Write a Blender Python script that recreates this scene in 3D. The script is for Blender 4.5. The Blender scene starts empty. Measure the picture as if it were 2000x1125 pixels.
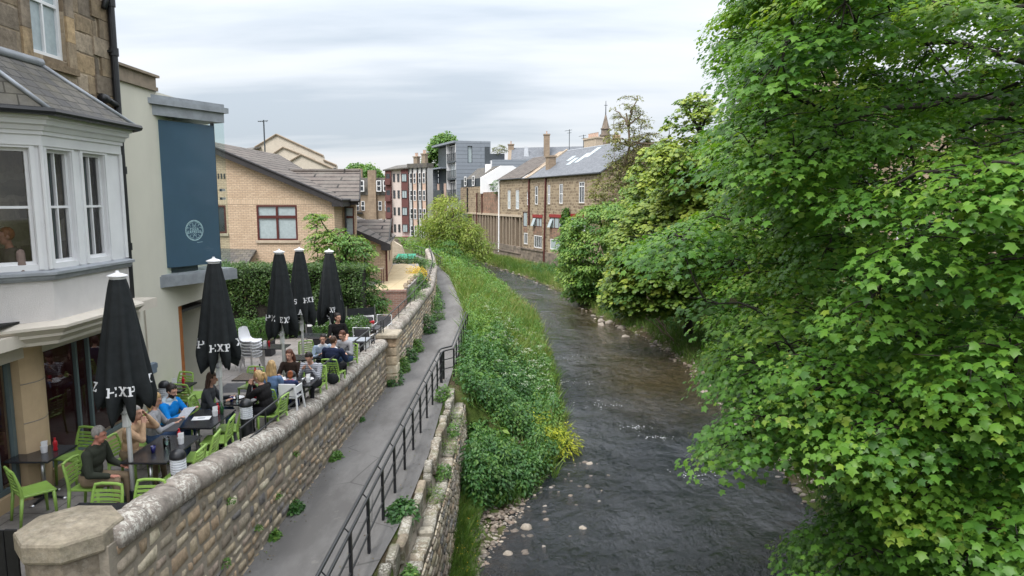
import bpy, bmesh, math, random
import numpy as np
from mathutils import Vector, Matrix
from mathutils import noise as mnoise
R = math.radians
rnd = random.Random(7)
nrg = np.random.default_rng(7)
scn = bpy.context.scene
COL = scn.collection

# ------------------------------------------------------------------ camera
cam = bpy.data.objects.new('camera', bpy.data.cameras.new('camera'))
COL.objects.link(cam)
cam.data.sensor_width = 36.0
cam.data.lens = 36.0 * 1350 / 2000
cam.data.clip_start = 0.1
cam.data.clip_end = 3000
cam.location = (0, 0, 0)
cam.rotation_euler = (R(90 - 7.3), 0, 0)
scn.camera = cam
scn.render.resolution_x, scn.render.resolution_y = 1024, 576

# ------------------------------------------------------------------ light
SUN_EL, SUN_ROT = R(56), R(215)
world = bpy.data.worlds.new('World'); scn.world = world
world.use_nodes = True
wt = world.node_tree; wn = wt.nodes; wl = wt.links
bg = wn['Background']; bg.inputs['Strength'].default_value = 0.1
sky = wn.new('ShaderNodeTexSky'); sky.sky_type = 'NISHITA'; sky.sun_disc = False
sky.sun_elevation = SUN_EL; sky.sun_rotation = SUN_ROT; sky.dust_density = 2.0
tc = wn.new('ShaderNodeTexCoord')
sep = wn.new('ShaderNodeSeparateXYZ'); wl.new(tc.outputs['Generated'], sep.inputs[0])
def wmath(op, a, b):
    n = wn.new('ShaderNodeMath'); n.operation = op
    for i, q in enumerate((a, b)):
        if isinstance(q, (int, float)): n.inputs[i].default_value = q
        else: wl.new(q, n.inputs[i])
    return n.outputs[0]
zc = wmath('ADD', wmath('MAXIMUM', sep.outputs[2], 0.0), 0.16)
cmb = wn.new('ShaderNodeCombineXYZ')
wl.new(wmath('DIVIDE', sep.outputs[0], zc), cmb.inputs[0]); wl.new(wmath('DIVIDE', sep.outputs[1], zc), cmb.inputs[1])
mp = wn.new('ShaderNodeMapping'); mp.inputs['Scale'].default_value = (0.5, 1.5, 1); mp.inputs['Rotation'].default_value = (0, 0, R(-14))
mp.inputs['Location'].default_value = (3.1, 0.35, 0)
wl.new(cmb.outputs[0], mp.inputs[0])
cn = wn.new('ShaderNodeTexNoise'); cn.inputs['Scale'].default_value = 0.62; cn.inputs['Detail'].default_value = 7; cn.inputs['Roughness'].default_value = 0.5
wl.new(mp.outputs[0], cn.inputs['Vector'])
cr = wn.new('ShaderNodeValToRGB')
cr.color_ramp.elements[0].position = 0.36; cr.color_ramp.elements[0].color = (0.60, 0.67, 0.75, 1)
cr.color_ramp.elements[1].position = 0.57; cr.color_ramp.elements[1].color = (0.97, 0.975, 1.0, 1)
e = cr.color_ramp.elements.new(0.46); e.color = (0.84, 0.885, 0.94, 1)
wl.new(cn.outputs[0], cr.inputs[0])
sc_ = wn.new('ShaderNodeVectorMath'); sc_.operation = 'SCALE'; wl.new(cr.outputs[0], sc_.inputs[0])
# an overcast sky is brighter overhead than along the horizon
wl.new(wmath('ADD', wmath('ADD', 3.9, wmath('MULTIPLY', wmath('MAXIMUM', sep.outputs[2], 0.0), 3.6)), wmath('MULTIPLY', wmath('POWER', wmath('MAXIMUM', sep.outputs[2], 0.0), 2.0), 11.0)), sc_.inputs['Scale'])
mx = wn.new('ShaderNodeMixRGB'); mx.inputs[0].default_value = 0.93
wl.new(sky.outputs[0], mx.inputs[1]); wl.new(sc_.outputs[0], mx.inputs[2])
wl.new(mx.outputs[0], bg.inputs['Color'])

sun = bpy.data.objects.new('sun', bpy.data.lights.new('sun', 'SUN')); COL.objects.link(sun)
sun.data.energy = 1.5; sun.data.angle = R(22); sun.data.color = (1.0, 0.96, 0.9)
sun.rotation_euler = (R(90) - SUN_EL, 0, R(-35))
scn.view_settings.view_transform = 'Standard'; scn.view_settings.look = 'None'
scn.view_settings.exposure = 1.2; scn.view_settings.gamma = 1
scn.cycles.use_denoising = True
scn.cycles.max_bounces = 8; scn.cycles.transparent_max_bounces = 12
scn.cycles.caustics_reflective = False; scn.cycles.caustics_refractive = False

# ------------------------------------------------------------------ helpers
V = Vector
def tag(o, label=None, cat=None, group=None, kind=None):
    if label: o['label'] = label
    if cat: o['category'] = cat
    if group: o['group'] = group
    if kind: o['kind'] = kind
    return o
def empty(name, loc=(0, 0, 0), rz=0.0, label=None, cat=None, group=None):
    o = bpy.data.objects.new(name, None); COL.objects.link(o)
    o.location = loc; o.rotation_euler = (0, 0, rz); o.empty_display_size = 0.1
    return tag(o, label, cat, group)
KIDS = {}
def adopt(o, parent):
    if parent is not None:
        o.parent = parent; KIDS.setdefault(parent.name, []).append(o)
    return o
def copy_tree(o, parent=None):
    c = o.copy(); COL.objects.link(c)
    if parent is not None: adopt(c, parent)
    for ch in KIDS.get(o.name, []): copy_tree(ch, c)
    return c
def auto_uv(me):
    n = len(me.polygons)
    if n == 0: return
    nr = np.empty(n * 3, np.float32); me.polygons.foreach_get('normal', nr); nr = nr.reshape(-1, 3)
    lt = np.empty(n, np.int32); me.polygons.foreach_get('loop_total', lt)
    nl = len(me.loops); vi = np.empty(nl, np.int32); me.loops.foreach_get('vertex_index', vi)
    co = np.empty(len(me.vertices) * 3, np.float32); me.vertices.foreach_get('co', co); co = co.reshape(-1, 3)
    t = np.stack([-nr[:, 1], nr[:, 0], np.zeros(n, np.float32)], 1)
    ln = np.linalg.norm(t, axis=1); flat = ln < 0.05
    t[flat] = (1, 0, 0); t[~flat] /= ln[~flat][:, None]
    b = np.cross(nr, t)
    pi = np.repeat(np.arange(n), lt); p = co[vi]
    uv = np.stack([(p * t[pi]).sum(1), (p * b[pi]).sum(1)], 1).astype(np.float32)
    l = me.uv_layers.new(name='UVMap'); l.data.foreach_set('uv', uv.ravel())

class MB:
    def __init__(s): s.v = []; s.f = []; s.m = []; s.c = []
    def add(s, vs, fs, mi=0, col=None):
        o = len(s.v); s.v.extend([tuple(q) for q in vs])
        c = col if col else (0.5, 0.5, 0.5); s.c.extend([c] * len(vs))
        s.f.extend([tuple(o + i for i in f) for f in fs]); s.m.extend([mi] * len(fs))
    def box(s, c, d, rz=0.0, mi=0, rx=0.0, col=None):
        x, y, z = d[0] / 2, d[1] / 2, d[2] / 2
        M = Matrix.Translation(V(c)) @ Matrix.Rotation(rz, 4, 'Z') @ Matrix.Rotation(rx, 4, 'X')
        vs = [M @ V((sx * x, sy * y, sz * z)) for sx in (-1, 1) for sy in (-1, 1) for sz in (-1, 1)]
        s.add(vs, [(0, 1, 3, 2), (4, 6, 7, 5), (0, 4, 5, 1), (2, 3, 7, 6), (0, 2, 6, 4), (1, 5, 7, 3)], mi, col)
    def bb(s, a, b, mi=0, col=None):
        s.box([(p + q) / 2 for p, q in zip(a, b)], [abs(q - p) for p, q in zip(a, b)], mi=mi, col=col)
    def obox(s, o, u, n, su, sn, sz, mi=0):
        # box from origin o: u range, n range, z range (u,n horizontal unit vectors)
        vs = [V(o) + V(u) * a + V(n) * b + V((0, 0, c)) for a in su for b in sn for c in sz]
        s.add(vs, [(0, 1, 3, 2), (4, 6, 7, 5), (0, 4, 5, 1), (2, 3, 7, 6), (0, 2, 6, 4), (1, 5, 7, 3)], mi)
    def tube(s, path, rad, n=6, mi=0, caps=True, col=None, flat=1.0):
        path = [V(p) for p in path]; k = len(path)
        if isinstance(rad, (int, float)): rad = [rad] * k
        rings = []; prev = None
        for i, p in enumerate(path):
            d = (path[min(i + 1, k - 1)] - path[max(i - 1, 0)])
            d = d.normalized() if d.length > 1e-9 else V((0, 0, 1))
            a = prev if prev is not None else (V((0, 0, 1)) if abs(d.z) < .95 else V((1, 0, 0)))
            x = (a - d * a.dot(d)).normalized(); y = d.cross(x); prev = x
            rings.append([p + (x * math.cos(2 * math.pi * j / n) + y * math.sin(2 * math.pi * j / n) * flat) * rad[i] for j in range(n)])
        s.loft(rings, caps, mi, col)
    def loft(s, rings, caps=True, mi=0, col=None, closed=True):
        n = len(rings[0]); vs = [q for r in rings for q in r]; fs = []
        for i in range(len(rings) - 1):
            for j in range(n if closed else n - 1):
                a = i * n + j; b = i * n + (j + 1) % n
                fs.append((a, b, b + n, a + n))
        if caps and closed:
            fs.append(tuple(range(n - 1, -1, -1))); fs.append(tuple((len(rings) - 1) * n + j for j in range(n)))
        s.add(vs, fs, mi, col)
    def lathe(s, c, prof, n=16, mi=0, col=None):
        rings = [[V(c) + V((r * math.cos(2 * math.pi * j / n), r * math.sin(2 * math.pi * j / n), z)) for j in range(n)] for r, z in prof]
        s.loft(rings, True, mi, col)
    def prism(s, poly, z0, z1, mi=0, col=None):
        n = len(poly)
        vs = [(x, y, z0) for x, y in poly] + [(x, y, z1) for x, y in poly]
        fs = [tuple(range(n - 1, -1, -1)), tuple(range(n, 2 * n))] + [(i, (i + 1) % n, (i + 1) % n + n, i + n) for i in range(n)]
        s.add(vs, fs, mi, col)
    def slab(s, pts, thick, mi=0, col=None):
        # planar polygon pts (3d) given thickness along -normal
        pts = [V(p) for p in pts]; nr = (pts[1] - pts[0]).cross(pts[2] - pts[0]).normalized()
        n = len(pts); vs = pts + [p - nr * thick for p in pts]
        fs = [tuple(range(n)), tuple(range(2 * n - 1, n - 1, -1))] + [(i, i + n, (i + 1) % n + n, (i + 1) % n) for i in range(n)]
        s.add(vs, fs, mi, col)
    def quad(s, a, b, c, d, mi=0, col=None): s.add([a, b, c, d], [(0, 1, 2, 3)], mi, col)
    def ell(s, c, r, n=10, m=7, mi=0, M=None, col=None):
        rings = []
        for i in range(m + 1):
            ph = math.pi * i / m; q = []
            for j in range(n):
                th = 2 * math.pi * j / n
                p = V((r[0] * math.sin(ph) * math.cos(th), r[1] * math.sin(ph) * math.sin(th), -r[2] * math.cos(ph)))
                q.append(V(c) + (M @ p if M else p))
            rings.append(q)
        s.loft(rings, True, mi, col)
    def build(s, name, mats, parent=None, smooth=False, bevel=0.0, tint=False, fix=False, seg=1):
        me = bpy.data.meshes.new(name)
        me.from_pydata(s.v, [], s.f)
        if not isinstance(mats, (list, tuple)): mats = [mats]
        for m in mats: me.materials.append(m)
        if len(mats) > 1: me.polygons.foreach_set('material_index', s.m)
        if tint:
            a = me.color_attributes.new('tint', 'FLOAT_COLOR', 'POINT')
            a.data.foreach_set('color', np.concatenate([np.array(s.c, np.float32), np.ones((len(s.v), 1), np.float32)], 1).ravel())
        if fix or bevel:
            bm = bmesh.new(); bm.from_mesh(me)
            if fix: bmesh.ops.recalc_face_normals(bm, faces=bm.faces)
            if bevel:
                bmesh.ops.recalc_face_normals(bm, faces=bm.faces)
                es = [e for e in bm.edges if len(e.link_faces) == 2 and e.calc_face_angle(0) > 0.6]
                bmesh.ops.bevel(bm, geom=es, offset=bevel, segments=seg, affect='EDGES', clamp_overlap=True)
            bm.to_mesh(me); bm.free()
        if smooth: me.polygons.foreach_set('use_smooth', [True] * len(me.polygons))
        me.update(); auto_uv(me)
        o = bpy.data.objects.new(name, me); COL.objects.link(o)
        return adopt(o, parent)

# ------------------------------------------------------------------ materials
class NT:
    def __init__(s, name):
        s.m = bpy.data.materials.new(name); s.m.use_nodes = True
        s.t = s.m.node_tree; s.n = s.t.nodes; s.b = s.n['Principled BSDF']; s.out = s.n['Material Output']
    def N(s, typ, **kw):
        n = s.n.new('ShaderNode' + typ)
        for k, v in kw.items():
            if hasattr(n, k) and k not in n.inputs: setattr(n, k, v)
            else: s.set(n.inputs[k], v)
        return n
    def set(s, inp, v):
        if isinstance(v, bpy.types.NodeSocket): s.t.links.new(v, inp)
        elif isinstance(v, bpy.types.Node): s.t.links.new(v.outputs[0], inp)
        elif isinstance(v, (tuple, list)) and len(v) == 3 and len(inp.default_value) == 4: inp.default_value = (*v, 1)
        else: inp.default_value = v
    def P(s, **kw):
        for k, v in kw.items(): s.set(s.b.inputs[k.replace('_', ' ')], v)
    def coord(s, which='Object', scale=(1, 1, 1), rot=(0, 0, 0)):
        t = s.N('TexCoord'); mpp = s.N('Mapping'); s.set(mpp.inputs[0], t.outputs[which])
        mpp.inputs['Scale'].default_value = scale; mpp.inputs['Rotation'].default_value = rot
        return mpp.outputs[0]
    def noise(s, scale, vec=None, detail=5, rough=.6):
        n = s.N('TexNoise'); n.inputs['Scale'].default_value = scale; n.inputs['Detail'].default_value = detail; n.inputs['Roughness'].default_value = rough
        if vec is None: vec = s.coord()
        s.set(n.inputs['Vector'], vec); return n.outputs[0]
    def ramp(s, fac, stops):
        r = s.N('ValToRGB'); s.set(r.inputs[0], fac); el = r.color_ramp.elements
        while len(el) < len(stops): el.new(.5)
        for e_, (p, c) in zip(el, stops): e_.position = p; e_.color = (*c, 1) if len(c) == 3 else c
        return r.outputs[0]
    def mix(s, f, a, b, blend='MIX'):
        n = s.N('MixRGB'); n.blend_type = blend
        s.set(n.inputs[0], f); s.set(n.inputs[1], a); s.set(n.inputs[2], b); return n.outputs[0]
    def math(s, op, a, b=0.0):
        n = s.N('Math'); n.operation = op; s.set(n.inputs[0], a); s.set(n.inputs[1], b); return n.outputs[0]
    def bump(s, h, strength=.3, dist=.02, nrm=None):
        n = s.N('Bump'); n.inputs['Strength'].default_value = strength; n.inputs['Distance'].default_value = dist
        s.set(n.inputs['Height'], h)
        if nrm: s.set(n.inputs['Normal'], nrm)
        s.set(s.b.inputs['Normal'], n.outputs[0]); return n.outputs[0]
def mul(c, k): return tuple(min(1, x * k) for x in c)
def mk(name, col, rough=.7, var=.18, ns=6, bump=.25, bs=40, bd=.01, metal=0, spec=.35, grime=0.0, coat=0):
    t = NT(name)
    n = t.noise(ns); c = t.ramp(n, [(.28, mul(col, 1 - var)), (.72, mul(col, 1 + var))])
    if grime:
        g = t.noise(1.3, t.coord('Object', (1, 1, .35)), 6, .7)
        c = t.mix(t.ramp(g, [(.45, (0, 0, 0)), (.75, (grime,) * 3)]), c, mul(col, .35))
    t.P(Base_Color=c, Roughness=rough, Metallic=metal, Specular_IOR_Level=spec)
    if coat: t.P(Coat_Weight=coat)
    if bump: t.bump(t.noise(bs, detail=4), bump, bd)
    return t.m
def brick_mat(name, c1, c2, mortar, bw=.225, rh=.075, ms=.008, bias=0.0, dirt=.35, dirtc=None, bump=.35, distort=0.0, rough=.85, off=.5, msm=.1):
    t = NT(name); uv = t.coord('UV')
    if distort:
        nz = t.N('TexNoise'); nz.inputs['Scale'].default_value = 2.2; nz.inputs['Detail'].default_value = 3; t.set(nz.inputs['Vector'], uv)
        a = t.N('VectorMath'); a.operation = 'SUBTRACT'; t.set(a.inputs[0], nz.outputs[1]); a.inputs[1].default_value = (.5, .5, .5)
        b = t.N('VectorMath'); b.operation = 'SCALE'; t.set(b.inputs[0], a.outputs[0]); b.inputs['Scale'].default_value = distort
        d = t.N('VectorMath'); d.operation = 'ADD'; t.set(d.inputs[0], uv); t.set(d.inputs[1], b.outputs[0]); uv = d.outputs[0]
    k = t.N('TexBrick'); t.set(k.inputs['Vector'], uv)
    k.inputs['Scale'].default_value = 1; k.inputs['Brick Width'].default_value = bw; k.inputs['Row Height'].default_value = rh
    k.inputs['Mortar Size'].default_value = ms; k.inputs['Mortar Smooth'].default_value = msm; k.inputs['Bias'].default_value = bias; k.offset = off
    t.set(k.inputs['Color1'], c1); t.set(k.inputs['Color2'], c2); t.set(k.inputs['Mortar'], mortar)
    g = t.noise(1.7, t.coord('Object', (1, 1, .5)), 7, .65)
    f = t.noise(14, detail=4)
    c = t.mix(t.ramp(g, [(.42, (0, 0, 0)), (.72, (dirt,) * 3)]), k.outputs[0], dirtc or mul(c1, .4))
    c = t.mix(.35, c, t.ramp(f, [(.3, (.35,) * 3), (.7, (.75,) * 3)]), 'OVERLAY')
    t.P(Base_Color=c, Roughness=rough, Specular_IOR_Level=.25)
    h = t.math('ADD', t.math('MULTIPLY', k.outputs[1], -1.0), t.math('MULTIPLY', f, .5))
    t.bump(h, bump, .012)
    return t.m
def tint_stone(name, lichen=0.0, bs=22, moss=0.0, dark=.3):
    t = NT(name); a = t.N('Attribute', attribute_name='tint').outputs[0]
    n = t.noise(9, detail=8, rough=.7); c = t.mix(.75, a, t.ramp(n, [(.25, (.18,) * 3), (.75, (.82,) * 3)]), 'OVERLAY')
    big = t.noise(1.1, detail=5)
    c = t.mix(t.ramp(big, [(.48, (0, 0, 0)), (.66, (dark,) * 3)]), c, (.06, .054, .047))
    if lichen:
        l = t.noise(17, detail=10, rough=.75)
        l2 = t.noise(1.6, detail=3)
        c = t.mix(t.math('MULTIPLY', t.ramp(l, [(.50, (0, 0, 0)), (.55, (lichen,) * 3)]), t.ramp(l2, [(.40, (0, 0, 0)), (.52, (1, 1, 1))])), c, (.62, .60, .54))
    if moss:
        l = t.noise(3.0, detail=8, rough=.7)
        c = t.mix(t.ramp(l, [(.52, (0, 0, 0)), (.66, (moss,) * 3)]), c, (.09, .11, .035))
    t.P(Base_Color=c, Roughness=.9, Specular_IOR_Level=.2)
    t.bump(t.math('ADD', t.noise(bs, detail=8, rough=.7), t.math('MULTIPLY', t.noise(90, detail=4), .4)), .55, .02)
    return t.m
def leaf_mat(name, stops, trans=.35, rough=.42, spec=.35):
    t = NT(name); a = t.N('Attribute', attribute_name='tint').outputs['Fac']
    c = t.ramp(a, stops)
    t.P(Base_Color=c, Roughness=rough, Specular_IOR_Level=spec)
    tr = t.N('BsdfTranslucent'); t.set(tr.inputs[0], t.mix(1.0, c, (1.0, 1.0, .45), 'MULTIPLY'))
    ms = t.N('MixShader'); ms.inputs[0].default_value = trans
    t.t.links.new(t.b.outputs[0], ms.inputs[1]); t.t.links.new(tr.outputs[0], ms.inputs[2]); t.t.links.new(ms.outputs[0], t.out.inputs[0])
    return t.m
def glass_mat(name, tintc=(1, 1, 1), refl=1.0):
    t = NT(name)
    g = t.N('BsdfGlossy'); g.inputs['Roughness'].default_value = .02
    tr = t.N('BsdfTransparent'); t.set(tr.inputs[0], tintc)
    fr = t.N('Fresnel'); fr.inputs[0].default_value = 1.5
    ms = t.N('MixShader'); t.set(ms.inputs[0], t.math('MULTIPLY', t.math('ADD', fr.outputs[0], .03), refl)); t.t.links.new(tr.outputs[0], ms.inputs[1]); t.t.links.new(g.outputs[0], ms.inputs[2])
    t.t.links.new(ms.outputs[0], t.out.inputs[0]); return t.m

M = {}
M['stone'] = tint_stone('sandstone_ashlar', dark=.45)
M['rubble'] = tint_stone('rubble_stone', moss=.18, dark=.3)
M['coping'] = tint_stone('coping_stone', lichen=.75, dark=.35)
M['cap'] = tint_stone('pier_stone', lichen=.12, dark=.25, moss=.12)
M['kerbstone'] = tint_stone('kerb_stone', lichen=.5, moss=.45)
M['mortar'] = mk('lime_mortar', (.27, .235, .19), .95, bump=.6, bs=30, bd=.02)
M['harl'] = mk('white_harling', (.70, .665, .65), .95, var=.05, ns=3, bump=.9, bs=120, bd=.012, grime=.12)
M['cornice'] = mk('painted_cornice', (.60, .545, .47), .6, var=.05, grime=.2, bump=.1)
M['pierpaint'] = mk('tan_render', (.50, .37, .23), .8, var=.06, grime=.15, bump=.2, bs=80)
M['cream'] = mk('cream_render', (.60, .575, .49), .92, var=.035, ns=1.2, bump=.25, bs=150, bd=.004, grime=.1)
M['white'] = mk('white_gloss_paint', (.74, .74, .755), .4, var=.05, ns=2, grime=.10, bump=.05, spec=.45)
M['whitewash'] = mk('whitewashed_render', (.80, .80, .82), .9, var=.03, bump=.2)
M['black'] = mk('black_iron_paint', (.012, .013, .016), .38, var=.3, bump=.12, bs=60, spec=.5)
M['blackwood'] = mk('black_stained_timber', (.012, .012, .013), .55, var=.4, bump=.3)
M['lead'] = mk('weathered_lead', (.33, .35, .38), .55, var=.18, ns=5, metal=.35, grime=.2, bump=.15)
M['bluefilm'] = mk('blue_blind', (.066, .112, .175), .6, var=.10, ns=1.1, bump=0)
M['logo'] = mk('pale_logo_vinyl', (.62, .78, .85), .6, var=.02, bump=0)
M['orange'] = mk('orange_timber', (.33, .115, .03), .5, var=.25, bump=.1)
M['greybox'] = mk('grey_plastic', (.13, .17, .22), .5)
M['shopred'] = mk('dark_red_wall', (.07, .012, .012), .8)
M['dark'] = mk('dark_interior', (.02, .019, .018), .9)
M['shopframe'] = mk('grey_green_frame', (.10, .135, .14), .4, var=.1)
M['glass'] = glass_mat('window_glass', (.86, .9, .92))
M['clear'] = glass_mat('clear_glass', (.9, .97, .95))
M['antiglare'] = glass_mat('anti_glare_glass', (.95, .98, .97), .06)
M['farglass'] = mk('far_window_glass', (.035, .042, .05), .08, var=.5, ns=1.1, bump=.02, bs=3, spec=.8)
M['netglass'] = mk('net_curtain_behind_glass', (.34, .40, .42), .25, var=.12, ns=9, bump=.05, spec=.6)
M['slate'] = brick_mat('slate', (.14, .13, .115), (.075, .073, .075), (.028, .027, .027), .26, .19, .010, dirt=.55, dirtc=(.13, .115, .075), bump=.6, rough=.7)
M['greyslate'] = brick_mat('grey_slate', (.15, .16, .178), (.105, .115, .13), (.09, .09, .10), .3, .22, .010, dirt=.25, bump=.3, rough=.6)
M['tile'] = brick_mat('concrete_tile', (.125, .105, .094), (.095, .081, .074), (.018, .016, .016), 2.7, .40, .045, dirt=.5, dirtc=(.17, .16, .14), bump=1.0, rough=.85)
M['buff'] = brick_mat('buff_brick', (.555, .42, .30), (.47, .345, .24), (.30, .235, .18), .225, .075, .009, dirt=.08, bump=.35)
M['soldier'] = brick_mat('buff_soldier_brick', (.56, .42, .30), (.50, .37, .26), (.36, .29, .22), .075, .225, .008, dirt=.05, bump=.35, off=0)
M['oldbrick'] = brick_mat('old_red_brick', (.27, .145, .11), (.185, .10, .08), (.26, .21, .18), .235, .08, .013, dirt=.5, dirtc=(.10, .075, .06), bump=.6)
M['farstone'] = brick_mat('weathered_rubble', (.36, .285, .195), (.17, .125, .085), (.36, .29, .21), .62, .34, .05, dirt=.45, dirtc=(.10, .08, .06), distort=.34, bump=.7)
M['farred'] = brick_mat('patched_red_rubble', (.32, .18, .125), (.18, .125, .09), (.26, .20, .155), .5, .2, .02, dirt=.5, dirtc=(.06, .045, .035), distort=.18, bump=.6)
M['farbase'] = brick_mat('stained_plinth_stone', (.26, .21, .17), (.13, .105, .09), (.22, .18, .145), .7, .36, .04, dirt=.55, dirtc=(.025, .03, .02), distort=.25, bump=.7)
M['dressed'] = mk('dressed_sandstone', (.255, .205, .155), .9, var=.22, grime=.3)
M['paledressed'] = mk('pale_sandstone', (.44, .365, .28), .9, var=.18, grime=.25)
M['farash'] = brick_mat('far_ashlar', (.34, .265, .195), (.27, .205, .15), (.22, .17, .13), .7, .33, .012, dirt=.4, dirtc=(.10, .08, .06), bump=.3)
M['clad'] = brick_mat('grey_zinc_cladding', (.215, .24, .275), (.20, .225, .26), (.10, .115, .135), 14, .55, .03, dirt=.12, bump=.3, rough=.5)
M['darkclad'] = mk('dark_steel', (.05, .06, .07), .45)
M['maroon'] = mk('maroon_render', (.13, .055, .052), .8, grime=.15)
M['pinkrender'] = mk('pinkish_render', (.58, .50, .47), .9, var=.05, grime=.12)
M['greyrender'] = mk('grey_render', (.46, .46, .46), .9, var=.06, grime=.25)
M['peachpanel'] = mk('peach_panel', (.50, .36, .29), .8)
M['gablerender'] = mk('stone_coloured_render', (.53, .475, .40), .92, var=.06, grime=.22)
M['brownframe'] = mk('brown_window_frame', (.085, .022, .020), .4, var=.1, bump=.05)
M['redlintel'] = mk('red_painted_lintel', (.25, .03, .028), .6)
M['darktrim'] = mk('dark_brown_trim', (.035, .032, .034), .5)
M['asphalt'] = None
M['canvas'] = mk('black_canvas', (.018, .021, .023), .85, var=.25, ns=9, bump=.3, bs=160, bd=.004, spec=.25)
M['letter'] = mk('white_print', (.72, .72, .74), .8, var=.06, bump=0)
M['polewhite'] = mk('white_pole_paint', (.82, .82, .82), .4, var=.05, bump=.05)
M['green'] = mk('lime_green_plastic', (.25, .40, .085), .38, var=.07, bump=.05, spec=.5)
M['tabletop'] = mk('black_laminate', (.022, .023, .027), .22, var=.25, bump=.05, spec=.6)
M['chrome'] = mk('brushed_steel', (.55, .55, .56), .28, metal=1, var=.06, bump=.03)
M['whiteplastic'] = mk('white_plastic', (.74, .74, .76), .35, var=.03, bump=.03)
M['redplastic'] = mk('red_plastic', (.42, .012, .022), .3, var=.06, bump=0)
M['paper'] = mk('white_paper', (.78, .78, .79), .8, var=.02, bump=0)
M['greypaper'] = mk('printed_menu_paper', (.42, .43, .47), .7, var=.15, ns=25, bump=0)
M['blueglass'] = mk('cobalt_glass', (.012, .012, .12), .08, var=.1, bump=0, spec=.7)
M['greenglass'] = mk('green_bottle_glass', (.012, .07, .018), .1, var=.1, bump=0, spec=.7)
M['yellowstone'] = brick_mat('yellow_paving_slabs', (.41, .33, .205), (.37, .295, .185), (.28, .2, .1), .9, .9, .012, dirt=.12, bump=.15, off=0)
M['greylamp'] = mk('bollard_diffuser', (.62, .64, .68), .4, var=.05, bump=.03)
M['bark'] = mk('bark', (.055, .045, .034), .95, var=.4, ns=14, bump=.9, bs=30, bd=.03)
M['twig'] = mk('dark_twig_bark', (.022, .019, .015), .95, var=.4, ns=14, bump=.5, bs=30, bd=.02)
M['palebark'] = mk('pale_bark', (.17, .13, .095), .95, var=.3, ns=14, bump=.6, bs=30, bd=.02)
M['pebble'] = tint_stone('river_pebble', dark=.15, bs=40)
M['lidgreen'] = mk('green_plastic_lid', (.012, .20, .12), .5)
M['ruin'] = mk('old_render', (.42, .35, .27), .95, var=.2, grime=.3)
M['wood'] = mk('pale_timber', (.46, .36, .26), .7)
M['pot'] = mk('black_planter', (.02, .02, .024), .5)
M['wicker'] = mk('dark_grey_weave', (.05, .05, .056), .7, var=.3, bump=.4)

def water_mat():
    t = NT('river_water')
    pos = t.coord('Object', (1, .62, 1), (0, 0, R(8)))
    n0 = t.noise(.75, pos, 3, .5); n1 = t.noise(2.4, pos, 4, .6); n2 = t.noise(6.5, pos, 5, .65); n3 = t.noise(17.0, pos, 3, .6)
    sx = t.N('SeparateXYZ'); t.set(sx.inputs[0], t.coord('Object'))
    calm = t.ramp(t.noise(.20, t.coord('Object'), 3, .55), [(.38, (.30,) * 3), (.60, (1, 1, 1))])
    h = t.math('ADD', t.math('ADD', t.math('MULTIPLY', n0, .8), t.math('MULTIPLY', n1, 1.0)), t.math('ADD', t.math('MULTIPLY', n2, .62), t.math('MULTIPLY', n3, .16)))
    h = t.math('MULTIPLY', h, calm)
    bed = t.ramp(t.noise(3.2, t.coord('Object'), 7, .7), [(.3, (.016, .013, .008)), (.7, (.085, .064, .030))])
    # the bed shows brown where the water runs shallow, on the inside of the bend
    sh = t.math('MULTIPLY', t.ramp(t.math('MULTIPLY', sx.outputs[0], .1), [(.28, (0, 0, 0)), (.55, (1, 1, 1))]), t.ramp(t.math('MULTIPLY', sx.outputs[1], .02), [(.46, (0, 0, 0)), (.62, (1, 1, 1))]))
    c = t.mix(t.math('ADD', t.math('MULTIPLY', sh, .8), .03), (.009, .0125, .0175), bed)
    t.P(Base_Color=c, Roughness=.05, IOR=1.33, Specular_IOR_Level=1.0)
    t.bump(h, 1.0, .27)
    return t.m
M['water'] = water_mat()
def ground_mat():
    t = NT('bank_soil')
    n = t.noise(2.2, detail=8, rough=.7)
    g = t.noise(.8, detail=5)
    c = t.mix(t.ramp(g, [(.4, (0, 0, 0)), (.6, (1, 1, 1))]), t.ramp(n, [(.3, (.045, .034, .02)), (.7, (.13, .10, .065))]), t.ramp(n, [(.3, (.03, .05, .012)), (.7, (.09, .13, .03))]))
    t.P(Base_Color=c, Roughness=.95, Specular_IOR_Level=.1); t.bump(t.noise(18, detail=8), .8, .05); return t.m
M['soil'] = ground_mat()
def asphalt_mat():
    t = NT('asphalt_path')
    n = t.noise(160, detail=3); g = t.noise(.9, t.coord('Object', (1, .35, 1)), 6, .65); g2 = t.noise(5, detail=8, rough=.75)
    c = t.ramp(n, [(.3, (.125, .12, .117)), (.7, (.21, .203, .197))])
    c = t.mix(t.ramp(g, [(.40, (0, 0, 0)), (.62, (.75,) * 3)]), c, (.095, .09, .087))
    c = t.mix(t.ramp(g2, [(.58, (0, 0, 0)), (.7, (.35,) * 3)]), c, (.26, .245, .22))
    # worn darker repair strips and hairline cracks
    vo = t.N('TexVoronoi'); vo.feature = 'DISTANCE_TO_EDGE'; vo.inputs['Scale'].default_value = .55; t.set(vo.inputs['Vector'], t.mix(.12, t.coord('Object'), t.N('TexNoise').outputs[1], 'ADD'))
    c = t.mix(t.math('MULTIPLY', t.ramp(vo.outputs[0], [(.003, (.6,) * 3), (.009, (0, 0, 0))]), t.ramp(t.noise(.55, detail=2), [(.56, (0, 0, 0)), (.62, (1, 1, 1))])), c, (.05, .048, .045))
    t.P(Base_Color=c, Roughness=.92, Specular_IOR_Level=.2); t.bump(n, .5, .006); return t.m
M['asphalt'] = asphalt_mat()
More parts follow.
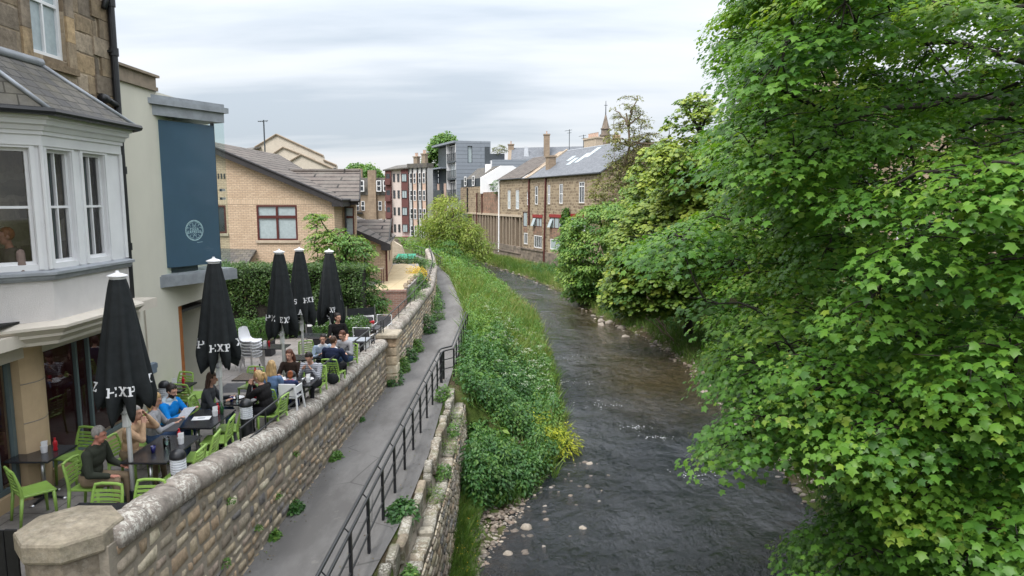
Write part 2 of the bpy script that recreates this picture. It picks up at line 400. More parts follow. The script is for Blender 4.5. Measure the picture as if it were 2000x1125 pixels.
M['terrace'] = brick_mat('grey_paving_slabs', (.235, .215, .20), (.19, .175, .165), (.10, .09, .085), .9, .6, .010, dirt=.45, dirtc=(.12, .105, .09), bump=.2)

GRN = (.035, .082, .016)
M['maple'] = leaf_mat('sycamore_leaf', [(0, (.040, .12, .020)), (.45, (.094, .225, .030)), (.75, (.17, .325, .042)), (1, (.29, .41, .06))], .45)
M['keys'] = leaf_mat('sycamore_flower', [(0, (.20, .26, .05)), (1, (.32, .33, .08))], .3)
M['fieldmaple'] = leaf_mat('field_maple_leaf', [(0, (.045, .115, .022)), (.5, (.135, .23, .038)), (1, (.33, .40, .065))], .4)
M['lightleaf'] = leaf_mat('light_green_leaf', [(0, (.045, .125, .028)), (.5, (.11, .235, .048)), (1, (.23, .34, .065))], .4)
M['oliveleaf'] = leaf_mat('olive_leaf', [(0, (.075, .095, .025)), (.5, (.15, .17, .04)), (1, (.30, .30, .09))], .4)
M['willow'] = leaf_mat('willow_leaf', [(0, (.10, .17, .035)), (.5, (.205, .305, .06)), (1, (.37, .43, .10))], .4)
M['hedge'] = leaf_mat('hedge_leaf', [(0, (.022, .055, .014)), (.5, (.055, .115, .022)), (.85, (.10, .15, .03)), (1, (.17, .115, .04))], .3)
M['box'] = leaf_mat('box_leaf', [(0, (.03, .09, .018)), (.5, (.07, .16, .025)), (1, (.14, .25, .04))], .3)
M['nettle'] = leaf_mat('nettle_leaf', [(0, (.022, .075, .02)), (.5, (.052, .145, .036)), (1, (.13, .24, .05))], .33)
M['grass'] = leaf_mat('grass_blade', [(0, (.05, .13, .02)), (.5, (.12, .215, .042)), (.75, (.25, .29, .085)), (1, (.42, .36, .20))], .35)
M['yellow'] = leaf_mat('yellow_green_leaf', [(0, (.16, .25, .02)), (1, (.50, .50, .035))], .4)
M['bloom'] = leaf_mat('yellow_bloom', [(0, (.50, .33, .01)), (1, (.75, .55, .02))], .3)
M['umbel'] = leaf_mat('white_umbel', [(0, (.45, .5, .36)), (1, (.75, .77, .68))], .3)
M['ivy'] = leaf_mat('ivy_leaf', [(0, (.025, .08, .014)), (.5, (.07, .15, .025)), (1, (.14, .23, .04))], .3)

# ------------------------------------------------------------------ leaves
def norm(a): return a / np.maximum(np.linalg.norm(a, axis=-1, keepdims=True), 1e-9)
TPL = {}
_o = [(0, 0, 0), (.44, .04, -.06), (.33, .27, .02), (.62, .58, -.12), (.30, .66, .01), (0, 1.02, -.16), (-.30, .66, .01), (-.62, .58, -.12), (-.33, .27, .02), (-.44, .04, -.06)]
TPL['maple'] = (np.array([(0, .38, .05)] + _o), [(0, 1 + i, 1 + (i + 1) % 10) for i in range(10)])
TPL['oval'] = (np.array([(0, 0, 0), (.30, .45, .07), (0, 1, -.06), (-.30, .45, .07)]), [(0, 1, 2), (0, 2, 3)])
TPL['narrow'] = (np.array([(0, 0, 0), (.12, .5, .03), (0, 1, -.08), (-.12, .5, .03)]), [(0, 1, 2), (0, 2, 3)])
TPL['blade'] = (np.array([(-.018, 0, 0), (.018, 0, 0), (.014, .6, .03), (-.014, .6, .03), (0, 1, .16)]), [(0, 1, 2, 3), (3, 2, 4)])
TPL['clump'] = (np.array([(0, 0, 0), (.42, .2, -.04), (.5, .75, -.12), (0, 1.05, -.1), (-.5, .7, -.1), (-.4, .2, -.05), (0, .5, .08)]), [(6, 0, 1), (6, 1, 2), (6, 2, 3), (6, 3, 4), (6, 4, 5), (6, 5, 0)])
TPL['maple_far'] = (np.array([(0, .42, .05), (0, 0, 0), (.44, .06, -.06), (.28, .34, .02), (.60, .60, -.12), (0, 1.02, -.15), (-.60, .60, -.12), (-.28, .34, .02), (-.44, .06, -.06)]), [(0, 1, 2, 3), (0, 3, 4), (0, 4, 5), (0, 5, 6), (0, 6, 7), (0, 7, 8, 1)])
def leaf_mesh(name, sets, mats, parent=None):
    """sets: list of (template, pos, normal, forward, size, tint, material index) -> one mesh"""
    VV, LI, LS, LT, MI, TT = [], [], [], [], [], []; off = 0; lo = 0
    for tpl, pos, nr, fw, size, tint, mi in sets:
        k, fs = TPL[tpl]; n = len(pos)
        if n == 0: continue
        nr = norm(nr); fw = norm(fw - nr * (fw * nr).sum(1, keepdims=True)); sd = np.cross(fw, nr)
        size = np.broadcast_to(np.asarray(size, float).reshape(-1, 1, 1) if np.ndim(size) else np.full((1, 1, 1), size), (n, 1, 1))
        vv = pos[:, None, :] + size * (k[None, :, 0:1] * sd[:, None] + k[None, :, 1:2] * fw[:, None] + k[None, :, 2:3] * nr[:, None])
        VV.append(vv.reshape(-1, 3)); TT.append(np.repeat(np.clip(tint, 0, 1), len(k)))
        base = off + np.arange(n)[:, None] * len(k)
        flat = np.concatenate([np.array(f) for f in fs]); cnt = np.array([len(f) for f in fs])
        LI.append((base + flat[None]).ravel()); LT.append(np.tile(cnt, n)); MI.append(np.full(n * len(fs), mi))
        off += n * len(k)
    VV = np.concatenate(VV).astype(np.float32); LI = np.concatenate(LI).astype(np.int32); LT = np.concatenate(LT).astype(np.int32)
    LS = np.concatenate([[0], np.cumsum(LT)[:-1]]).astype(np.int32)
    me = bpy.data.meshes.new(name)
    me.vertices.add(len(VV)); me.vertices.foreach_set('co', VV.ravel())
    me.loops.add(len(LI)); me.loops.foreach_set('vertex_index', LI)
    me.polygons.add(len(LT)); me.polygons.foreach_set('loop_start', LS); me.polygons.foreach_set('loop_total', LT)
    for m in (mats if isinstance(mats, (list, tuple)) else [mats]): me.materials.append(m)
    me.polygons.foreach_set('material_index', np.concatenate(MI).astype(np.int32))
    me.polygons.foreach_set('use_smooth', np.ones(len(LT), bool))
    a = me.attributes.new('tint', 'FLOAT', 'POINT'); a.data.foreach_set('value', np.concatenate(TT).astype(np.float32))
    me.update(calc_edges=True)
    o = bpy.data.objects.new(name, me); COL.objects.link(o); return adopt(o, parent)
def rdir(n, up=0.0, spread=1.0):
    d = nrg.normal(size=(n, 3)) * spread; d[:, 2] += up; return norm(d)
def ell_points(n, c, r, shell=.5):
    d = norm(nrg.normal(size=(n, 3))); q = nrg.random((n, 1)) ** (1 / 3.); q = shell + (1 - shell) * q
    return np.array(c) + d * q * np.array(r)
# ------------------------------------------------------------------ terrain, river, path
ZP, ZW = -6.1, -8.4
def pl(pts):
    ys = [p[0] for p in pts]; xs = [p[1] for p in pts]
    return lambda y: np.interp(y, ys, xs)
LB = pl([(0, -1.7), (11, -1.45), (14.6, -.75), (16.6, -.1), (19.1, .85), (22.4, 1.6), (28.4, 1.7), (36, 1.9), (49, 1.6), (62.8, -.5), (81, -3.6), (91, -5.4), (110, -12), (140, -26)])
RB = pl([(0, 7.2), (14.6, 7.9), (17.8, 8.1), (22, 8.3), (28.4, 8.7), (35, 8.7), (41.5, 8.1), (47, 6.4), (61, 4.6), (69.5, 2.7), (81, -.7), (89, -3.2), (110, -9.5), (140, -22)])
PLX = pl([(0, -4.5), (10.6, -4.43), (12.7, -4.37), (15.5, -4.3), (21.2, -4.12), (27, -4.09), (35.5, -4.22), (45.6, -5.11), (54.9, -6.34), (63.4, -7.64), (70, -9.24), (78, -12)])
PRX = pl([(0, -2.45), (10.6, -2.34), (12.6, -2.15), (16, -2.05), (21.8, -2.16), (27, -2.19), (35.5, -2.46), (45.6, -3.75), (54.9, -5.03), (63.4, -6.84), (71, -8.71), (78, -11.2)])
def smooth(a): a = np.clip(a, 0, 1); return a * a * (3 - 2 * a)
def ground_z(x, y):
    x = np.asarray(x, float); y = np.asarray(y, float)
    dl = LB(y) - x; dr = x - RB(y)
    bed = np.full_like(x, -8.66)
    # left bank: gravel shelf near, then meadow up to the path
    wl_ = np.maximum(LB(y) - PRX(y) - .1, .6)
    near = np.where(y < 21.5, -7.55, ZP - .06)
    zl = -8.45 + (near + 8.45) * smooth(dl / np.where(y < 21.5, np.minimum(wl_, 2.6), wl_))
    zl = np.where((x < np.where(y < 21.5, -1.86, PRX(y) + .1)), ZP - .06, zl)
    far_ = np.clip((y - 48) / 14, 0, 1)
    zr = -8.46 + np.minimum(dr * .42, 1.1 - .6 * far_) + np.clip(dr - 2.6, 0, 9) * (.42 - .40 * far_)
    return np.where(dl > 0, zl, np.where(dr > 0, zr, bed))
def mesh_grid(name, X, Y, Z, mat, kind='structure', smooth_=True):
    ny, nx = X.shape
    vs = np.stack([X, Y, Z], -1).reshape(-1, 3)
    i = np.arange((ny - 1) * (nx - 1)); a = (i // (nx - 1)) * nx + i % (nx - 1)
    fs = np.stack([a, a + 1, a + 1 + nx, a + nx], 1)
    me = bpy.data.meshes.new(name); me.from_pydata(vs.tolist(), [], fs.tolist()); me.materials.append(mat)
    if smooth_: me.polygons.foreach_set('use_smooth', [True] * len(me.polygons))
    me.update(); auto_uv(me); o = bpy.data.objects.new(name, me); COL.objects.link(o)
    if kind: o['kind'] = kind
    return o
ys = np.concatenate([np.arange(0, 40, .3), np.arange(40, 150.1, 1.0)])
xs = np.concatenate([np.arange(-60, -8, 3.), np.arange(-8, 14, .25), np.arange(14, 70.1, 3.)])
X, Y = np.meshgrid(xs, ys); Z = ground_z(X, Y)
Z = Z + np.where((X > PRX(Y) + .3), np.random.default_rng(3).normal(size=X.shape) * .035, 0)
mesh_grid('ground', X, Y, Z, M['soil'])
X, Y = np.meshgrid(np.array([-1500., -60, -59.9, 69.9, 70, 1500]), np.array([-200., 0, 149, 1800])); 
mesh_grid('far_ground', X, Y, np.full_like(X, -9.0), M['soil'])
# water surface: one sheet between the banks, running under the bank edges
yy = np.concatenate([np.arange(-5, 40, .25), np.arange(40, 140, 1.)])
X = np.stack([LB(yy) - .9 + (RB(yy) - LB(yy) + 1.8) * f for f in np.linspace(0, 1, 40)], 1)
Y = np.repeat(yy[:, None], 40, 1)
Zw = np.full_like(X, ZW)
amp = np.clip((X - LB(Y)) / 2.2, .12, 1) * .030
Zw += amp * (np.sin(X * 3.1 + Y * 1.3 + 1.7 * np.sin(Y * .9)) * .5 + np.sin(X * 1.2 - Y * 2.3 + 2 * np.sin(X * .8)) * .6 + np.random.default_rng(5).normal(size=X.shape) * .35)
mesh_grid('river_water', X, Y, Zw, M['water'])
# path
yy = np.concatenate([np.arange(1, 40, .5), np.arange(40, 78, 1.)])
X = np.stack([PLX(yy) - .12 + (PRX(yy) - PLX(yy) + .16) * f for f in np.linspace(0, 1, 9)], 1)
mesh_grid('path', X, np.repeat(yy[:, None], 9, 1), np.full_like(X, ZP), M['asphalt'])
# restaurant terrace
def TZ(y): return -4.55 - .03 * max(0.0, y - 11)
yy = np.arange(7.0, 30.1, .5)
X = np.stack([np.where(yy < 17.7, -7.7, -12.0) + (PLX(yy) - .28 - np.where(yy < 17.7, -7.7, -12.0)) * f for f in np.linspace(0, 1, 6)], 1)
mesh_grid('terrace_paving', X, np.repeat(yy[:, None], 6, 1), np.repeat(np.array([TZ(y) for y in yy])[:, None], 6, 1), M['terrace'])
mb = MB(); mb.bb((-14, 7.2, -9), (-4.75, 29.8, -5.6))
o = mb.build('terrace_fill', M['mortar']); o['kind'] = 'structure'

# ------------------------------------------------------------------ stone laying
PAL_RUB = [tuple(q * 1.4 for q in c) for c in [(.30, .245, .175), (.245, .20, .145), (.34, .285, .21), (.20, .165, .13), (.27, .205, .14), (.135, .125, .12), (.38, .33, .25), (.225, .18, .145), (.30, .22, .15), (.255, .215, .17)]]
PAL_ASH = [(.30, .22, .135), (.34, .245, .145), (.25, .19, .125), (.21, .17, .13), (.36, .27, .165), (.19, .155, .12), (.31, .25, .185), (.27, .21, .145)]
def lay(mb, fn, s0, s1, h, rows, lens, depth, pal, seed, holes=(), jit=.2, top=None, mi=0, gap=.012, ed=-.03, ab=(0, .13, .87, 1)):
    """rows of rough stones over s0..s1 and 0..h ; fn(s,t,d)->point ; holes (s0,s1,t0,t1)"""
    r = random.Random(seed); t = 0.0
    while t < h - .03:
        rh = min(r.uniform(*rows), h - t)
        if h - t - rh < rows[0] * .6: rh = h - t
        s = s0 - r.uniform(0, lens[0])
        while s < s1:
            L = r.uniform(*lens) * (1.0 if rh > (rows[0] + rows[1]) / 2 else .85)
            spans = [(max(s, s0), min(s + L, s1))]
            for a, b, c, d in holes:
                if t + rh > c + .02 and t < d - .02:
                    ns = []
                    for p, q in spans:
                        if q <= a or p >= b: ns.append((p, q)); continue
                        if p < a: ns.append((p, a))
                        if q > b: ns.append((b, q))
                    spans = ns
            for p, q in spans:
                if q - p < .05: continue
                tt = t + rh
                if top is not None:
                    tt = min(tt, top((p + q) / 2))
                    if tt - t < .03: continue
                g = gap; j = jit * min(rh, q - p, .2)
                cs = [(p + g + r.uniform(0, j), t + g + r.uniform(0, j)), (q - g - r.uniform(0, j), t + g + r.uniform(0, j)), (q - g - r.uniform(0, j), tt - g - r.uniform(0, j)), (p + g + r.uniform(0, j), tt - g - r.uniform(0, j))]
                dd = depth * r.uniform(.5, 1.3); tx, ty = r.uniform(-.3, .3) * dd, r.uniform(-.3, .3) * dd
                vs = []
                for bi, b in enumerate(ab):
                    for ai, a in enumerate(ab):
                        u = (cs[0][0] * (1 - a) + cs[1][0] * a) * (1 - b) + (cs[3][0] * (1 - a) + cs[2][0] * a) * b
                        w = (cs[0][1] * (1 - a) + cs[1][1] * a) * (1 - b) + (cs[3][1] * (1 - a) + cs[2][1] * a) * b
                        edge = ai in (0, 3) or bi in (0, 3)
                        vs.append(fn(u, w, ed if edge else dd + tx * (a - .5) * 2 + ty * (b - .5) * 2 + r.uniform(-.12, .12) * dd))
                k = r.uniform(.82, 1.16); c = pal[r.randrange(len(pal))]
                mb.add(vs, [(y * 4 + x, y * 4 + x + 1, y * 4 + x + 5, y * 4 + x + 4) for y in range(3) for x in range(3)], mi, tuple(x * k for x in c))
            s += L
        t += rh
def planar(o, u, n):
    o, u, n = V(o), V(u), V(n)
    return lambda s, t, d: o + u * s + V((0, 0, t)) + n * d
def coping(mb, fx, fz, y0, y1, w, hgt, seed, L=(.55, .95), back=.0):
    """half round coping stones from y0 to y1 over the wall whose outer face is fx(y), underside fz(y)"""
    r = random.Random(seed); y = y0
    while y < y1 - .05:
        e_ = min(y + r.uniform(*L), y1); k = r.uniform(.85, 1.12); c = tuple(q * k for q in (.27, .235, .205)); rings = []
        hj = r.uniform(-.02, .02); ns = max(4, int((e_ - y) / .07))
        for i in range(ns + 1):
            f = i / ns; q = y + .012 + (e_ - y - .024) * f; sq = 1 - .055 * (abs(f - .5) * 2) ** 14
            ring = []
            for a in range(9):
                th = math.pi * a / 8; nz = mnoise.noise(V((a * .9, q * 3.1, seed))) * .022 + mnoise.noise(V((a * 2.7, q * 11, seed))) * .012
                ring.append((float(fx(q)) + .07 - w / 2 + (w / 2 * sq + nz) * math.cos(th), q, float(fz(q)) + hj + (hgt * sq + nz) * (math.sin(th) ** .75)))
            ring += [(ring[-1][0], q, ring[-1][2] - .1), (ring[0][0], q, ring[0][2] - .1)]
            rings.append(ring)
        mb.loft(rings, True, 0, c); y = e_

# terrace wall
CPT = pl([(7.0, -3.60), (7.8, -3.66), (9.2, -3.78), (10.8, -4.0), (12.7, -4.26), (14.9, -4.40), (18, -4.45), (22.3, -4.5)])
tw = empty('terrace_wall', (-4.5, 15, ZP), 0, 'long rubble stone wall with rounded lichened coping between terrace and path', 'wall')
ofs = V((4.5, -15, -ZP))
mb = MB(); base = ZP - .15
lay(mb, lambda s, t, d: V((float(PLX(s)) + d, s, base + t)), 7.3, 22.2, 2.9, (.11, .30), (.15, .55), .018, PAL_RUB, 11, jit=.30, ed=-.016, ab=(0, .08, .92, 1), top=lambda s: float(CPT(s)) - .2 - base)
lay(mb, lambda s, t, d: V((float(PLX(s)) - .36 - d, s, -5.2 + t)), 7.3, 22.2, 1.6, (.12, .22), (.2, .5), .03, PAL_RUB, 12, top=lambda s: float(CPT(s)) - .2 + 5.2)
rings = []
for y in np.arange(7.2, 22.5, .5):
    x = float(PLX(y)); z = float(CPT(y)) - .19
    rings.append([(x - .005, y, -6.4), (x - .005, y, z), (x - .355, y, z), (x - .355, y, -6.4)])
m2 = MB(); m2.loft(rings); m2.build('mortar_core', M['mortar'], tw).location = ofs
mb.build('rubble_face', M['rubble'], tw, tint=True, smooth=True).location = ofs
mb = MB(); coping(mb, PLX, lambda y: CPT(y) - .17, 7.35, 22.2, .46, .17, 3)
mb.build('coping', M['coping'], tw, tint=True, smooth=True).location = ofs

# upper wall beyond the square pier
uw = empty('riverside_wall', (-4.4, 30, ZP), 0, 'curving pale stone wall with coping between patio and path, beyond the square pier', 'wall')
ofs = V((4.4, -30, -ZP))
mb = MB(); PAL_UP = [tuple(min(1, q * 1.25) for q in c) for c in PAL_RUB if min(c) > .13]
lay(mb, lambda s, t, d: V((float(PLX(s)) + .1 + d, s, base + t)), 22.9, 62, 1.7, (.10, .2), (.2, .5), .018, PAL_UP, 13, jit=.26, ed=-.016, ab=(0, .1, .9, 1))
rings = [[(float(PLX(y)) + .095, y, -6.4), (float(PLX(y)) + .095, y, -4.56), (float(PLX(y)) - .36, y, -4.56), (float(PLX(y)) - .36, y, -6.4)] for y in np.arange(22.8, 62.1, .8)]
m2 = MB(); m2.loft(rings); m2.build('mortar_core', M['mortar'], uw).location = ofs
mb.build('rubble_face', M['rubble'], uw, tint=True, smooth=True).location = ofs
mb = MB(); coping(mb, lambda y: PLX(y) + .1, lambda y: -4.57, 22.9, 62, .56, .2, 5, (.6, 1.0))
mb.build('coping', M['kerbstone'], uw, tint=True, smooth=True).location = ofs
# square pier
sp = empty('square_pier', (-4.2, 22.45, ZP), 0, 'square stone pier with flat slab cap where the two wall tops meet', 'pier')
mb = MB()
for k in range(6):
    z0 = ZP - .2 + k * .30; c = rnd.choice(PAL_UP)
    mb.box((.12, 0, k * .30 - .05), (.62 - .02 * (k % 2), .55 + .03 * (k % 2), .285), col=c)
mb.build('shaft', M['rubble'], sp, tint=True, bevel=.025)
mb = MB(); mb.box((.0, .05, 1.68), (1.0, .95, .15), col=(.30, .26, .2)); mb.build('slab_cap', M['cap'], sp, tint=True, bevel=.03)

# octagonal gate pier
gp = empty('octagonal_pier', (-4.98, 7.38, -6.2), 0, 'weathered octagonal stone gate pier at the near end of the wall', 'pier')
def octo(r, z, j=0.0): return [V((r * math.cos(R(22.5 + 45 * i)) * (1 + rnd.uniform(-j, j)), r * math.sin(R(22.5 + 45 * i)) * (1 + rnd.uniform(-j, j)), z)) for i in range(8)]
mb = MB(); z = 0
for hh in (.55, .5, .6, .68):
    k = rnd.uniform(.9, 1.1); mb.loft([octo(.44, z), octo(.455, z + .02), octo(.455, z + hh - .03), octo(.44, z + hh - .012)], True, 0, (.235 * k, .195 * k, .15 * k)); z += hh
mb.build('shaft', M['cap'], gp, tint=True)
mb = MB(); bm_r = []
for r_, z_ in ((.46, 2.32), (.515, 2.35), (.535, 2.38), (.535, 2.55), (.52, 2.575)): bm_r.append(octo(r_, z_, .006))
for r_, z_ in ((.40, 2.60), (.26, 2.625), (.10, 2.64)): bm_r.append([p + V((0, 0, rnd.uniform(-.006, .006))) for p in octo(r_, z_)])
mb.loft(bm_r, True, 0, (.285, .245, .185)); mb.build('cap', M['cap'], gp, tint=True)

# black timber fence bottom left
tf = empty('timber_gate', (-6.4, 7.2, -6.2), 0, 'black vertical board gate beside the octagonal pier', 'gate')
mb = MB()
for k in range(14): mb.box((-1.0 + k * .145, 0, 1.3), (.135, .03, 2.6 + rnd.uniform(-.01, .01)))
mb.build('boards', M['blackwood'], tf, bevel=.006)
for q in (2.4, .9): mb = MB(); mb.box((-.05, .04, q), (2.0, .04, .1)); mb.build('cross_rail', M['blackwood'], tf)

# ------------------------------------------------------------------ path kerb and retaining wall
rw = empty('river_retaining_wall', (-2.0, 14, -7.6), 0, 'low stepped stone wall with mossy kerb holding up the path edge', 'wall')
ofs = V((2.0, -14, 7.6)); KX = pl([(0, -2.3), (9, -2.22), (12.6, -2.02), (16, -1.95), (21.6, -2.02)])
mb = MB()
lay(mb, lambda s, t, d: V((float(KX(s)) + .50 + .14 * (1 - t / 1.7) + d, s, -8.0 + t)), 5, 21.7, 1.52, (.11, .2), (.2, .55), .02, [mul(c, .8) for c in PAL_RUB], 21, jit=.28, ed=-.016, ab=(0, .1, .9, 1))
mb.build('stone_face', M['kerbstone'], rw, tint=True, smooth=True).location = ofs
mb = MB(); mb2 = MB(); r = random.Random(4)
for (m_, off, wid, z0, z1, lo, hi) in ((mb, .0, .18, -6.4, -5.98, .25, .7), (mb2, .19, .29, -6.9, -6.42, .25, .6)):
    y = 5
    while y < 21.6:
        L = r.uniform(lo, hi); k = r.uniform(.7, 1.2); c = tuple(q * k for q in r.choice([(.22, .20, .165), (.27, .245, .2), (.17, .155, .125), (.24, .20, .15)]))
        zz = z1 + r.uniform(-.07, .03); xo = r.uniform(-.04, .035)
        m_.box((float(KX(y)) + off + wid / 2 + xo, y + L / 2, (z0 + zz) / 2), (wid + r.uniform(-.02, .03), L - .015, zz - z0), rz=r.uniform(-.09, .09), rx=r.uniform(-.04, .04), col=c)
        y += L
mb.build('kerb', M['kerbstone'], rw, tint=True, bevel=.03).location = ofs
mb2.build('stone_step', M['kerbstone'], rw, tint=True, bevel=.035).location = ofs
m2 = MB(); m2.loft([[(float(KX(y)) + .03, y, -8.6), (float(KX(y)) + .03, y, -6.3), (float(KX(y)) + .2, y, -6.55), (float(KX(y)) + .47, y, -6.72), (float(KX(y)) + .62, y, -8.6)] for y in np.arange(5, 21.8, .6)])
m2.build('mortar_core', M['mortar'], rw).location = ofs

# ------------------------------------------------------------------ railings
def railing(name, label, posts, zbase, rails, zpost, loc, post=(.012, .05), bar=.016, lean=None, ends=True):
    """posts: list of (x,y); rails: list of (dx, height, radius)"""
    e_ = empty(name, loc, 0, label, 'railing'); L = V(loc)
    for i, (x, y) in enumerate(posts):
        zb = zbase(x, y); m_ = MB()
        d = V((posts[min(i + 1, len(posts) - 1)][0] - posts[max(i - 1, 0)][0], posts[min(i + 1, len(posts) - 1)][1] - posts[max(i - 1, 0)][1], 0)).normalized()
        m_.box(V((x, y, zb + (zpost - .08) / 2)) - L, (post[1], post[1] * .55, zpost + .08), rz=math.atan2(d.y, d.x))
        m_.build('post', M['black'], e_, bevel=.004)
    for dx, h, r_ in rails:
        m_ = MB(); m_.tube([V((x + dx, y, zbase(x, y) + h)) - L for x, y in posts], r_, 8)
        m_.build('rail', M['black'], e_, smooth=True)
    if lean:
        m_ = MB()
        for x, y in posts: m_.tube([V((x, y, zbase(x, y) + lean[1] - .1)) - L, V((x + lean[0], y, zbase(x, y) + lean[1])) - L], .012, 6)
        m_.build('bracket', M['black'], e_)
    return e_
posts = [(-2.47 + .012 * (y - 12.6), y) for y in np.arange(7.6, 22.7, 1.25)]
railing('path_railing', 'black four bar railing along the river edge of the path, nearest run', posts, lambda x, y: ZP, [(-.09, 1.10, .028), (0, 1.0, .026), (0, .68, .018), (0, .36, .018)], 1.0, (-2.4, 15, ZP), lean=(-.09, 1.08), post=(.012, .085))
posts2 = [(-2.40, 22.65), (-2.34, 23.1), (-2.02, 23.5)] + [(-2.02 + .0 * y, y) for y in (24.6, 25.8, 27.0, 28.3, 29.6, 30.8)]
railing('path_railing', 'black railing run set back toward the weeds past the bend in the path rail', posts2, lambda x, y: ZP, [(-.07, 1.06, .028), (0, .97, .024), (0, .66, .018), (0, .34, .018)], .97, (-2.1, 26, ZP), post=(.012, .08))
def level_railing(name, label, pts, zfoot, ztop, rails, loc):
    e_ = empty(name, loc, 0, label, 'railing'); L = V(loc)
    for x, y in pts:
        m_ = MB(); z0 = zfoot(y) - .05; m_.box(V((x, y, (z0 + ztop(y)) / 2)) - L, (.022, .04, ztop(y) - z0)); m_.build('post', M['black'], e_, bevel=.004)
    for dz, r_ in rails:
        m_ = MB(); m_.tube([V((x, y, ztop(y) + dz)) - L for x, y in pts], r_, 8); m_.build('rail', M['black'], e_, smooth=True)
    return e_
level_railing('terrace_railing', 'two bar black handrail on the coping beside the diners', [(float(PLX(y)) - .17, y) for y in np.arange(11.25, 22.3, 1.1)], lambda y: float(CPT(y)), lambda y: -3.83 - .008 * (y - 11), [(0, .021), (-.3, .021)], (-4.4, 16, -4.4))
level_railing('patio_railing', 'black handrail on the upper wall coping past the square pier', [(float(PLX(y)) - .12, y) for y in np.arange(22.4, 61, 1.5)], lambda y: -4.4, lambda y: -3.93, [(0, .021), (-.27, .016)], (-4.4, 40, -4.4))
bp = [(float(PRX(y)) + .05, y) for y in np.linspace(60, 77, 12)]
railing('curved_railing', 'distant black railing curving with the path by the willow', bp, lambda x, y: ZP, [(0, 1.0, .03), (0, .12, .025), (0, .55, .02)], 1.0, (-8, 68, ZP), post=(.012, .06))
# ------------------------------------------------------------------ building helpers
def wall_holes(mb, o, u, n, s0, s1, z0, z1, holes, reveal=.12, mi=0, mir=None):
    """rectangular wall face with openings (s0,s1,z0,z1) and reveals going inward"""
    o, u, n = V(o), V(u), V(n); P_ = lambda s, z, d=0: o + u * s + V((0, 0, z)) - n * d
    ss = sorted({s0, s1} | {q for h in holes for q in h[:2] if s0 < q < s1}); zz = sorted({z0, z1} | {q for h in holes for q in h[2:4] if z0 < q < z1})
    for a, b in zip(ss, ss[1:]):
        for c, d in zip(zz, zz[1:]):
            cs, cz = (a + b) / 2, (c + d) / 2
            if any(h[0] < cs < h[1] and h[2] < cz < h[3] for h in holes): continue
            mb.quad(P_(a, c), P_(b, c), P_(b, d), P_(a, d), mi)
    m = mi if mir is None else mir
    for a, b, c, d in [h[:4] for h in holes]:
        for p, q in (((a, c), (b, c)), ((b, c), (b, d)), ((b, d), (a, d)), ((a, d), (a, c))):
            mb.quad(P_(*p), P_(*q), P_(*q, reveal), P_(*p, reveal), m)
def frame_bars(mb, o, u, n, w, h, fw, dep, vs=(), hs=(), bw=.03):
    o, u, n = V(o), V(u), V(n)
    mb.obox(o, u, n, (0, fw), (0, dep), (0, h)); mb.obox(o, u, n, (w - fw, w), (0, dep), (0, h))
    mb.obox(o, u, n, (fw, w - fw), (0, dep), (0, fw)); mb.obox(o, u, n, (fw, w - fw), (0, dep), (h - fw, h))
    for x in vs: mb.obox(o, u, n, (x - bw / 2, x + bw / 2), (.004, dep - .006), (fw, h - fw))
    for z in hs: mb.obox(o, u, n, (fw, w - fw), (.002, dep - .003), (z - bw * .7, z + bw * .7))
def window(parent, o, u, n, w, h, fm, pm, fw=.06, dep=.05, rec=.1, vs=(), hs=(), bw=.03, sill=None, name='window', label=None, pback=.015):
    """window part: frame mesh, with pane (and sill) as sub-parts; o is the lower corner of the opening on the wall face"""
    o, u, n = V(o), V(u), V(n); q = o - n * rec
    mb = MB(); frame_bars(mb, q, u, n, w, h, fw, dep, vs, hs, bw); f = mb.build(name, fm, parent)
    if label: f['label'] = label
    m2 = MB(); p = q + n * pback; m2.quad(p + u * fw * .9 + V((0, 0, fw * .9)), p + u * (w - fw * .9) + V((0, 0, fw * .9)), p + u * (w - fw * .9) + V((0, 0, h - fw * .9)), p + u * fw * .9 + V((0, 0, h - fw * .9)))
    m2.build('pane', pm, f)
    if sill:
        m3 = MB(); m3.obox(o, u, n, (-.08, w + .08), (-.05, .06), (-.12, -.004)); m3.build('sill', sill, f)
    return f
def downpipe(parent, p0, p1, r=.05, mat=None, shoes=()):
    mb = MB(); mb.tube([p0, p1], r, 10)
    for s in shoes:
        c = V(p0).lerp(V(p1), s); mb.tube([c - V((0, 0, .05)), c + V((0, 0, .05))], r * 1.35, 10)
    return mb.build('downpipe', mat or M['black'], parent, smooth=False)

UY, NX = V((0, 1, 0)), V((1, 0, 0))
# ------------------------------------------------------------------ sandstone house with bay
sb = empty('stone_building', (0, 0, 0), 0, 'old sandstone building with white bay window over a glazed shopfront', 'building')
FX = -7.5
uph = [(11.22, 12.06, 2.30, 4.2)]
mb = MB(); wall_holes(mb, (FX - .02, 0, 0), UY, NX, 2, 13.42, -1.9, 6.5, uph, .2)
mb.bb((-13, 13.40, -5), (FX - .021, 13.42, 6.5)); mb.build('backing_wall', M['farstone'], sb)
mb = MB(); fn = planar((FX - .02, 0, .9), UY, NX)
lay(mb, fn, 6.5, 12.98, 5.0, (.26, .40), (.4, .95), .012, PAL_ASH, 31, [(10.98, 12.3, 1.2, 3.4)], jit=.06, gap=.003, ed=.002, ab=(0, .05, .95, 1))
for k in range(15):  # corner quoins and window margins
    z0 = .9 + k * .335; L = .62 if k % 2 else .42; c = rnd.choice(PAL_ASH); kk = rnd.uniform(.9, 1.25)
    mb.bb((FX - .4, 13.45 - L, z0 + .005), (FX + .02, 13.44, z0 + .33), col=tuple(q * kk for q in c))
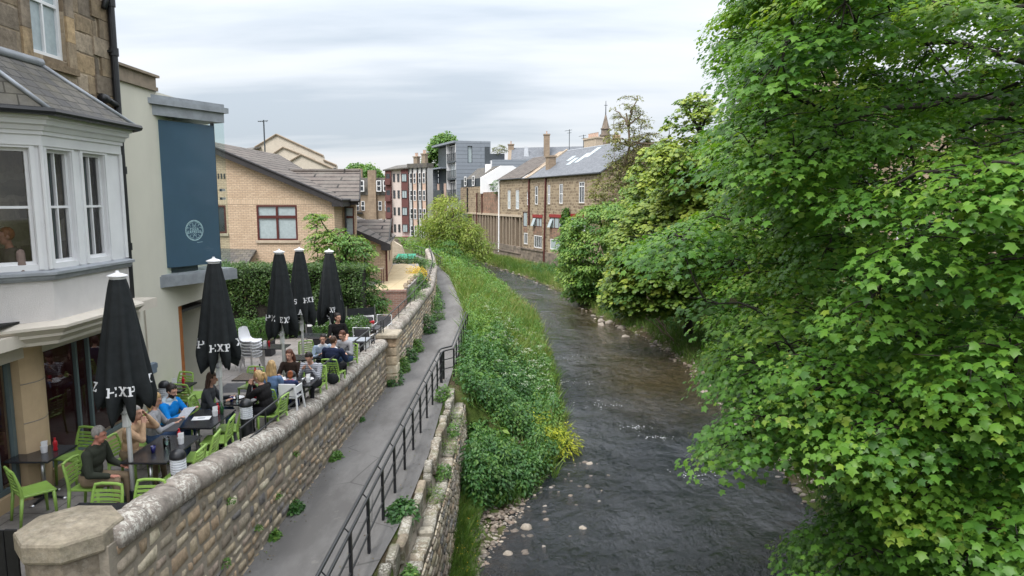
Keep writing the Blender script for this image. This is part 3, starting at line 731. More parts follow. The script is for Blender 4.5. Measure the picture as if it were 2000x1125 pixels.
for a, b in ((10.98, 11.2), (12.08, 12.3)):
    for k in range(6):
        c = rnd.choice(PAL_ASH); kk = rnd.uniform(1.05, 1.35); mb.bb((FX - .2, a + .004, 2.22 + k * .42), (FX + .018, b - .004, 2.22 + k * .42 + .414), col=tuple(q * kk for q in c))
mb.bb((FX - .2, 10.98, 2.10), (FX + .05, 12.3, 2.213), col=(.22, .165, .11))
mb.build('ashlar_wall', M['stone'], sb, tint=True, smooth=False, bevel=0)
window(sb, (FX, 11.22, 2.30), UY, NX, .84, 1.9, M['white'], M['netglass'], .07, .06, .14, (.42,), (.86,), .035)
# bay
P0, P1, P2, P3 = V((-7.5, 9.2, 0)), V((-6.7, 10.0, 0)), V((-6.7, 12.0, 0)), V((-7.5, 12.8, 0))
def offs(d): # bay outline pushed outwards
    k = d * math.tan(R(22.5))
    return [V((-7.5, 9.2 - d * 1.414, 0)), V((-6.7 + d, 10.0 - k, 0)), V((-6.7 + d, 12.0 + k, 0)), V((-7.5, 12.8 + d * 1.414, 0))]
def band(mb, prof, mi=0):
    """sweep a (offset, z) profile around the bay outline"""
    rings = [[p + V((0, 0, z)) for p in offs(d)] for d, z in prof]
    mb.loft(rings, False, mi, closed=False)
mb = MB(); band(mb, [(.01, -1.78), (.01, -1.14)]); mb.build('harled_apron', M['harl'], sb, smooth=False)
mb = MB(); band(mb, [(-.12, -2.10), (.02, -2.10), (.03, -2.05), (.10, -1.98), (.12, -1.97), (.12, -1.93), (.19, -1.86), (.21, -1.85), (.21, -1.81), (.06, -1.76), (0, -1.755)])
mb.build('shop_cornice', M['cornice'], sb)
mb = MB(); band(mb, [(0, -1.17), (.05, -1.16), (.07, -1.12), (.07, -1.09), (.11, -1.08), (.11, -1.04), (-.08, -1.0)]); mb.build('bay_sill', M['lead'], sb)
mb = MB(); band(mb, [(-.08, .76), (.02, .76), (.02, .90), (.05, .91), (.05, .96), (.08, .97), (.10, 1.03), (.15, 1.05), (.15, 1.11), (.2, 1.13), (.2, 1.18), (-.1, 1.18)]); mb.build('bay_frieze', M['white'], sb)
faces = [(P0, P1, [(.18, .98)]), (P1, P2, [(.12, .68), (.96, 1.54)]), (P2, P3, [(.18, .95)])]
mb = MB()
for a, b, wins in faces:
    u = (b - a).normalized(); n = V((u.y, -u.x, 0)); L = (b - a).length
    wall_holes(mb, a - n * .02, u, n, 0, L, -1.02, .78, [(p, q, -.93, .72) for p, q in wins], .16)
    for p, q in wins:
        wd = q - p
        f = window(sb, a - n * .02 + u * p + V((0, 0, -.93)), u, n, wd, 1.65, M['white'], M['glass'], .045, .06, .12, (wd / 2,) if b is P2 or a is P2 or wd < .7 else (), (.82,), .026, name='bay_window')
mb.build('bay_posts', M['white'], sb)
mb = MB()
for a, b, wins in faces:   # raised casing strips
    u = (b - a).normalized(); n = V((u.y, -u.x, 0))
    for p, q in wins:
        mb.obox(a - n * .02, u, n, (p - .07, p - .01), (0, .025), (-1.0, .775)); mb.obox(a - n * .02, u, n, (q + .01, q + .07), (0, .025), (-1.0, .775))
        mb.obox(a - n * .02, u, n, (p - .01, q + .01), (0, .02), (.725, .772))
for p in (P1, P2): mb.prism([(p.x + .03 * math.cos(t), p.y + .03 * math.sin(t)) for t in np.linspace(0, 6.28, 9)[:-1]], -1.0, .76)
mb.build('bay_casing', M['white'], sb)
mb = MB()  # slate roof of the bay
e_ = offs(.27); zt = 1.22; A, B = V((-7.48, 9.6, 2.12)), V((-7.48, 11.25, 2.12))
E_ = [p + V((0, 0, zt)) for p in e_]
mb.add([E_[0], E_[1], A], [(0, 1, 2)]); mb.add([E_[1], E_[2], B, A], [(0, 1, 2, 3)]); mb.add([E_[2], E_[3], B], [(0, 1, 2)])
mb.build('bay_roof', M['slate'], sb)
mb = MB()
for p, q in ((E_[1], A), (E_[2], B)): mb.tube([p + V((0, 0, .01)), q + V((0, 0, .02))], .035, 6)
mb.tube([A + V((.02, -1.2, .02)), B + V((.02, .05, .02))], .075, 8); mb.tube([B + V((.03, 0, .0)), E_[3] + V((.01, 0, .03))], .05, 6)
mb.build('lead_flashing', M['lead'], sb, smooth=True)
mb = MB(); gp_ = offs(.30); mb.tube([p + V((0, 0, 1.215)) for p in gp_], .055, 8); mb.build('bay_gutter', M['black'], sb)
# corner downpipe
pr = MB(); px, py = -7.41, 13.32
pr.tube([(px, py, 5.0), (px, py, -4.5)], .062, 12)
for z in (3.6, 2.72, 1.45, .55, -.9, -2.6, -3.6): pr.tube([(px, py, z - .07), (px, py, z + .07)], .082, 12); pr.box((px - .06, py, z), (.16, .2, .035))
pr.build('downpipe', M['black'], sb)
pr = MB(); pr.tube([(px - .02, py + .02, 4.2), (px - .01, py - .08, 3.7), (px, py - .22, 3.45)], .05, 8); pr.build('swan_neck', M['black'], sb, smooth=True); pr = MB(); pr.tube([(px, py - .04, 1.75), (px + .02, py - .3, 1.8), (px + .0, py - .42, 1.82)], .055, 10); pr.tube([(px, py - .36, 1.82), (px, py - .5, 1.82)], .085, 10); pr.build('branch_pipe', M['black'], sb, smooth=True)
# shopfront
mb = MB(); mb.bb((-7.7, 4, -1.9), (-6.95, 13.4, -2.08)); mb.bb((-7.62, 4, -2.08), (-7.3, 13.4, -2.35)); mb.build('soffit', M['cornice'], sb)
mb = MB()
rings = []
for z in (-4.62, -2.08):
    rings.append([V((-7.62, 10.05, z))] + [V((-7.34 + .10 * math.sin(t * math.pi), 10.05 + .55 * t, z)) for t in np.linspace(0, 1, 9)] + [V((-7.62, 10.6, z))])
mb.loft(rings); mb.build('shop_pier', M['pierpaint'], sb)
mb = MB()
for z in (-2.75, -3.35, -3.95):
    mb.tube([V((-7.34 + .10 * math.sin(t * math.pi) - .004, 10.05 + .55 * t, z)) for t in np.linspace(0, 1, 9)], .011, 5)
mb.build('pier_joint', M['mortar'], sb)
mb = MB(); mb.bb((-7.75, 4, -4.7), (-7.40, 13.4, -4.33)); mb.build('shop_plinth', M['pierpaint'], sb)
for (a, b, nm) in ((10.64, 13.2, (.95, 1.3)), (6.2, 10.03, (1.9, 3.45))):
    f = window(sb, (-7.46, a, -4.32), UY, NX, b - a, 2.22, M['shopframe'], M['glass'], .07, .07, .06, nm, (1.95,), .05, name='shop_window')
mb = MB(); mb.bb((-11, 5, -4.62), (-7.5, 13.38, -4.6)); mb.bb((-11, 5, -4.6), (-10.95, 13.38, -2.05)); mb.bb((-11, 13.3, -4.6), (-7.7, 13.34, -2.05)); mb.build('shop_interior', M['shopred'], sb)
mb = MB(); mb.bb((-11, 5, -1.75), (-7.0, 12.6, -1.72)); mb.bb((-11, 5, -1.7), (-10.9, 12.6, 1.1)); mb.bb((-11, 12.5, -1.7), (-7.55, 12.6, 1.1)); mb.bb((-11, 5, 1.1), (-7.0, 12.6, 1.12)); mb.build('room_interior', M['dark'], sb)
for yy_, w_ in ((10.62, .12), (10.95, .10), (11.5, .13), (11.92, .1)):
    mb = MB(); mb.loft([[V((-6.98 + .03 * math.sin(k * 2.4), yy_ - w_ / 2 + w_ * k / 8 * 1.0, z)) for k in range(9)] for z in (-1.0, .75)], False, closed=False); mb.build('curtain', M['netglass'], sb)

# indoor shop tables and chair backs seen dimly are left to the interior; cream building
cb = empty('cream_building', (0, 0, 0), 0, 'smooth cream rendered building with a projecting blue glazed box', 'building')
CX = -7.6
mb = MB(); wall_holes(mb, (CX, 0, 0), UY, NX, 13.44, 17.65, -5, 2.28, [(15.55, 17.2, -4.8, -2.42)], .9)
mb.bb((-13, 17.60, -5), (CX - .001, 17.65, 1.6)); mb.bb((-13, 13.44, -5.0), (CX - .3, 13.46, 2.28)); mb.build('rendered_wall', M['cream'], cb)
mb = MB(); mb.bb((-13, 13.43, 2.28), (CX + .06, 15.15, 2.36)); mb.bb((-13, 13.43, 2.36), (CX + .03, 15.13, 2.56)); mb.bb((-13, 13.43, 2.56), (CX + .09, 15.18, 2.61)); mb.build('coping', M['dressed'], cb)
u_ = V((.4618, .887, 0)); n_ = V((.887, -.4618, 0)); Q = V((CX + .01, 15.1, 0))
bw_ = 1.58
mb = MB(); mb.obox(Q - n_ * .1, u_, n_, (0, bw_ - .1), (0, .06), (-1.50, 1.70)); mb.build('blue_blind', M['bluefilm'], cb)
mb = MB(); mb.obox(Q + n_ * .03, u_, n_, (0, bw_ + .12), (0, .012), (-1.62, .118)); mb.obox(Q + n_ * .03, u_, n_, (0, bw_ + .12), (0, .012), (.126, 1.78)); mb.build('glass_front', M['antiglare'], cb)
mb = MB(); e1 = Q + u_ * (bw_ + .12) + n_ * .03
mb.slab([e1 + V((0, 0, -1.62)), e1 - n_ * .85 + V((0, 0, -1.62)), e1 - n_ * .85 + V((0, 0, 1.78)), e1 + V((0, 0, 1.78))], .012); mb.build('glass_side', M['antiglare'], cb)
mb = MB(); mb.obox(Q - n_ * .9, u_, n_, (-.35, bw_ + .12), (0, .96), (1.78, 2.0)); mb.obox(Q - n_ * .95, u_, n_, (-.36, bw_ + .2), (0, 1.08), (2.0, 2.12)); mb.obox(Q - n_ * .95, u_, n_, (-.36, bw_ + .13), (0, 1.02), (2.12, 2.2)); mb.build('lead_roof', M['lead'], cb)
mb = MB(); mb.obox(Q - n_ * .9, u_, n_, (-.3, bw_ + .22), (0, 1.02), (-1.9, -1.66)); mb.obox(Q - n_ * .9, u_, n_, (-.3, bw_ + .16), (0, .99), (-1.66, -1.63)); mb.build('lead_base', M['lead'], cb)
mb = MB(); mb.obox(Q - n_ * .6, u_, n_, (-.1, .9), (0, .48), (-1.62, -1.51)); mb.obox(Q - n_ * .16, u_, n_, (bw_ - .10, bw_ - .07), (0, .10), (-1.6, 1.76)); mb.build('dark_frame', M['darkclad'], cb)
for z in (.02, .22): mb = MB(); mb.obox(Q + n_ * .0, u_, n_, (bw_ - .05, bw_ + .05), (-.02, .06), (z - .03, z + .03)); mb.build('glass_clamp', M['chrome'], cb)
# door recess
mb = MB(); mb.bb((CX - .3, 15.56, -4.9), (CX - .05, 15.82, -2.43)); mb.build('door_jamb', M['orange'], cb, bevel=.01)
mb = MB(); mb.bb((CX - .9, 15.5, -4.9), (CX - .86, 17.3, -2.4)); mb.build('door_leaf', M['netglass'], cb)
mb = MB(); mb.bb((CX - .5, 15.84, -2.62), (CX - .1, 17.19, -2.56)); mb.build('door_transom', M['darktrim'], cb)
mb = MB(); mb.tube([(CX + .02, 13.5, -2.05), (CX + .02, 14.05, -2.03), (CX + .02, 14.1, -2.1), (CX + .02, 14.12, -3.4)], .013, 6); mb.build('conduit', M['cornice'], cb)
mb = MB(); mb.bb((CX, 14.02, -3.62), (CX + .11, 14.26, -3.4)); mb.bb((CX, 14.26, -3.55), (CX + .07, 14.38, -3.44)); mb.build('electric_box', M['greybox'], cb, bevel=.012)

# letters as strokes in a unit box: list of quads
def bar_(x0, y0, x1, y1): return [(x0, y0), (x1, y0), (x1, y1), (x0, y1)]
SW = .2
LET = {
 'E': [bar_(.12, 0, .34, 1), bar_(0, 0, .85, .15), bar_(0, .85, .85, 1), bar_(.3, .43, .65, .57), bar_(.72, 0, .85, .3), bar_(.72, .7, .85, 1)],
 'X': [[(.05, 0), (.3, 0), (.95, 1), (.7, 1)], [(.7, 0), (.95, 0), (.3, 1), (.05, 1)], bar_(0, 0, .38, .12), bar_(.62, 0, 1, .12), bar_(0, .88, .38, 1), bar_(.62, .88, 1, 1)],
 'P': [bar_(.12, 0, .34, 1), bar_(0, 0, .46, .13), bar_(0, .86, .7, 1), bar_(.3, .42, .7, .56), bar_(.64, .5, .86, .92)],
 'R': [bar_(.12, 0, .34, 1), bar_(0, 0, .46, .13), bar_(0, .86, .7, 1), bar_(.3, .42, .7, .56), bar_(.62, .5, .82, .92), [(.45, .45), (.65, .45), (.95, 0), (.72, 0)]],
 'S': [bar_(.08, 0, .7, .15), bar_(.1, .85, .75, 1), bar_(.12, .43, .7, .58), bar_(.05, .5, .25, .92), bar_(.6, .08, .82, .5), bar_(0, 0, .12, .28), bar_(.7, .72, .82, 1)],
 'I': [bar_(.2, 0, .42, 1), bar_(.05, 0, .57, .13), bar_(.05, .87, .57, 1)],
 'Z': [bar_(.05, 0, .85, .15), bar_(.05, .85, .85, 1), [(.05, .12), (.3, .12), (.85, .88), (.6, .88)], bar_(.73, 0, .85, .3), bar_(.05, .7, .17, 1)],
 'A': [[(.08, 0), (.28, 0), (.6, 1), (.42, 1)], [(.7, 0), (.94, 0), (.62, 1), (.42, 1)], bar_(.28, .28, .75, .41), bar_(0, 0, .38, .12), bar_(.6, 0, 1.02, .12)],
}
def adv(ch): return .66 if ch == 'I' else 1.0
mb = MB(); Lc = V((.80, 0, -.70))  # emblem centre on the blind: s, z
front = Q - n_ * .035
def lp(s, z): return front + u_ * (Lc.x + s) + V((0, 0, Lc.z + z))
def arc(r0, r1, a0, a1, k=24, cx=0, cz=0):
    for i in range(k):
        a, b = a0 + (a1 - a0) * i / k, a0 + (a1 - a0) * (i + 1) / k
        mb.quad(lp(cx + r0 * math.cos(a), cz + r0 * math.sin(a)), lp(cx + r1 * math.cos(a), cz + r1 * math.sin(a)), lp(cx + r1 * math.cos(b), cz + r1 * math.sin(b)), lp(cx + r0 * math.cos(b), cz + r0 * math.sin(b)))
RL = .235
arc(RL - .014, RL, 0, 6.2832, 60); arc(RL - .030, RL - .025, 0, 6.2832, 60)
for sx in (-1, 1):
    for sz in (-1, 1):
        for (cx, cz, r_, a0, a1) in ((.075, .13, .045, -1.2, 4.2), (.15, .095, .04, -2.2, 2.4), (.055, .185, .03, 0, 3.4), (.03, .10, .028, 1.5, 5.2), (.125, .16, .03, -.5, 3), (.175, .05, .02, -1.5, 3)):
            if sz < 0: a0, a1 = -a1, -a0
            if sx < 0: a0, a1 = math.pi - a1, math.pi - a0
            arc(r_ - .007, r_, a0, a1, 12, sx * cx, sz * (cz + (.0 if sz > 0 else .0)))
for txt, z, hh, ww in (('PIZZA', .005, .055, .05), ('EXPRESS', -.06, .055, .052)):
    tot = sum(adv(c) for c in txt) * ww; s = -tot / 2
    for c in txt:
        for q in LET[c]: mb.add([lp(s + x * ww * .9, z + y * hh) for x, y in q], [(0, 1, 2, 3)])
        s += adv(c) * ww
mb.quad(lp(.05, -.285), lp(.2, -.275), lp(.2, -.268), lp(.05, -.278))
mb.build('round_logo', M['logo'], cb)

# ------------------------------------------------------------------ buff brick house
bh = empty('brick_house', (0, 0, 0), 0, 'buff brick house with brown tiled gable and brown framed windows', 'house')
US, NS = V((1, 0, 0)), V((0, -1, 0))
GY = 30.0
def zv(x): return -.05 + (-7.67 - x) * .42     # verge line of the gable
gx0, gx1 = -17.0, -7.67; apex = -13.6
mb = MB()
wz = -.9
hol = [(-11.02, -9.28, -1.75, -.22 - .02), (-13.9, -12.35, -1.45, -.25)]
wall_holes(mb, (0, GY, 0), US, NS, gx0, gx1, -5.2, -.05, [h for h in hol], .1)
ztop = zv(apex)
mb.add([(gx0, GY, -.05), (gx1, GY, -.05), (apex, GY, ztop), (gx0, GY, zv(apex) - (apex - gx0) * .42)], [(0, 1, 2, 3)])
mb.quad((gx1, GY, -5.2), (gx1, 32, -5.2), (gx1, 32, -.05), (gx1, GY, -.05))
# wing behind with narrow window
WY = 31.5; wx1 = -7.07
wall_holes(mb, (0, WY, 0), US, NS, gx1, wx1, -5.2, -.05, [(-7.58, -7.16, -1.65, -.32)], .1)
wx = lambda y: wx1 - .215 * (y - WY)
mb.add([(wx1, WY, -5.2), (wx(36.5), 36.5, -5.2), (wx(36.5), 36.5, 0), (wx(34), 34, 1.3), (wx1, WY, -.05)], [(0, 1, 2, 3, 4)])
mb.build('brick_wall', M['buff'], bh)
mb = MB()
for a, b, z in ((gx0, gx1, -.19), (gx0, gx1, -2.95)):
    ss = [a, -13.95, -12.3, -11.07, -9.23, b] if z > -1 else [a, b]
    for p, q in zip(ss, ss[1:]): mb.quad((p, GY - .006, z - .02), (q, GY - .006, z - .02), (q, GY - .006, z + .205), (p, GY - .006, z + .205))
mb.build('soldier_course', M['soldier'], bh)
window(bh, (-11.02, GY, -1.75), US, NS, 1.74, 1.51, M['brownframe'], M['netglass'], .07, .07, .06, (.87,), (1.0,), .09, M['paledressed'])
window(bh, (-13.9, GY, -1.45), US, NS, 1.55, 1.2, M['brownframe'], M['farglass'], .07, .07, .06, (1.1,), (), .07, M['paledressed'])
window(bh, (-7.58, WY, -1.65), US, NS, .42, 1.33, M['brownframe'], M['netglass'], .06, .06, .06, (), (.86,), .07)
mb = MB()   # roofs as slabs: gable roof running back, wing roof facing south
def zr(x): return zv(x) + .16
mb.slab([(gx1 + .42, GY - .28, zr(gx1 + .42)), (gx1 + .42, 32.6, zr(gx1 + .42)), (apex, 41, zr(apex)), (apex, GY - .28, zr(apex))], .1)
mb.slab([(apex, GY - .28, zr(apex)), (apex, 41, zr(apex)), (gx0 - .4, 41, zr(apex) - (apex - gx0 + .4) * .42), (gx0 - .4, GY - .28, zr(apex) - (apex - gx0 + .4) * .42)], .1)
mb.slab([(-11.6, WY - .3, -.03), (wx1 + .22, WY - .3, -.03), (wx(34) + .22, 34, 1.36), (-11.6, 34, 1.36)], .1)
mb.slab([(wx(34) + .22, 34, 1.36), (wx(36.8) + .22, 36.8, -.03), (-11.6, 36.8, -.03), (-11.6, 34, 1.36)], .1)
mb.tube([(-11.6, 34, 1.38), (wx(34) + .22, 34, 1.38)], .09, 8)
mb.build('tiled_roof', M['tile'], bh)
mb = MB()
mb.slab([(gx1 + .44, GY - .30, zr(gx1 + .42) + .02), (apex, GY - .30, zr(apex) + .02), (apex, GY - .30, zr(apex) - .26), (gx1 + .44, GY - .30, zr(gx1 + .42) - .26)], .03)
mb.tube([(gx1 + .44, GY - .31, zr(gx1 + .44) + .03), (apex, GY - .31, zr(apex) + .03)], .05, 6)
mb.slab([(wx1 + .24, WY - .32, .02), (wx(34) + .24, 34, 1.40), (wx(34) + .24, 34, 1.12), (wx1 + .24, WY - .32, -.28)], .03)
mb.bb((gx1 - .02, GY - .29, -.3), (gx1 + .42, GY + 1.3, -.14)); mb.bb((gx1, WY - .33, -.24), (wx1 + .2, WY - .28, -.08))
mb.build('bargeboard', M['darktrim'], bh)
mb = MB(); mb.tube([(gx1 + .40, GY - .25, -.02), (gx1 + .40, GY + 1.3, -.02)], .07, 8); mb.tube([(gx1 + .42, WY - .36, -.06), (wx1 + .24, WY - .36, -.06)], .07, 8); mb.build('gutter', M['darktrim'], bh)
downpipe(bh, (gx1 + .14, WY - .1, -.1), (gx1 + .14, WY - .1, -5.0), .045, M['darktrim'])
mb = MB()
for k in range(3): mb.bb((-12.62 + k * .13, GY - .012, .88), (-12.55 + k * .13, GY - .004, 1.1))
mb.build('air_vent', M['darktrim'], bh)
mb = MB(); mb.slab([(-13.2, GY - 1.3, -2.6), (-11.1, GY - 1.3, -2.75), (-11.1, GY - .02, -2.15), (-13.2, GY - .02, -2.1)], .12); mb.build('lean_to_roof', M['slate'], bh)

# annex
ax = empty('brick_annex', (0, 0, 0), 0, 'smaller buff brick annex with dark tiled roof beside the yellow patio', 'house')
AY = 33.0; a0, a1 = V((-9.5, AY, 0)), V((-6.06, AY, 0)); a2 = V((-7.2, 41.5, 0))
def za(x): return -2.15 + (-6.06 - x) * .43
mb = MB()
mb.add([(-9.5, AY, -5), (-6.06, AY, -5), (-6.06, AY, -2.15), (-9.5, AY, za(-9.5))], [(0, 1, 2, 3)])
us = (a2 - a1).normalized(); ns = V((us.y, -us.x, 0))
wall_holes(mb, a1, us, ns, 0, (a2 - a1).length, -5, -2.12, [(4.2, 5.1, -3.35, -2.55)], .1)
mb.build('brick_wall', M['buff'], ax)
window(ax, a1 + us * 4.2 + V((0, 0, -3.35)), us, ns, .9, .8, M['brownframe'], M['farglass'], .07, .06, .06)
mb = MB()
mb.slab([(-5.8, AY - .25, za(-5.8) + .14), (-6.95, 41.5, za(-5.8) + .14), (-10.2, 41.5, za(-9.6) + .14), (-9.6, AY - .25, za(-9.6) + .14)], .1)
mb.slab([(-9.3, 34.6, -2.1), (-6.2, 34.6, -2.1), (-6.45, 36.9, -1.05), (-9.3, 36.9, -1.05)], .1)
mb.slab([(-6.45, 36.9, -1.05), (-6.85, 39.2, -2.1), (-9.3, 39.2, -2.1), (-9.3, 36.9, -1.05)], .1)
mb.build('tiled_roof', M['tile'], ax)
mb = MB()
mb.slab([(-5.78, AY - .27, za(-5.8) + .16), (-9.6, AY - .27, za(-9.6) + .16), (-9.6, AY - .27, za(-9.6) - .06), (-5.78, AY - .27, za(-5.8) - .06)], .03)
mb.slab([(-6.18, 34.5, -2.1), (-6.43, 36.9, -1.0), (-6.43, 36.9, -1.25), (-6.18, 34.5, -2.35)], .04); mb.slab([(-6.43, 36.9, -1.0), (-6.83, 39.2, -2.1), (-6.83, 39.2, -2.35), (-6.43, 36.9, -1.25)], .04)
mb.bb((-6.2, AY - .3, -2.4), (-5.8, AY + .1, -2.15)); mb.build('bargeboard', M['darktrim'], ax)
downpipe(ax, (-6.0, AY - .06, -2.3), (-6.0, AY - .06, -3.9), .045, M['brownframe'])
# patio and its red brick retaining wall
mb = MB(); mb.prism([(-9.5, 29.6), (-4.62, 29.6), (-4.75, 36.5), (-5.9, 43), (-9.5, 43)], -5.6, -3.90); o = mb.build('patio_base', M['terrace']); o['kind'] = 'structure'
mb = MB(); mb.prism([(-6.55, 29.9), (-4.75, 29.9), (-4.85, 36.2), (-5.6, 40), (-6.6, 42.4), (-7.15, 41.4), (-6.06, 33.05)], -3.9, -3.893); o = mb.build('yellow_patio_paving', M['yellowstone']); o['kind'] = 'structure'
bwal = empty('brick_retaining_wall', (-6.5, 29.55, -5.2), 0, 'weathered red brick retaining wall below the yellow patio', 'wall')
mb = MB(); mb.bb((-3.5, -.12, 0), (1.95, .1, 1.24)); mb.build('brick_face', M['oldbrick'], bwal)
mb = MB(); mb.bb((-3.5, -.15, 1.24), (1.95, .12, 1.33)); mb.build('brick_cope', M['oldbrick'], bwal)

# stone coloured rendered flats with stepped gables
fl = empty('gabled_flats', (0, 0, 0), 0, 'stone coloured rendered flats with three overlapping gables and a tall aerial', 'building')
def gable(parent, pts, y, dep, thick=.25):
    m_ = MB(); n = len(pts)
    vs = [(x, y, z) for x, z in pts] + [(x, y + dep, z) for x, z in pts]
    m_.add(vs, [tuple(range(n)), tuple(range(2 * n - 1, n - 1, -1))] + [(i, i + n, (i + 1) % n + n, (i + 1) % n) for i in range(n)])
    return m_
k = 1.0
g1 = [(-19.0, -5), (-13.0, -5), (-13.0, 2.5), (-13.95, 2.9), (-13.95, 3.18), (-17.37, 4.74), (-19.0, 3.8)]
g2 = [(-18.3, -5), (-14.6, -5), (-14.6, 2.9), (-16.9, 3.80), (-18.3, 2.9)]
g3 = [(-17.3, -5), (-13.3, -5), (-13.3, 2.25), (-15.6, 3.28), (-17.3, 2.3)]
gable(fl, g1, 52, .3).build('rendered_gable', M['gablerender'], fl); gable(fl, [(x * .97, z * .97) for x, z in g2], 50.4, .25).build('rendered_gable', M['gablerender'], fl); gable(fl, [(x * .94, z * .94) for x, z in g3], 48.9, .25).build('rendered_gable', M['gablerender'], fl)
def cap(pts, y):
    mb = MB()
    for (x0, z0), (x1, z1) in zip(pts, pts[1:]): mb.tube([(x0, y, z0), (x1, y, z1)], .07, 5)
    mb.build('gable_coping', M['dressed'], fl)
cap([(-13.0, 2.5), (-13.95, 2.9)], 51.95); cap([(-13.95, 3.2), (-17.37, 4.76), (-19.0, 3.82)], 51.95)
cap([(x * .97, z * .97) for x, z in ((-14.6, 2.92), (-16.9, 3.82), (-18.3, 2.92))], 50.35); cap([(x * .94, z * .94) for x, z in ((-13.3, 2.27), (-15.6, 3.3), (-17.3, 2.32))], 48.85)
mb = MB(); mb.slab([(-24, 52, 3.0), (-19.2, 52, 3.6), (-19.0, 58, 4.6), (-24, 58, 3.9)], .2); mb.slab([(-19.4, 51, 3.3), (-18.6, 51, 3.75), (-18.5, 54, 4.1), (-19.3, 54, 3.7)], .1); mb.build('slate_roof', M['slate'], fl)
mb = MB(); mb.bb((-24, 52.2, -5), (-19.1, 58, 3.0)); mb.build('side_wall', M['gablerender'], fl)
mb = MB(); mb.tube([(-17.5, 49.8, -1), (-17.5, 49.8, 5.55)], .05, 6); mb.tube([(-17.9, 49.8, 5.45), (-17.2, 49.8, 5.5)], .03, 5)
for q in (-17.8, -17.65, -17.35): mb.tube([(q, 49.5, 5.46), (q, 50.1, 5.46)], .015, 4)
mb.build('aerial_mast', M['darkclad'], fl)
mb = MB(); mb.bb((-13.25, 51.93, 1.9), (-13.02, 51.98, 2.3)); mb.build('small_window', M['darkclad'], fl)
# ------------------------------------------------------------------ right bank stone buildings along the river
O_, D_, N_ = V((5.9, 80, 0)), V((-.3569, .9342, 0)), V((-.9342, -.3569, 0))
UF = -D_    # so that a face looks outward (towards the river): u x up points along n
def fp(s, z, off=0.0): return O_ + D_ * s + N_ * off + V((0, 0, z))
def fwin(parent, s0, s1, z0, z1, fm, pm, vs=(), hs=(), label=None, sill=True, fw=.09, lint=None, rec=.05, bw=.07):
    f = window(parent, fp(s1, z0), UF, N_, s1 - s0, z1 - z0, fm, pm, fw, .07, rec, vs, hs, bw, M['dressed'] if sill else None, label=label)
    m_ = MB()
    if lint: m_.obox(fp(s1, z1), UF, N_, (-.2, s1 - s0 + .2), (-.05, .05), (.003, lint)); m_.build('lintel', M['dressed'] if lint < .35 else M['redlintel'], f)
    return f
def fwall(mb, s0, s1, z0, z1, holes, mi=0, rev=.15):
    wall_holes(mb, fp(s1, 0), UF, N_, 0, s1 - s0, z0, z1, [(s1 - b, s1 - a, c, d) for a, b, c, d in holes], rev, mi)

# near house with slate roof
h1 = empty('slate_roofed_house', (0, 0, 0), 0, 'brown rubble stone house with grey slate roof and red painted lintels', 'house')
up = [(7.5, 8.35, -.62, 1.62), (3.75, 4.4, -.56, 1.72), (.15, 1.05, -.48, 1.78), (-5.3, -4.05, -.38, 1.9), (10.25, 11.0, -.7, .95)]
mid = [(6.15, 8.95, -3.4, -2.25), (.0, 3.75, -3.42, -2.1), (-5.6, -2.2, -3.4, -1.95), (10.95, 12.4, -3.55, -1.6)]
low = [(6.1, 8.6, -6.05, -4.5), (.25, 3.55, -5.95, -4.7), (10.85, 12.05, -5.8, -4.35)]
mb = MB(); fwall(mb, -9, 12.7, -6.4, 2.7, up + mid + low)
mb.add([fp(-9, -6.4), fp(-9, 2.7), fp(-9, 6.0, -5.2), fp(-9, 2.7, -10), fp(-9, -6.4, -10)], [(0, 1, 2, 3, 4)]); mb.build('rubble_wall', M['farstone'], h1)
mb = MB(); mb.obox(fp(12.7, -9.2), UF, N_, (0, 21.7), (-.3, .22), (0, 2.8)); mb.build('plinth', M['farbase'], h1)
mb = MB(); mb.obox(fp(12.7, -6.42), UF, N_, (0, 7.9), (.0, .34), (0, .16)); mb.build('string_course', M['farbase'], h1)
for i, (a, b, c, d) in enumerate(up):
    fwin(h1, a, b, c, d, M['white'], M['farglass'], ((b - a) / 2,) if i in (1, 2, 3) else (), ((d - c) * .5 if i != 3 else (d - c) * .78,), lint=.3)
for i, (a, b, c, d) in enumerate(mid):
    w = b - a
    fwin(h1, a, b, c, d, M['whiteplastic'] if i == 2 else M['brownframe'], M['netglass'], (w * .35, w * .68) if i != 3 else (), (), lint=.36 if i < 3 else .2, sill=i == 2)
for i, (a, b, c, d) in enumerate(low):
    w = b - a; fwin(h1, a, b, c, d, M['whiteplastic'], M['farglass'] if i != 1 else M['netglass'], (w * .25, w * .5, w * .75) if i == 0 else (w * .5,), ())
for a, c in ((8.35, -3.3), (3.15, -3.3)): mb = MB(); mb.slab([fp(a + .45, c, .45), fp(a - .3, c, .45), fp(a - .3, c + .95, .06), fp(a + .45, c + .95, .06)], .05); mb.build('open_casement', M['netglass'], h1)
for a, b, c, d in ((6.15, 8.95, -4.4, -3.45), (.0, 3.75, -4.6, -3.47), (10.95, 12.4, -4.2, -3.65)): mb = MB(); mb.obox(fp(b, c), UF, N_, (0, b - a), (-.08, .02), (0, d - c)); mb.build('brown_panel', M['farred'], h1)
rdg = lambda s, z=6.15: fp(s, z, -5.2)
mb = MB(); mb.slab([fp(-9.3, 2.68, .25), rdg(-9.3), rdg(10.3), fp(10.3, 2.62, .25)][::-1], .12); mb.slab([rdg(-9.3), fp(-9.3, 2.68, -10.4), fp(10.3, 2.62, -10.4), rdg(10.3)][::-1], .12); mb.build('slate_roof', M['greyslate'], h1)
mb = MB(); mb.tube([rdg(-9.3, 6.2), rdg(10.3, 6.2)], .13, 6); mb.build('ridge', M['lead'], h1)
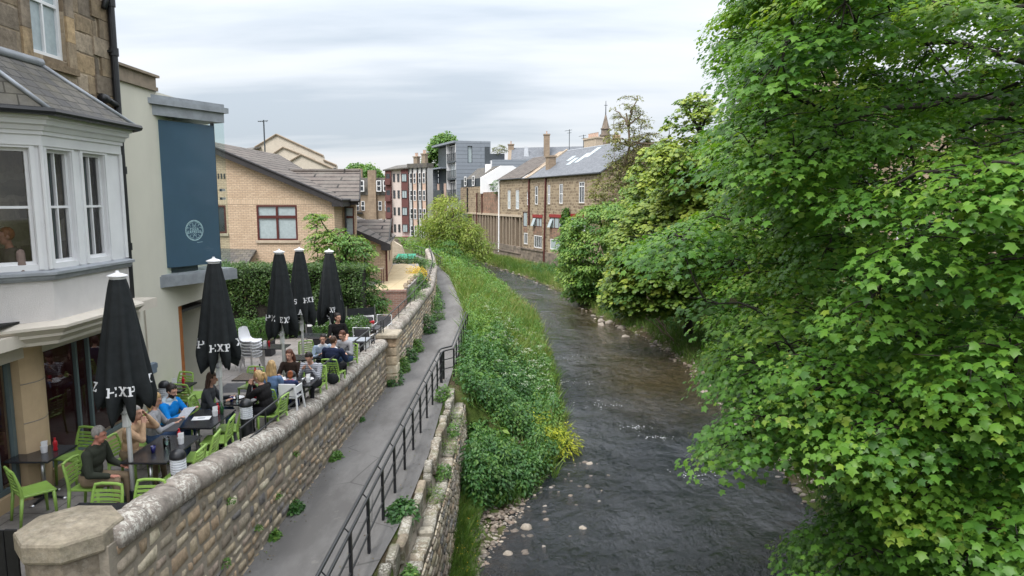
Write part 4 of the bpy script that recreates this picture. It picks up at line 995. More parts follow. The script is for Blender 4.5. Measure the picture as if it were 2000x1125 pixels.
mb = MB(); mb.tube([fp(-9.3, 2.66, .3), fp(12.7, 2.66, .3)], .09, 8); mb.build('gutter', M['black'], h1)
mb = MB(); mb.slab([fp(12.6, 2.5, .25), fp(10.3, 2.7, .25), rdg(10.3, 6.3), rdg(12.6, 6.3)], .35); mb.build('skew_gable', M['farash'], h1)
mb = MB(); mb.slab([fp(10.32, 2.85, .3), fp(10.0, 2.85, .3), rdg(10.0, 6.5), rdg(10.32, 6.5)], .3); mb.build('skew_coping', M['paledressed'], h1)
def chimney(parent, c, w, d, h, pots=3, mat=None, ang=None, potm=None):
    m_ = MB(); a = math.atan2(D_.y, D_.x) if ang is None else ang
    m_.box((c.x, c.y, c.z + h / 2), (w, d, h), rz=a); m_.box((c.x, c.y, c.z + h - .1), (w + .2, d + .2, .2), rz=a); ch = m_.build('chimney', mat or M['farash'], parent)
    if pots:
        m_ = MB()
        for k in range(pots):
            p = c + V((math.cos(a), math.sin(a), 0)) * ((k - (pots - 1) / 2) * w / max(pots, 1) * .85); m_.lathe((p.x, p.y, c.z + h), [(.16, 0), (.13, .1), (.12, .5), (.15, .56)], 8)
        m_.build('chimney_pot', potm or M['peachpanel'], ch)
chimney(h1, fp(7.2, 3.2, -1.6), .9, 1.0, 2.2, 0)
chimney(h1, fp(5.5, 5.0, -6.6), 3.2, 1.0, 2.6, 5, M['paledressed'])
for (s, off, L) in ((2.6, -1.7, 1.4), (1.0, -2.0, 1.9), (.2, -2.9, 2.0), (4.4, -2.6, 1.0)):
    m_ = MB(); z = 2.75 + (6.15 - 2.65) * (-off + .25) / 5.45
    m_.slab([fp(s + .5, z + .08, off), fp(s - .5, z + .08, off), fp(s - .5, z + .08 + L * .6, off - L * .9), fp(s + .5, z + .08 + L * .6, off - L * .9)], .1)
    m_.build('skylight', M['netglass'], h1)
for s in (10.15, 4.85): downpipe(h1, fp(s, 2.6, .12), fp(s, -8.6, .3) if s < 6 else fp(s, -3.3, .12), .11, M['brownframe'])

# warehouse with pilasters
h2 = empty('riverside_warehouse', (0, 0, 0), 0, 'stone warehouse with a row of tall pilasters and a dark tiled roof', 'building')
up2 = [(17.1, 18.1, -1.3, 1.25), (13.9, 15.0, -1.28, 1.22)]
mb = MB(); fwall(mb, 12.7, 21.4, -2.3, 2.8, up2); mb.build('upper_wall', M['farstone'], h2)
for a, b, c, d in up2: fwin(h2, a, b, c, d, M['white'], M['netglass'], ((b - a) / 2,), ((d - c) * .42,), lint=.3)
mb = MB(); fwall(mb, 12.9, 38.5, -6.4, -2.3, [], 0); mb.build('recessed_wall', M['farred'], h2); h2_rec = mb
for o in [q for q in KIDS[h2.name] if q.name.startswith('recessed')]: o.location = N_ * -.5
mb = MB(); mb.obox(fp(39.4, -2.35), UF, N_, (0, 26.6), (-.5, .14), (0, .3)); mb.build('beam', M['paledressed'], h2)
for k in range(17):
    s = 13.5 + k * 1.3 + (.35 if k in (1, 2) else 0); m_ = MB(); m_.obox(fp(s + .2, -6.3), UF, N_, (0, .38), (-.52, .06), (0, 3.94)); m_.build('pilaster', M['dressed'], h2)
for k in range(7):
    s = 14.3 + k * 2.6; fwin(h2, s - .35, s + .35, -5.5, -3.2, M['brownframe'], M['farglass'], (), (1.2,), sill=False, rec=.48)
mb = MB(); mb.obox(fp(39.6, -9.4), UF, N_, (0, 26.9), (-.6, .2), (0, 3.1)); mb.build('plinth', M['farbase'], h2)
mb = MB(); mb.obox(fp(39.6, -7.25), UF, N_, (0, 26.9), (.19, .32), (0, .14)); mb.build('string_course', M['farbase'], h2)
mb = MB(); mb.slab([fp(12.6, 2.72, .25), fp(12.6, 5.9, -5.2), fp(21.5, 5.9, -5.2), fp(21.5, 2.75, .25)][::-1], .12); mb.slab([fp(12.6, 5.9, -5.2), fp(12.6, 2.7, -10.5), fp(21.5, 2.7, -10.5), fp(21.5, 5.9, -5.2)][::-1], .12); mb.build('tiled_roof', M['tile'], h2)
mb = MB(); mb.tube([fp(12.6, 2.72, .3), fp(21.5, 2.75, .3)], .09, 8); mb.build('gutter', M['black'], h2)
for s, off, L in ((19.0, -.6, .8), (17.9, -.6, .8), (15.8, -3.0, 1.7), (14.2, -3.2, 1.7)):
    m_ = MB(); z = 2.75 + 3.15 * (-off + .25) / 5.45; m_.slab([fp(s + .22, z + .1, off), fp(s - .22, z + .1, off), fp(s - .22, z + .1 + L * .58, off - L), fp(s + .22, z + .1 + L * .58, off - L)], .08); m_.build('roof_light', M['whiteplastic'], h2)
# patched wall with white gable house above
mb = MB(); fwall(mb, 21.4, 31.9, -2.3, 1.1, [], 0); mb.obox(fp(31.9, -2.3), UF, N_, (.02, 10.5), (-.6, -.02), (0, 3.38)); mb.build('patched_wall', M['farred'], h2)
for s in (31.8, 29.2): downpipe(h2, fp(s, 1.0, .12), fp(s, -2.2 if s < 30 else -8.6, .14), .09, M['brownframe'])
downpipe(h2, fp(21.35, 2.6, .15), fp(21.35, -7.5, .2), .12, M['white'])
h3 = empty('whitewashed_gable_house', (0, 0, 0), 0, 'house with whitewashed gable wall and two small white dormer windows', 'house')
def gp3(a, z, s=29.0): return O_ + D_ * s - N_ * a + V((0, 0, z))
mb = MB(); poly = [(-.3, .9), (8.5, .9), (8.5, 3.4), (5.5, 4.9), (4.9, 5.2), (3.0, 5.15), (-.3, 3.3)]
pts = [gp3(a, z) for a, z in poly]; pts2 = [p + D_ * .4 for p in pts]; n = len(pts)
mb.add(pts + pts2, [tuple(range(n)), tuple(range(2 * n - 1, n - 1, -1))] + [(i, i + n, (i + 1) % n + n, (i + 1) % n) for i in range(n)]); mb.build('white_gable', M['whitewash'], h3)
mb = MB(); fwall(mb, 29.4, 41, -2.3, 2.0, []); mb.build('rubble_wall', M['farstone'], h3)
mb = MB(); mb.slab([fp(29.4, 3.2, -.9), fp(29.4, 5.1, -3.2), fp(41, 5.1, -3.2), fp(41, 3.2, -.9)][::-1], .15); mb.slab([fp(29.4, 5.1, -3.2), fp(29.4, 3.2, -8), fp(41, 3.2, -8), fp(41, 5.1, -3.2)][::-1], .15); mb.build('slate_roof', M['slate'], h3)
mb = MB(); mb.obox(fp(41, 2.0), UF, N_, (0, 11.4), (-1.2, -.15), (0, 1.3)); mb.build('mansard', M['darkclad'], h3)
for s in (33.7, 38.0):
    fwin(h3, s - .6, s + .6, 2.15, 3.75, M['white'], M['farglass'], (), (.8,), sill=False, fw=.16, rec=-.02)
m_ = MB(); m_.lathe(gp3(1.3, 2.3) - D_ * .1, [(.05, 0), (.35, .06), (.38, .1)], 12); m_.build('satellite_dish', M['greyrender'], h3)
downpipe(h3, fp(36.8, 1.9, .1), fp(36.8, -2.2, .1), .12, M['black'])

# grey clad modern block
g = empty('zinc_clad_block', (0, 0, 0), 0, 'modern flats clad in grey zinc with glazed corner balconies', 'building')
G0 = V((-8.3, 104, 0))
ur, nr_ = V((1, .18, 0)).normalized(), V((.18, -1, 0)).normalized()
ul, nl = V((-.42, 1, 0)).normalized(), V((-1, -.42, 0)).normalized()
def gr(s, z, d=0): return G0 + ur * s + nr_ * d + V((0, 0, z))
mb = MB(); wall_holes(mb, G0, ur, nr_, 0, 5.2, -9, 8.6, [(1.75, 2.45, 5.4, 7.9), (3.4, 3.8, 1.6, 4.3)], .3)
mb.quad(gr(5.2, -9), gr(5.2, -9, -9), gr(5.2, 8.6, -9), gr(5.2, 8.6)); mb.build('zinc_wall', M['clad'], g)
for a, b, c, d in ((1.75, 2.45, 5.4, 7.9), (3.4, 3.8, 1.6, 4.3)):
    f = window(g, gr(a, c), ur, nr_, b - a, d - c, M['darkclad'], M['farglass'] if a > 3 else M['netglass'], .08, .06, .25)
for s, z in ((.95, 2.4), (.98, -.4), (1.0, -3.0)): mb = MB(); mb.lathe(gr(s, z, .02), [(.14, -.14), (.17, 0), (.14, .14)], 10); mb.build('round_vent', M['black'], g)
def gl(s, z, d=0): return G0 + ul * s + nl * d + V((0, 0, z))
mb = MB(); mb.obox(gl(0, 0), ul, nl, (.02, 11), (-4.5, -.6), (-9, 8.2)); mb.build('rear_wall', M['darkclad'], g)
mb = MB(); mb.obox(gl(0, 8.35), ul, nl, (-.02, 11.5), (-5, .35), (0, .3)); mb.obox(gl(0, 4.75), ul, nl, (4.6, 12), (-1, 1.0), (0, .22)); mb.build('flat_roof', M['clad'], g)
for k, z in enumerate((-5.6, -2.65, .3, 3.2, 5.75)):
    m_ = MB(); m_.obox(gl(0, z - .25), ul, nl, (.05, 4.4), (-.6, .05), (0, .25))
    if z < 3: m_.obox(gl(0, z - .25), ul, nl, (4.6, 11.2), (-.6, .9), (0, .25))
    m_.build('floor_slab', M['darkclad'], g)
    bal = MB()
    for q in range(16): bal.obox(gl(.1 + q * .28, z), ul, nl, (0, .06), (.02, .06), (0, 1.1))
    bal.obox(gl(.05, z + 1.1), ul, nl, (0, 4.4), (.0, .08), (0, .07)); 
    if z < 3: bal.obox(gl(4.7, z), ul, nl, (0, 6.4), (.84, .88), (0, 1.15))
    bal.build('balcony_rail', M['darkclad'], g)
    window(g, gl(4.3, z), ul * -1, nl, 4.1, 2.4, M['white'], M['netglass'] if k % 2 else M['farglass'], .14, .06, .55, (1.0, 2.05, 3.1), (), .14)
    if z < 3: window(g, gl(10.9, z), ul * -1, nl, 6.0, 2.4, M['darkclad'], M['farglass'], .14, .06, .3, (1.5, 3, 4.5), (1.2,), .12)
    if z < 3:
        for q in (5.8, 9.4): m_ = MB(); m_.obox(gl(q, z + .1), ul, nl, (0, 1.1), (-.28, -.2), (0, 2.1)); m_.build('curtain', M['peachpanel'], g)
for q in (.05, 4.5): mb = MB(); mb.obox(gl(q, -9), ul, nl, (0, .16), (-.5, .02), (0, 17.4)); mb.build('corner_post', M['white'], g)
mb = MB(); mb.obox(gl(11.2, -9), ul, nl, (0, .5), (-.6, 1.0), (0, 13.8)); mb.build('end_wall', M['clad'], g)
# full size and place of the block: it stands behind the whitewashed gable house
def resize(o):
    for c in KIDS.get(o.name, []):
        if c.type == 'MESH': c.data.transform(Matrix.Translation(V((-9.9, 124, 0))) @ Matrix.Scale(1.19, 4) @ Matrix.Translation(-G0))
        resize(c)
resize(g)
# lower grey block and roof garden
g2 = empty('low_zinc_block', (0, 0, 0), 0, 'low grey zinc clad block between the tall modern flats and the slate hall', 'building')
mb = MB(); mb.bb((-3.2, 112, -6), (3.0, 118, 6.3)); mb.build('zinc_wall', M['clad'], g2)
mb = MB(); mb.bb((1.1, 111.9, 4.5), (1.55, 111.98, 5.3)); mb.build('window_slot', M['black'], g2)
mb = MB(); mb.bb((-4.3, 112, -3), (-3.3, 113, 5.6)); mb.build('white_return', M['whitewash'], g2)
mb = MB(); mb.bb((-4.4, 113, 4), (-3.6, 114, 8.4)); mb.bb((-3.6, 113, 6.3), (-1.2, 114, 7.3)); mb.build('roof_screen', M['darkclad'], g2)
# slate hall with chimneys
hl = empty('slate_roofed_hall', (0, 0, 0), 0, 'long pale slate roof of a hall with a tall chimney, behind the riverside houses', 'building')
mb = MB(); mb.slab([(-.6, 130, 5.5), (28, 130, 5.8), (28, 136, 10.5), (-.4, 136, 9.9)], .3); mb.slab([(-.4, 136, 9.9), (28, 136, 10.5), (28, 143, 5.5), (-.6, 143, 5.5)], .3); mb.build('slate_roof', M['greyslate'], hl)
mb = MB(); mb.bb((-.3, 130.3, -5), (27.8, 142.7, 5.6)); mb.build('wall', M['farash'], hl)
mb = MB(); mb.slab([(-.9, 129.9, 5.4), (-.25, 129.9, 5.4), (-.05, 136.2, 10.1), (-.7, 136.2, 10.1)], .5); mb.build('skew_coping', M['dressed'], hl)
chimney(hl, V((6.6, 134, 8.0)), 1.1, 1.4, 4.3, 1, M['farash'], 0); chimney(hl, V((-.2, 136, 9.0)), 1.1, 1.2, 1.6, 1, M['farash'], 0)
mb = MB(); mb.loft([[V((2.1, 133, 6.5)), V((3.4, 133, 6.5)), V((3.4, 134.2, 6.5)), V((2.1, 134.2, 6.5))], [V((2.4, 134, 10)), V((3.0, 134, 10)), V((3.0, 134.4, 10)), V((2.4, 134.4, 10))]]); mb.build('roof_ventilator', M['lead'], hl)
for x, z in ((10.9, 13.2), (13.6, 12.2)):
    mb = MB(); mb.tube([(x, 134, 9), (x, 134, z)], .07, 5); mb.tube([(x - .9, 134, z - .3), (x + .5, 134, z - .1)], .04, 4); mb.tube([(x - .4, 134, z - .7), (x + .4, 134, z - .6)], .04, 4); mb.build('aerial', M['darkclad'], hl)
# spire
spi = empty('church_spire', (0, 0, 0), 0, 'dark slender church spire with finial above the rooftops', 'spire')
mb = MB(); c = V((19.6, 148, 0))
for z0, z1, r0, r1 in ((2, 13.2, 1.15, 1.1), (13.2, 13.5, 1.3, 1.3), (13.5, 14.6, .95, .9), (14.6, 14.8, 1.1, 1.05), (14.8, 17.6, .85, .12)):
    mb.loft([[V((c.x + r * math.cos(R(22.5 + 45 * i)), c.y + r * math.sin(R(22.5 + 45 * i)), z)) for i in range(8)] for r, z in ((r0, z0), (r1, z1))])
mb.build('tower', M['farbase'], spi)
mb = MB(); mb.tube([(c.x, c.y, 17.5), (c.x, c.y, 20.4)], [.12, .05], 6); mb.tube([(c.x - .35, c.y, 19.5), (c.x + .35, c.y, 19.5)], .06, 5); mb.build('finial', M['darkclad'], spi)
chimney(spi, V((21.6, 146, 8)), 1.4, 1.4, 5.2, 2, M['pierpaint'], 0)

# left background terrace of flats
rwb = empty('maroon_and_pink_flats', (0, 0, 0), 0, 'tall flats with maroon stair towers and pinkish rendered wall', 'building')
A0 = V((-20.9, 116, 0)); ua = V((1, -.22, 0)).normalized(); na = V((-.22, -1, 0)).normalized()
def ra(s, z, d=0): return A0 + ua * s + na * d + V((0, 0, z))
mb = MB(); mb.obox(ra(0, -9), ua, na, (1.0, 2.75), (-8, 0), (0, 13.9)); mb.build('pink_wall', M['pinkrender'], rwb)
mb = MB(); mb.obox(ra(0, -9), ua, na, (0, 1.0), (-8, .35), (0, 13.9)); mb.build('maroon_tower', M['maroon'], rwb); mb = MB(); mb.obox(ra(0, -5.2), ua, na, (2.75, 3.95), (-8, .25), (0, 10.4)); mb.build('maroon_tower', M['maroon'], rwb)
mb = MB(); mb.obox(ra(0, -9), ua, na, (2.75, 3.95), (-8, -.1), (0, 13.6)); mb.build('pink_wall', M['pinkrender'], rwb)
mb = MB(); mb.slab([ra(-.3, 4.85, .6), ra(4.2, 5.2, .6), ra(4.1, 6.1, -4), ra(.3, 5.75, -4)], .2); mb.slab([ra(.3, 5.75, -4), ra(4.1, 6.1, -4), ra(4.2, 5, -8.5), ra(-.3, 4.7, -8.5)], .2); mb.build('slate_roof', M['slate'], rwb)
for z in (2.9, .2, -2.6, -5.4):
    for s in (1.25, 2.0): window(rwb, ra(s, z), ua, na, .36, 1.3, M['darkclad'], M['farglass'], .05, .06, -.01)
    window(rwb, ra(.2, z), ua, na, .6, 1.3, M['darkclad'], M['farglass'], .07, .06, -.37)
    window(rwb, ra(2.85, z), ua, na, .9, 1.3, M['darkclad'], M['netglass'], .08, .06, -.27, (.45,))
    m_ = MB(); m_.obox(ra(.1, z - .5), ua, na, (0, .9), (.36, .8), (0, .12)); m_.obox(ra(.1, z - .4), ua, na, (0, .9), (.74, .8), (0, .9)); m_.build('balcony', M['maroon'], rwb)
m_ = MB(); m_.obox(ra(2.8, -7), ua, na, (0, 1.1), (0, .9), (0, .9)); m_.build('red_balcony', M['redlintel'], rwb)
gw = empty('grey_and_peach_flats', (0, 0, 0), 0, 'pale grey rendered flats with peach panels and black downpipes', 'building')
B0 = ra(4.0, 0); ub = V((.8, -.6, 0)).normalized(); nb = V((-.6, -.8, 0)).normalized()
def rb(s, z, d=0): return B0 + ub * s + nb * d + V((0, 0, z))
mb = MB(); mb.obox(rb(0, -9), ub, nb, (0, 4.3), (-1.2, 0), (0, 14.1)); mb.build('grey_wall', M['greyrender'], gw)
mb = MB(); mb.obox(rb(0, 5.1), ub, nb, (-.1, 4.4), (-1.3, .25), (0, .7)); mb.build('roof', M['slate'], gw)
for s in (1.05, 3.15):
    mb = MB(); mb.obox(rb(s, -5), ub, nb, (0, .9), (0, .12), (0, 9.3)); mb.build('peach_panel', M['peachpanel'], gw)
for s in (.25, 1.2, 2.25, 3.3):
    for z in (2.6, -.2, -3.2, -6): window(gw, rb(s, z), ub, nb, .6, 1.7, M['white'], M['farglass'], .08, .06, -.14 if s in (1.2, 3.3) else -.01, (), (.85,), .07)
for s in (.95, 2.1, 3.05, 4.1): downpipe(gw, rb(s, 5.2, .15), rb(s, -8, .15), .1)
chimney(gw, rb(1.2, 5.6, -.7), .8, .7, 1.4, 2, M['dressed'], -.6); chimney(gw, rb(3.0, 5.6, -.7), .8, .7, 1.8, 2, M['dressed'], -.6)
sd = empty('mansard_tenement', (0, 0, 0), 0, 'far sandstone tenement with dark mansard roof and white dormer windows', 'building')
mb = MB(); mb.bb((-32, 126, -9), (-21.6, 134, .8)); mb.build('ashlar_wall', M['farash'], sd)
mb = MB(); mb.slab([(-32, 125.9, .8), (-21.6, 125.9, .8), (-21.8, 127, 3.9), (-31.8, 127, 3.9)], .2); mb.bb((-31.8, 127, .8), (-21.8, 133, 3.9)); mb.build('mansard_roof', M['slate'], sd)
mb = MB(); mb.bb((-25.9, 125.5, -9), (-24.5, 126.5, 5.2)); mb.build('chimney', M['farash'], sd)
mb = MB(); mb.bb((-29.5, 128, 3.9), (-27.5, 129, 5.6)); mb.build('chimney', M['farash'], sd)
for x in (-29.6, -28.0, -27.0, -23.9, -22.7):
    window(sd, (x - .45, 125.6, 1.4), US, NS, .9, 2.0, M['white'], M['farglass'], .15, .3, .0, (), (1.0,), .1, name='dormer')
    for z in (-2.0, -5.2): window(sd, (x - .3, 125.98, z), US, NS, .65, 1.7, M['white'], M['farglass'], .09, .06, -.01, (), (.85,), .08)
mb = MB(); mb.bb((-29.8, 125.2, -2.6), (-27, 125.9, -2.3))
for k in range(11): mb.bb((-29.8 + k * .27, 125.2, -2.3), (-29.72 + k * .27, 125.26, -1.3))
mb.bb((-29.8, 125.2, -1.35), (-27, 125.28, -1.25)); mb.build('balcony', M['black'], sd)
# tenement glimpsed through the sycamore
tr_ = empty('pinkish_tenement', (0, 0, 0), 0, 'pinkish sandstone tenement glimpsed between the sycamore leaves', 'building')
mb = MB(); wall_holes(mb, (15.5, 50, 0), V((.96, -.28, 0)), V((-.28, -.96, 0)), 0, 24, -6, 6.4, [(2 + 3 * k, 3.2 + 3 * k, z, z + 2) for k in range(7) for z in (-3.6, .2, 3.3)], .2); mb.quad((15.5, 50, -6), (15.5, 50, 6.4), (19, 62, 6.4), (19, 62, -6)); mb.build('ashlar_wall', M['farash'], tr_)
for k in range(7):
    for z in (-3.6, .2, 3.3): window(tr_, V((15.5, 50, z)) + V((.96, -.28, 0)) * (2 + 3 * k), V((.96, -.28, 0)), V((-.28, -.96, 0)), 1.2, 2, M['white'], M['farglass'], .1, .06, .15, (), (1.0,), .08)
mb = MB(); mb.slab([(15, 49.6, 6.4), (38.6, 42.9, 6.4), (40.5, 49, 9.6), (17, 55.8, 9.6)], .2); mb.build('slate_roof', M['greyslate'], tr_)
chimney(tr_, V((22, 50, 6.5)), 1.6, 1.0, 3.4, 3, M['paledressed'], -.28)
# ------------------------------------------------------------------ umbrellas
def umbrella(x, y, H, phi, label, frags, seed, spread=1.0):
    z0 = TZ(y); e_ = empty('closed_parasol', (x, y, z0), 0, label, 'parasol', 'closed black parasols on the terrace')
    rs = random.Random(seed); ph = rs.uniform(0, 6); zt, zb = H - .10, H - 1.90
    def rad(th, z):
        t = (zt - z) / (zt - zb); base = .105 + .255 * min(1, t) ** .8 * spread
        f = math.cos(8 * th + ph + .5 * math.sin(3 * z + seed)); f = (abs(f) ** .7) * (1 if f > 0 else -1)
        return base * (1 + (.04 + .13 * min(1, t) ** 1.2) * f + .05 * math.sin(2 * th + seed) * t)
    mb = MB(); n = 96; rings = []
    for i in range(27):
        t = i / 26; ring = []
        for j in range(n):
            th = 2 * math.pi * j / n; hem = .17 * math.cos(8 * th + ph) * -1 + .10 * math.sin(th * 2 + seed) + .05 * math.sin(th * 5 + seed)
            z = zt + (zb + hem * max(0, (t - .7) / .3) - zt) * t if t < .999 else zb + hem
            k = 1 if t < .9 else 1 - (t - .9) * 1.4
            r_ = rad(th, max(z, zb)) * k; ring.append(V((r_ * math.cos(th), r_ * math.sin(th), z)))
        rings.append(ring)
    inner = [[V((p.x * q, p.y * q, p.z + dz)) for p in rings[-1]] for q, dz in ((.9, .03), (.55, .12), (.15, .2))]
    mb.loft(rings + inner, False); can = mb.build('canopy', M['canvas'], e_, smooth=True)
    for txt, a0, zc in frags:
        mb = MB(); zc = zb + zc; hh, ww = .135, .105; tot = sum(adv(c) for c in txt) * ww; r0 = rad(phi + a0, zc); a = phi + a0 - tot / 2 / r0
        for c in txt:
            for q in LET[c]:
                pts = []
                for px_, py_ in q:
                    th = a + px_ * ww * .93 / r0; z = zc + py_ * hh; rr = rad(th, z) + .014; pts.append((rr * math.cos(th), rr * math.sin(th), z))
                mb.add(pts, [(0, 1, 2, 3)])
            a += adv(c) * ww / r0
        mb.build('lettering', M['letter'], can)
    mb = MB(); mb.tube([(0, 0, .03), (0, 0, H - .2)], .033, 12); mb.build('pole', M['polewhite'], e_, smooth=True)
    mb = MB(); mb.box((0, -.03, 1.42), (.085, .11, .30)); c = mb.build('winch_housing', M['polewhite'], e_, bevel=.012)
    mb = MB(); mb.tube([(.03, -.085, 1.48), (.03, -.14, 1.48), (-.05, -.15, 1.52)], .012, 6)
    mb.tube([V((.055 * math.cos(t) - .04, -.095, 1.60 + .05 * math.sin(t))) for t in np.linspace(0, 6.28, 13)], .008, 5); mb.build('crank', M['chrome'], c)
    mb = MB(); mb.lathe((0, 0, H - .13), [(.085, 0), (.10, .02), (.10, .05), (.135, .07), (.13, .085), (.03, .12), (.02, .15)], 16); mb.build('vent_cap', M['whiteplastic'], e_)
    mb = MB(); mb.box((0, 0, .035), (.62, .62, .07)); mb.tube([(0, 0, .07), (0, 0, .3)], .05, 10); mb.build('base', M['black'], e_, bevel=.01)
def cphi(x, y): return math.atan2(-y, -x)
umbrella(-5.60, 9.75, 3.53, cphi(-5.6, 9.75), 'nearest closed black parasol, tallest in the photo, beside the bay window', [('EXP', -.12, .17), ('X', 1.35, .26), ('Z', -1.35, .23)], 1)
umbrella(-5.52, 12.75, 3.53, cphi(-5.52, 12.75), 'second closed black parasol, in front of the blue glazed box', [('EXP', .1, .20), ('P', -1.0, .26), ('I', -1.35, .3), ('XP', 1.25, .26)], 2, 1.05)
umbrella(-5.52, 16.35, 3.53, cphi(-5.52, 16.35), 'third closed black parasol, its band reading EXP, left of the far group', [('EXP', .25, .20), ('PIZ', -.85, .24)], 3)
umbrella(-5.64, 18.3, 3.5, cphi(-5.64, 18.3), 'closed black parasol half hidden behind the third one', [('EXP', .75, .46), ('S', -.4, .44), ('A', -.1, .16)], 4)
umbrella(-5.06, 19.1, 3.42, cphi(-5.06, 19.1), 'farthest closed black parasol, standing right of the other four', [('XP', .15, .2), ('P', 1.2, .5)], 5)

# ------------------------------------------------------------------ bollards
def bollard(x, y, label, h=1.0):
    e_ = empty('bollard_light', (x, y, TZ(y)), 0, label, 'bollard light', 'bollard lights on the terrace')
    mb = MB(); mb.lathe((0, 0, 0), [(.105, 0), (.105, h - .32)], 18); mb.build('post', M['black'], e_, smooth=False)
    mb = MB(); prof = []
    for k in range(6): z = h - .32 + k * .037; prof += [(.088, z), (.108, z + .008), (.108, z + .022), (.088, z + .032)]
    mb.lathe((0, 0, 0), prof, 18); mb.build('louvred_lamp', M['greylamp'], e_)
    mb = MB(); mb.lathe((0, 0, 0), [(.085, h - .10), (.112, h - .095), (.112, h - .06), (.10, h - .02), (.07, h + .015), (.03, h + .033), (.002, h + .036)], 18); mb.build('dome', M['black'], e_, smooth=True)
bollard(-4.78, 9.5, 'bollard light nearest the octagonal pier, only its dome and rings showing', .98)
bollard(-4.78, 12.05, 'bollard light at the low end of the terrace handrail', 1.0)
bollard(-4.72, 14.4, 'bollard light beside the white high chair', 1.0)
bollard(-7.0, 13.55, 'bollard light by the cream wall, between parasols', .98)

# ------------------------------------------------------------------ chairs and tables
def make_chair():
    e_ = empty('cafe_chair', (0, 0, 0))
    mb = MB(); pts = []
    for i in range(5):
        yv = -.21 + .43 * i / 4; w = .205 + .02 * i / 4; dz = -.012 * math.sin(math.pi * i / 4)
        pts.append([V((-w, yv, .45)), V((-w * .5, yv, .445 + dz)), V((0, yv, .443 + dz)), V((w * .5, yv, .445 + dz)), V((w, yv, .45)), V((w, yv, .42)), V((-w, yv, .42))])
    mb.loft(pts); mb.build('seat', M['green'], e_, bevel=.006)
    for sx in (-1, 1):
        mb = MB(); mb.tube([(sx * .205, .20, 0), (sx * .20, .185, .44)], [.018, .026], 8); mb.build('leg', M['green'], e_, smooth=True)
        mb = MB(); mb.tube([(sx * .21, -.25, 0), (sx * .205, -.20, .44)], [.018, .026], 8); mb.build('leg', M['green'], e_, smooth=True)
    mb = MB()
    for sx in (-1, 1): mb.tube([(sx * .205, -.20, .42), (sx * .207, -.215, .58), (sx * .20, -.25, .72), (sx * .185, -.275, .81)], [.026, .022, .02, .018], 8)
    mb.tube([(-.19, -.275, .81), (-.1, -.29, .825), (.1, -.29, .825), (.19, -.275, .81)], .021, 8)
    for k in range(5):
        z = .51 + k * .055; y0 = -.205 - .06 * ((z - .45) / .35) ** 1.3
        mb.loft([[V((sx * .205, y0 - .035 * (1 - (sx) ** 2), z - .015)), V((sx * .205, y0 - .035 * (1 - sx ** 2) + .012, z - .015)), V((sx * .205, y0 - .035 * (1 - sx ** 2) + .006, z + .018)), V((sx * .205, y0 - .035 * (1 - sx ** 2) - .006, z + .018))] for sx in (-1, -.5, 0, .5, 1)])
    mb.build('backrest', M['green'], e_, smooth=False); return e_
chair0 = make_chair(); used = []
def chair(bx, by, phi, label):
    """bx,by: place of the top of the backrest ; phi: clockwise from +y, the way the seat faces"""
    a = R(phi); x, y = bx + .27 * math.sin(a), by + .27 * math.cos(a)
    o = chair0 if not used else copy_tree(chair0); used.append(o)
    o.location = (x, y, TZ(y)); o.rotation_euler = (0, 0, -a); tag(o, label, 'chair', 'lime green cafe chairs')
CH = [(-7.0, 9.22, 40, 'green chair at the left photo edge with its slatted back to us'),
 (-6.98, 11.0, 196, 'empty green chair facing us beyond the small table by the shop pier'),
 (-5.33, 8.72, 184, 'green chair back just left of the nearest parasol pole'),
 (-4.83, 8.85, 182, 'green chair back just right of the nearest parasol pole'),
 (-6.38, 9.6, 88, 'green chair under the man in the dark green jacket'),
 (-6.36, 10.55, 88, 'green chair under the person in the beige jumper'),
 (-4.70, 10.05, 268, 'green chair against the wall behind the nearest bollard'),
 (-4.76, 10.75, 262, 'green chair side on, below the bollard at the handrail end'),
 (-4.86, 11.60, 262, 'green chair beside the wall, left of the handrail bollard'),
 (-4.9, 12.25, 265, 'green chair mostly hidden behind the handrail bollard'),
 (-6.42, 11.28, 84, 'green chair under the blonde woman in grey'),
 (-6.46, 11.95, 90, 'green chair under the man in the blue jacket'),
 (-6.2, 13.0, 84, 'green chair under the long haired woman behind the second parasol'),
 (-4.45, 13.15, 275, 'green chair under the blonde woman in the black coat'),
 (-7.30, 15.12, 200, 'green chair beyond the wall table, its slatted back toward the orange door'),
 (-6.95, 14.05, 10, 'green chair on the near side of the wall table'),
 (-6.55, 14.75, 262, 'green chair turned side on right of the wall table'),
 (-5.0, 13.62, 4, 'green chair under the woman in the denim shirt'),
 (-5.05, 15.75, 182, 'green chair under the woman in the brown top'),
 (-4.55, 15.85, 184, 'green chair under the man in the striped shirt'),
 (-5.95, 15.7, 186, 'empty green chair behind the red bottle, mid terrace'),
 (-4.5, 16.65, 8, 'green chair with slatted back under the man in the navy blazer'),
 (-5.0, 18.05, 160, 'green chair under the man in the pale blue shirt'),
 (-4.42, 18.75, 205, 'green chair under the woman in the grey cardigan'),
 (-5.82, 19.15, 152, 'empty green chair turned toward us left of the pale blue shirt')]
for c in CH: chair(*c)

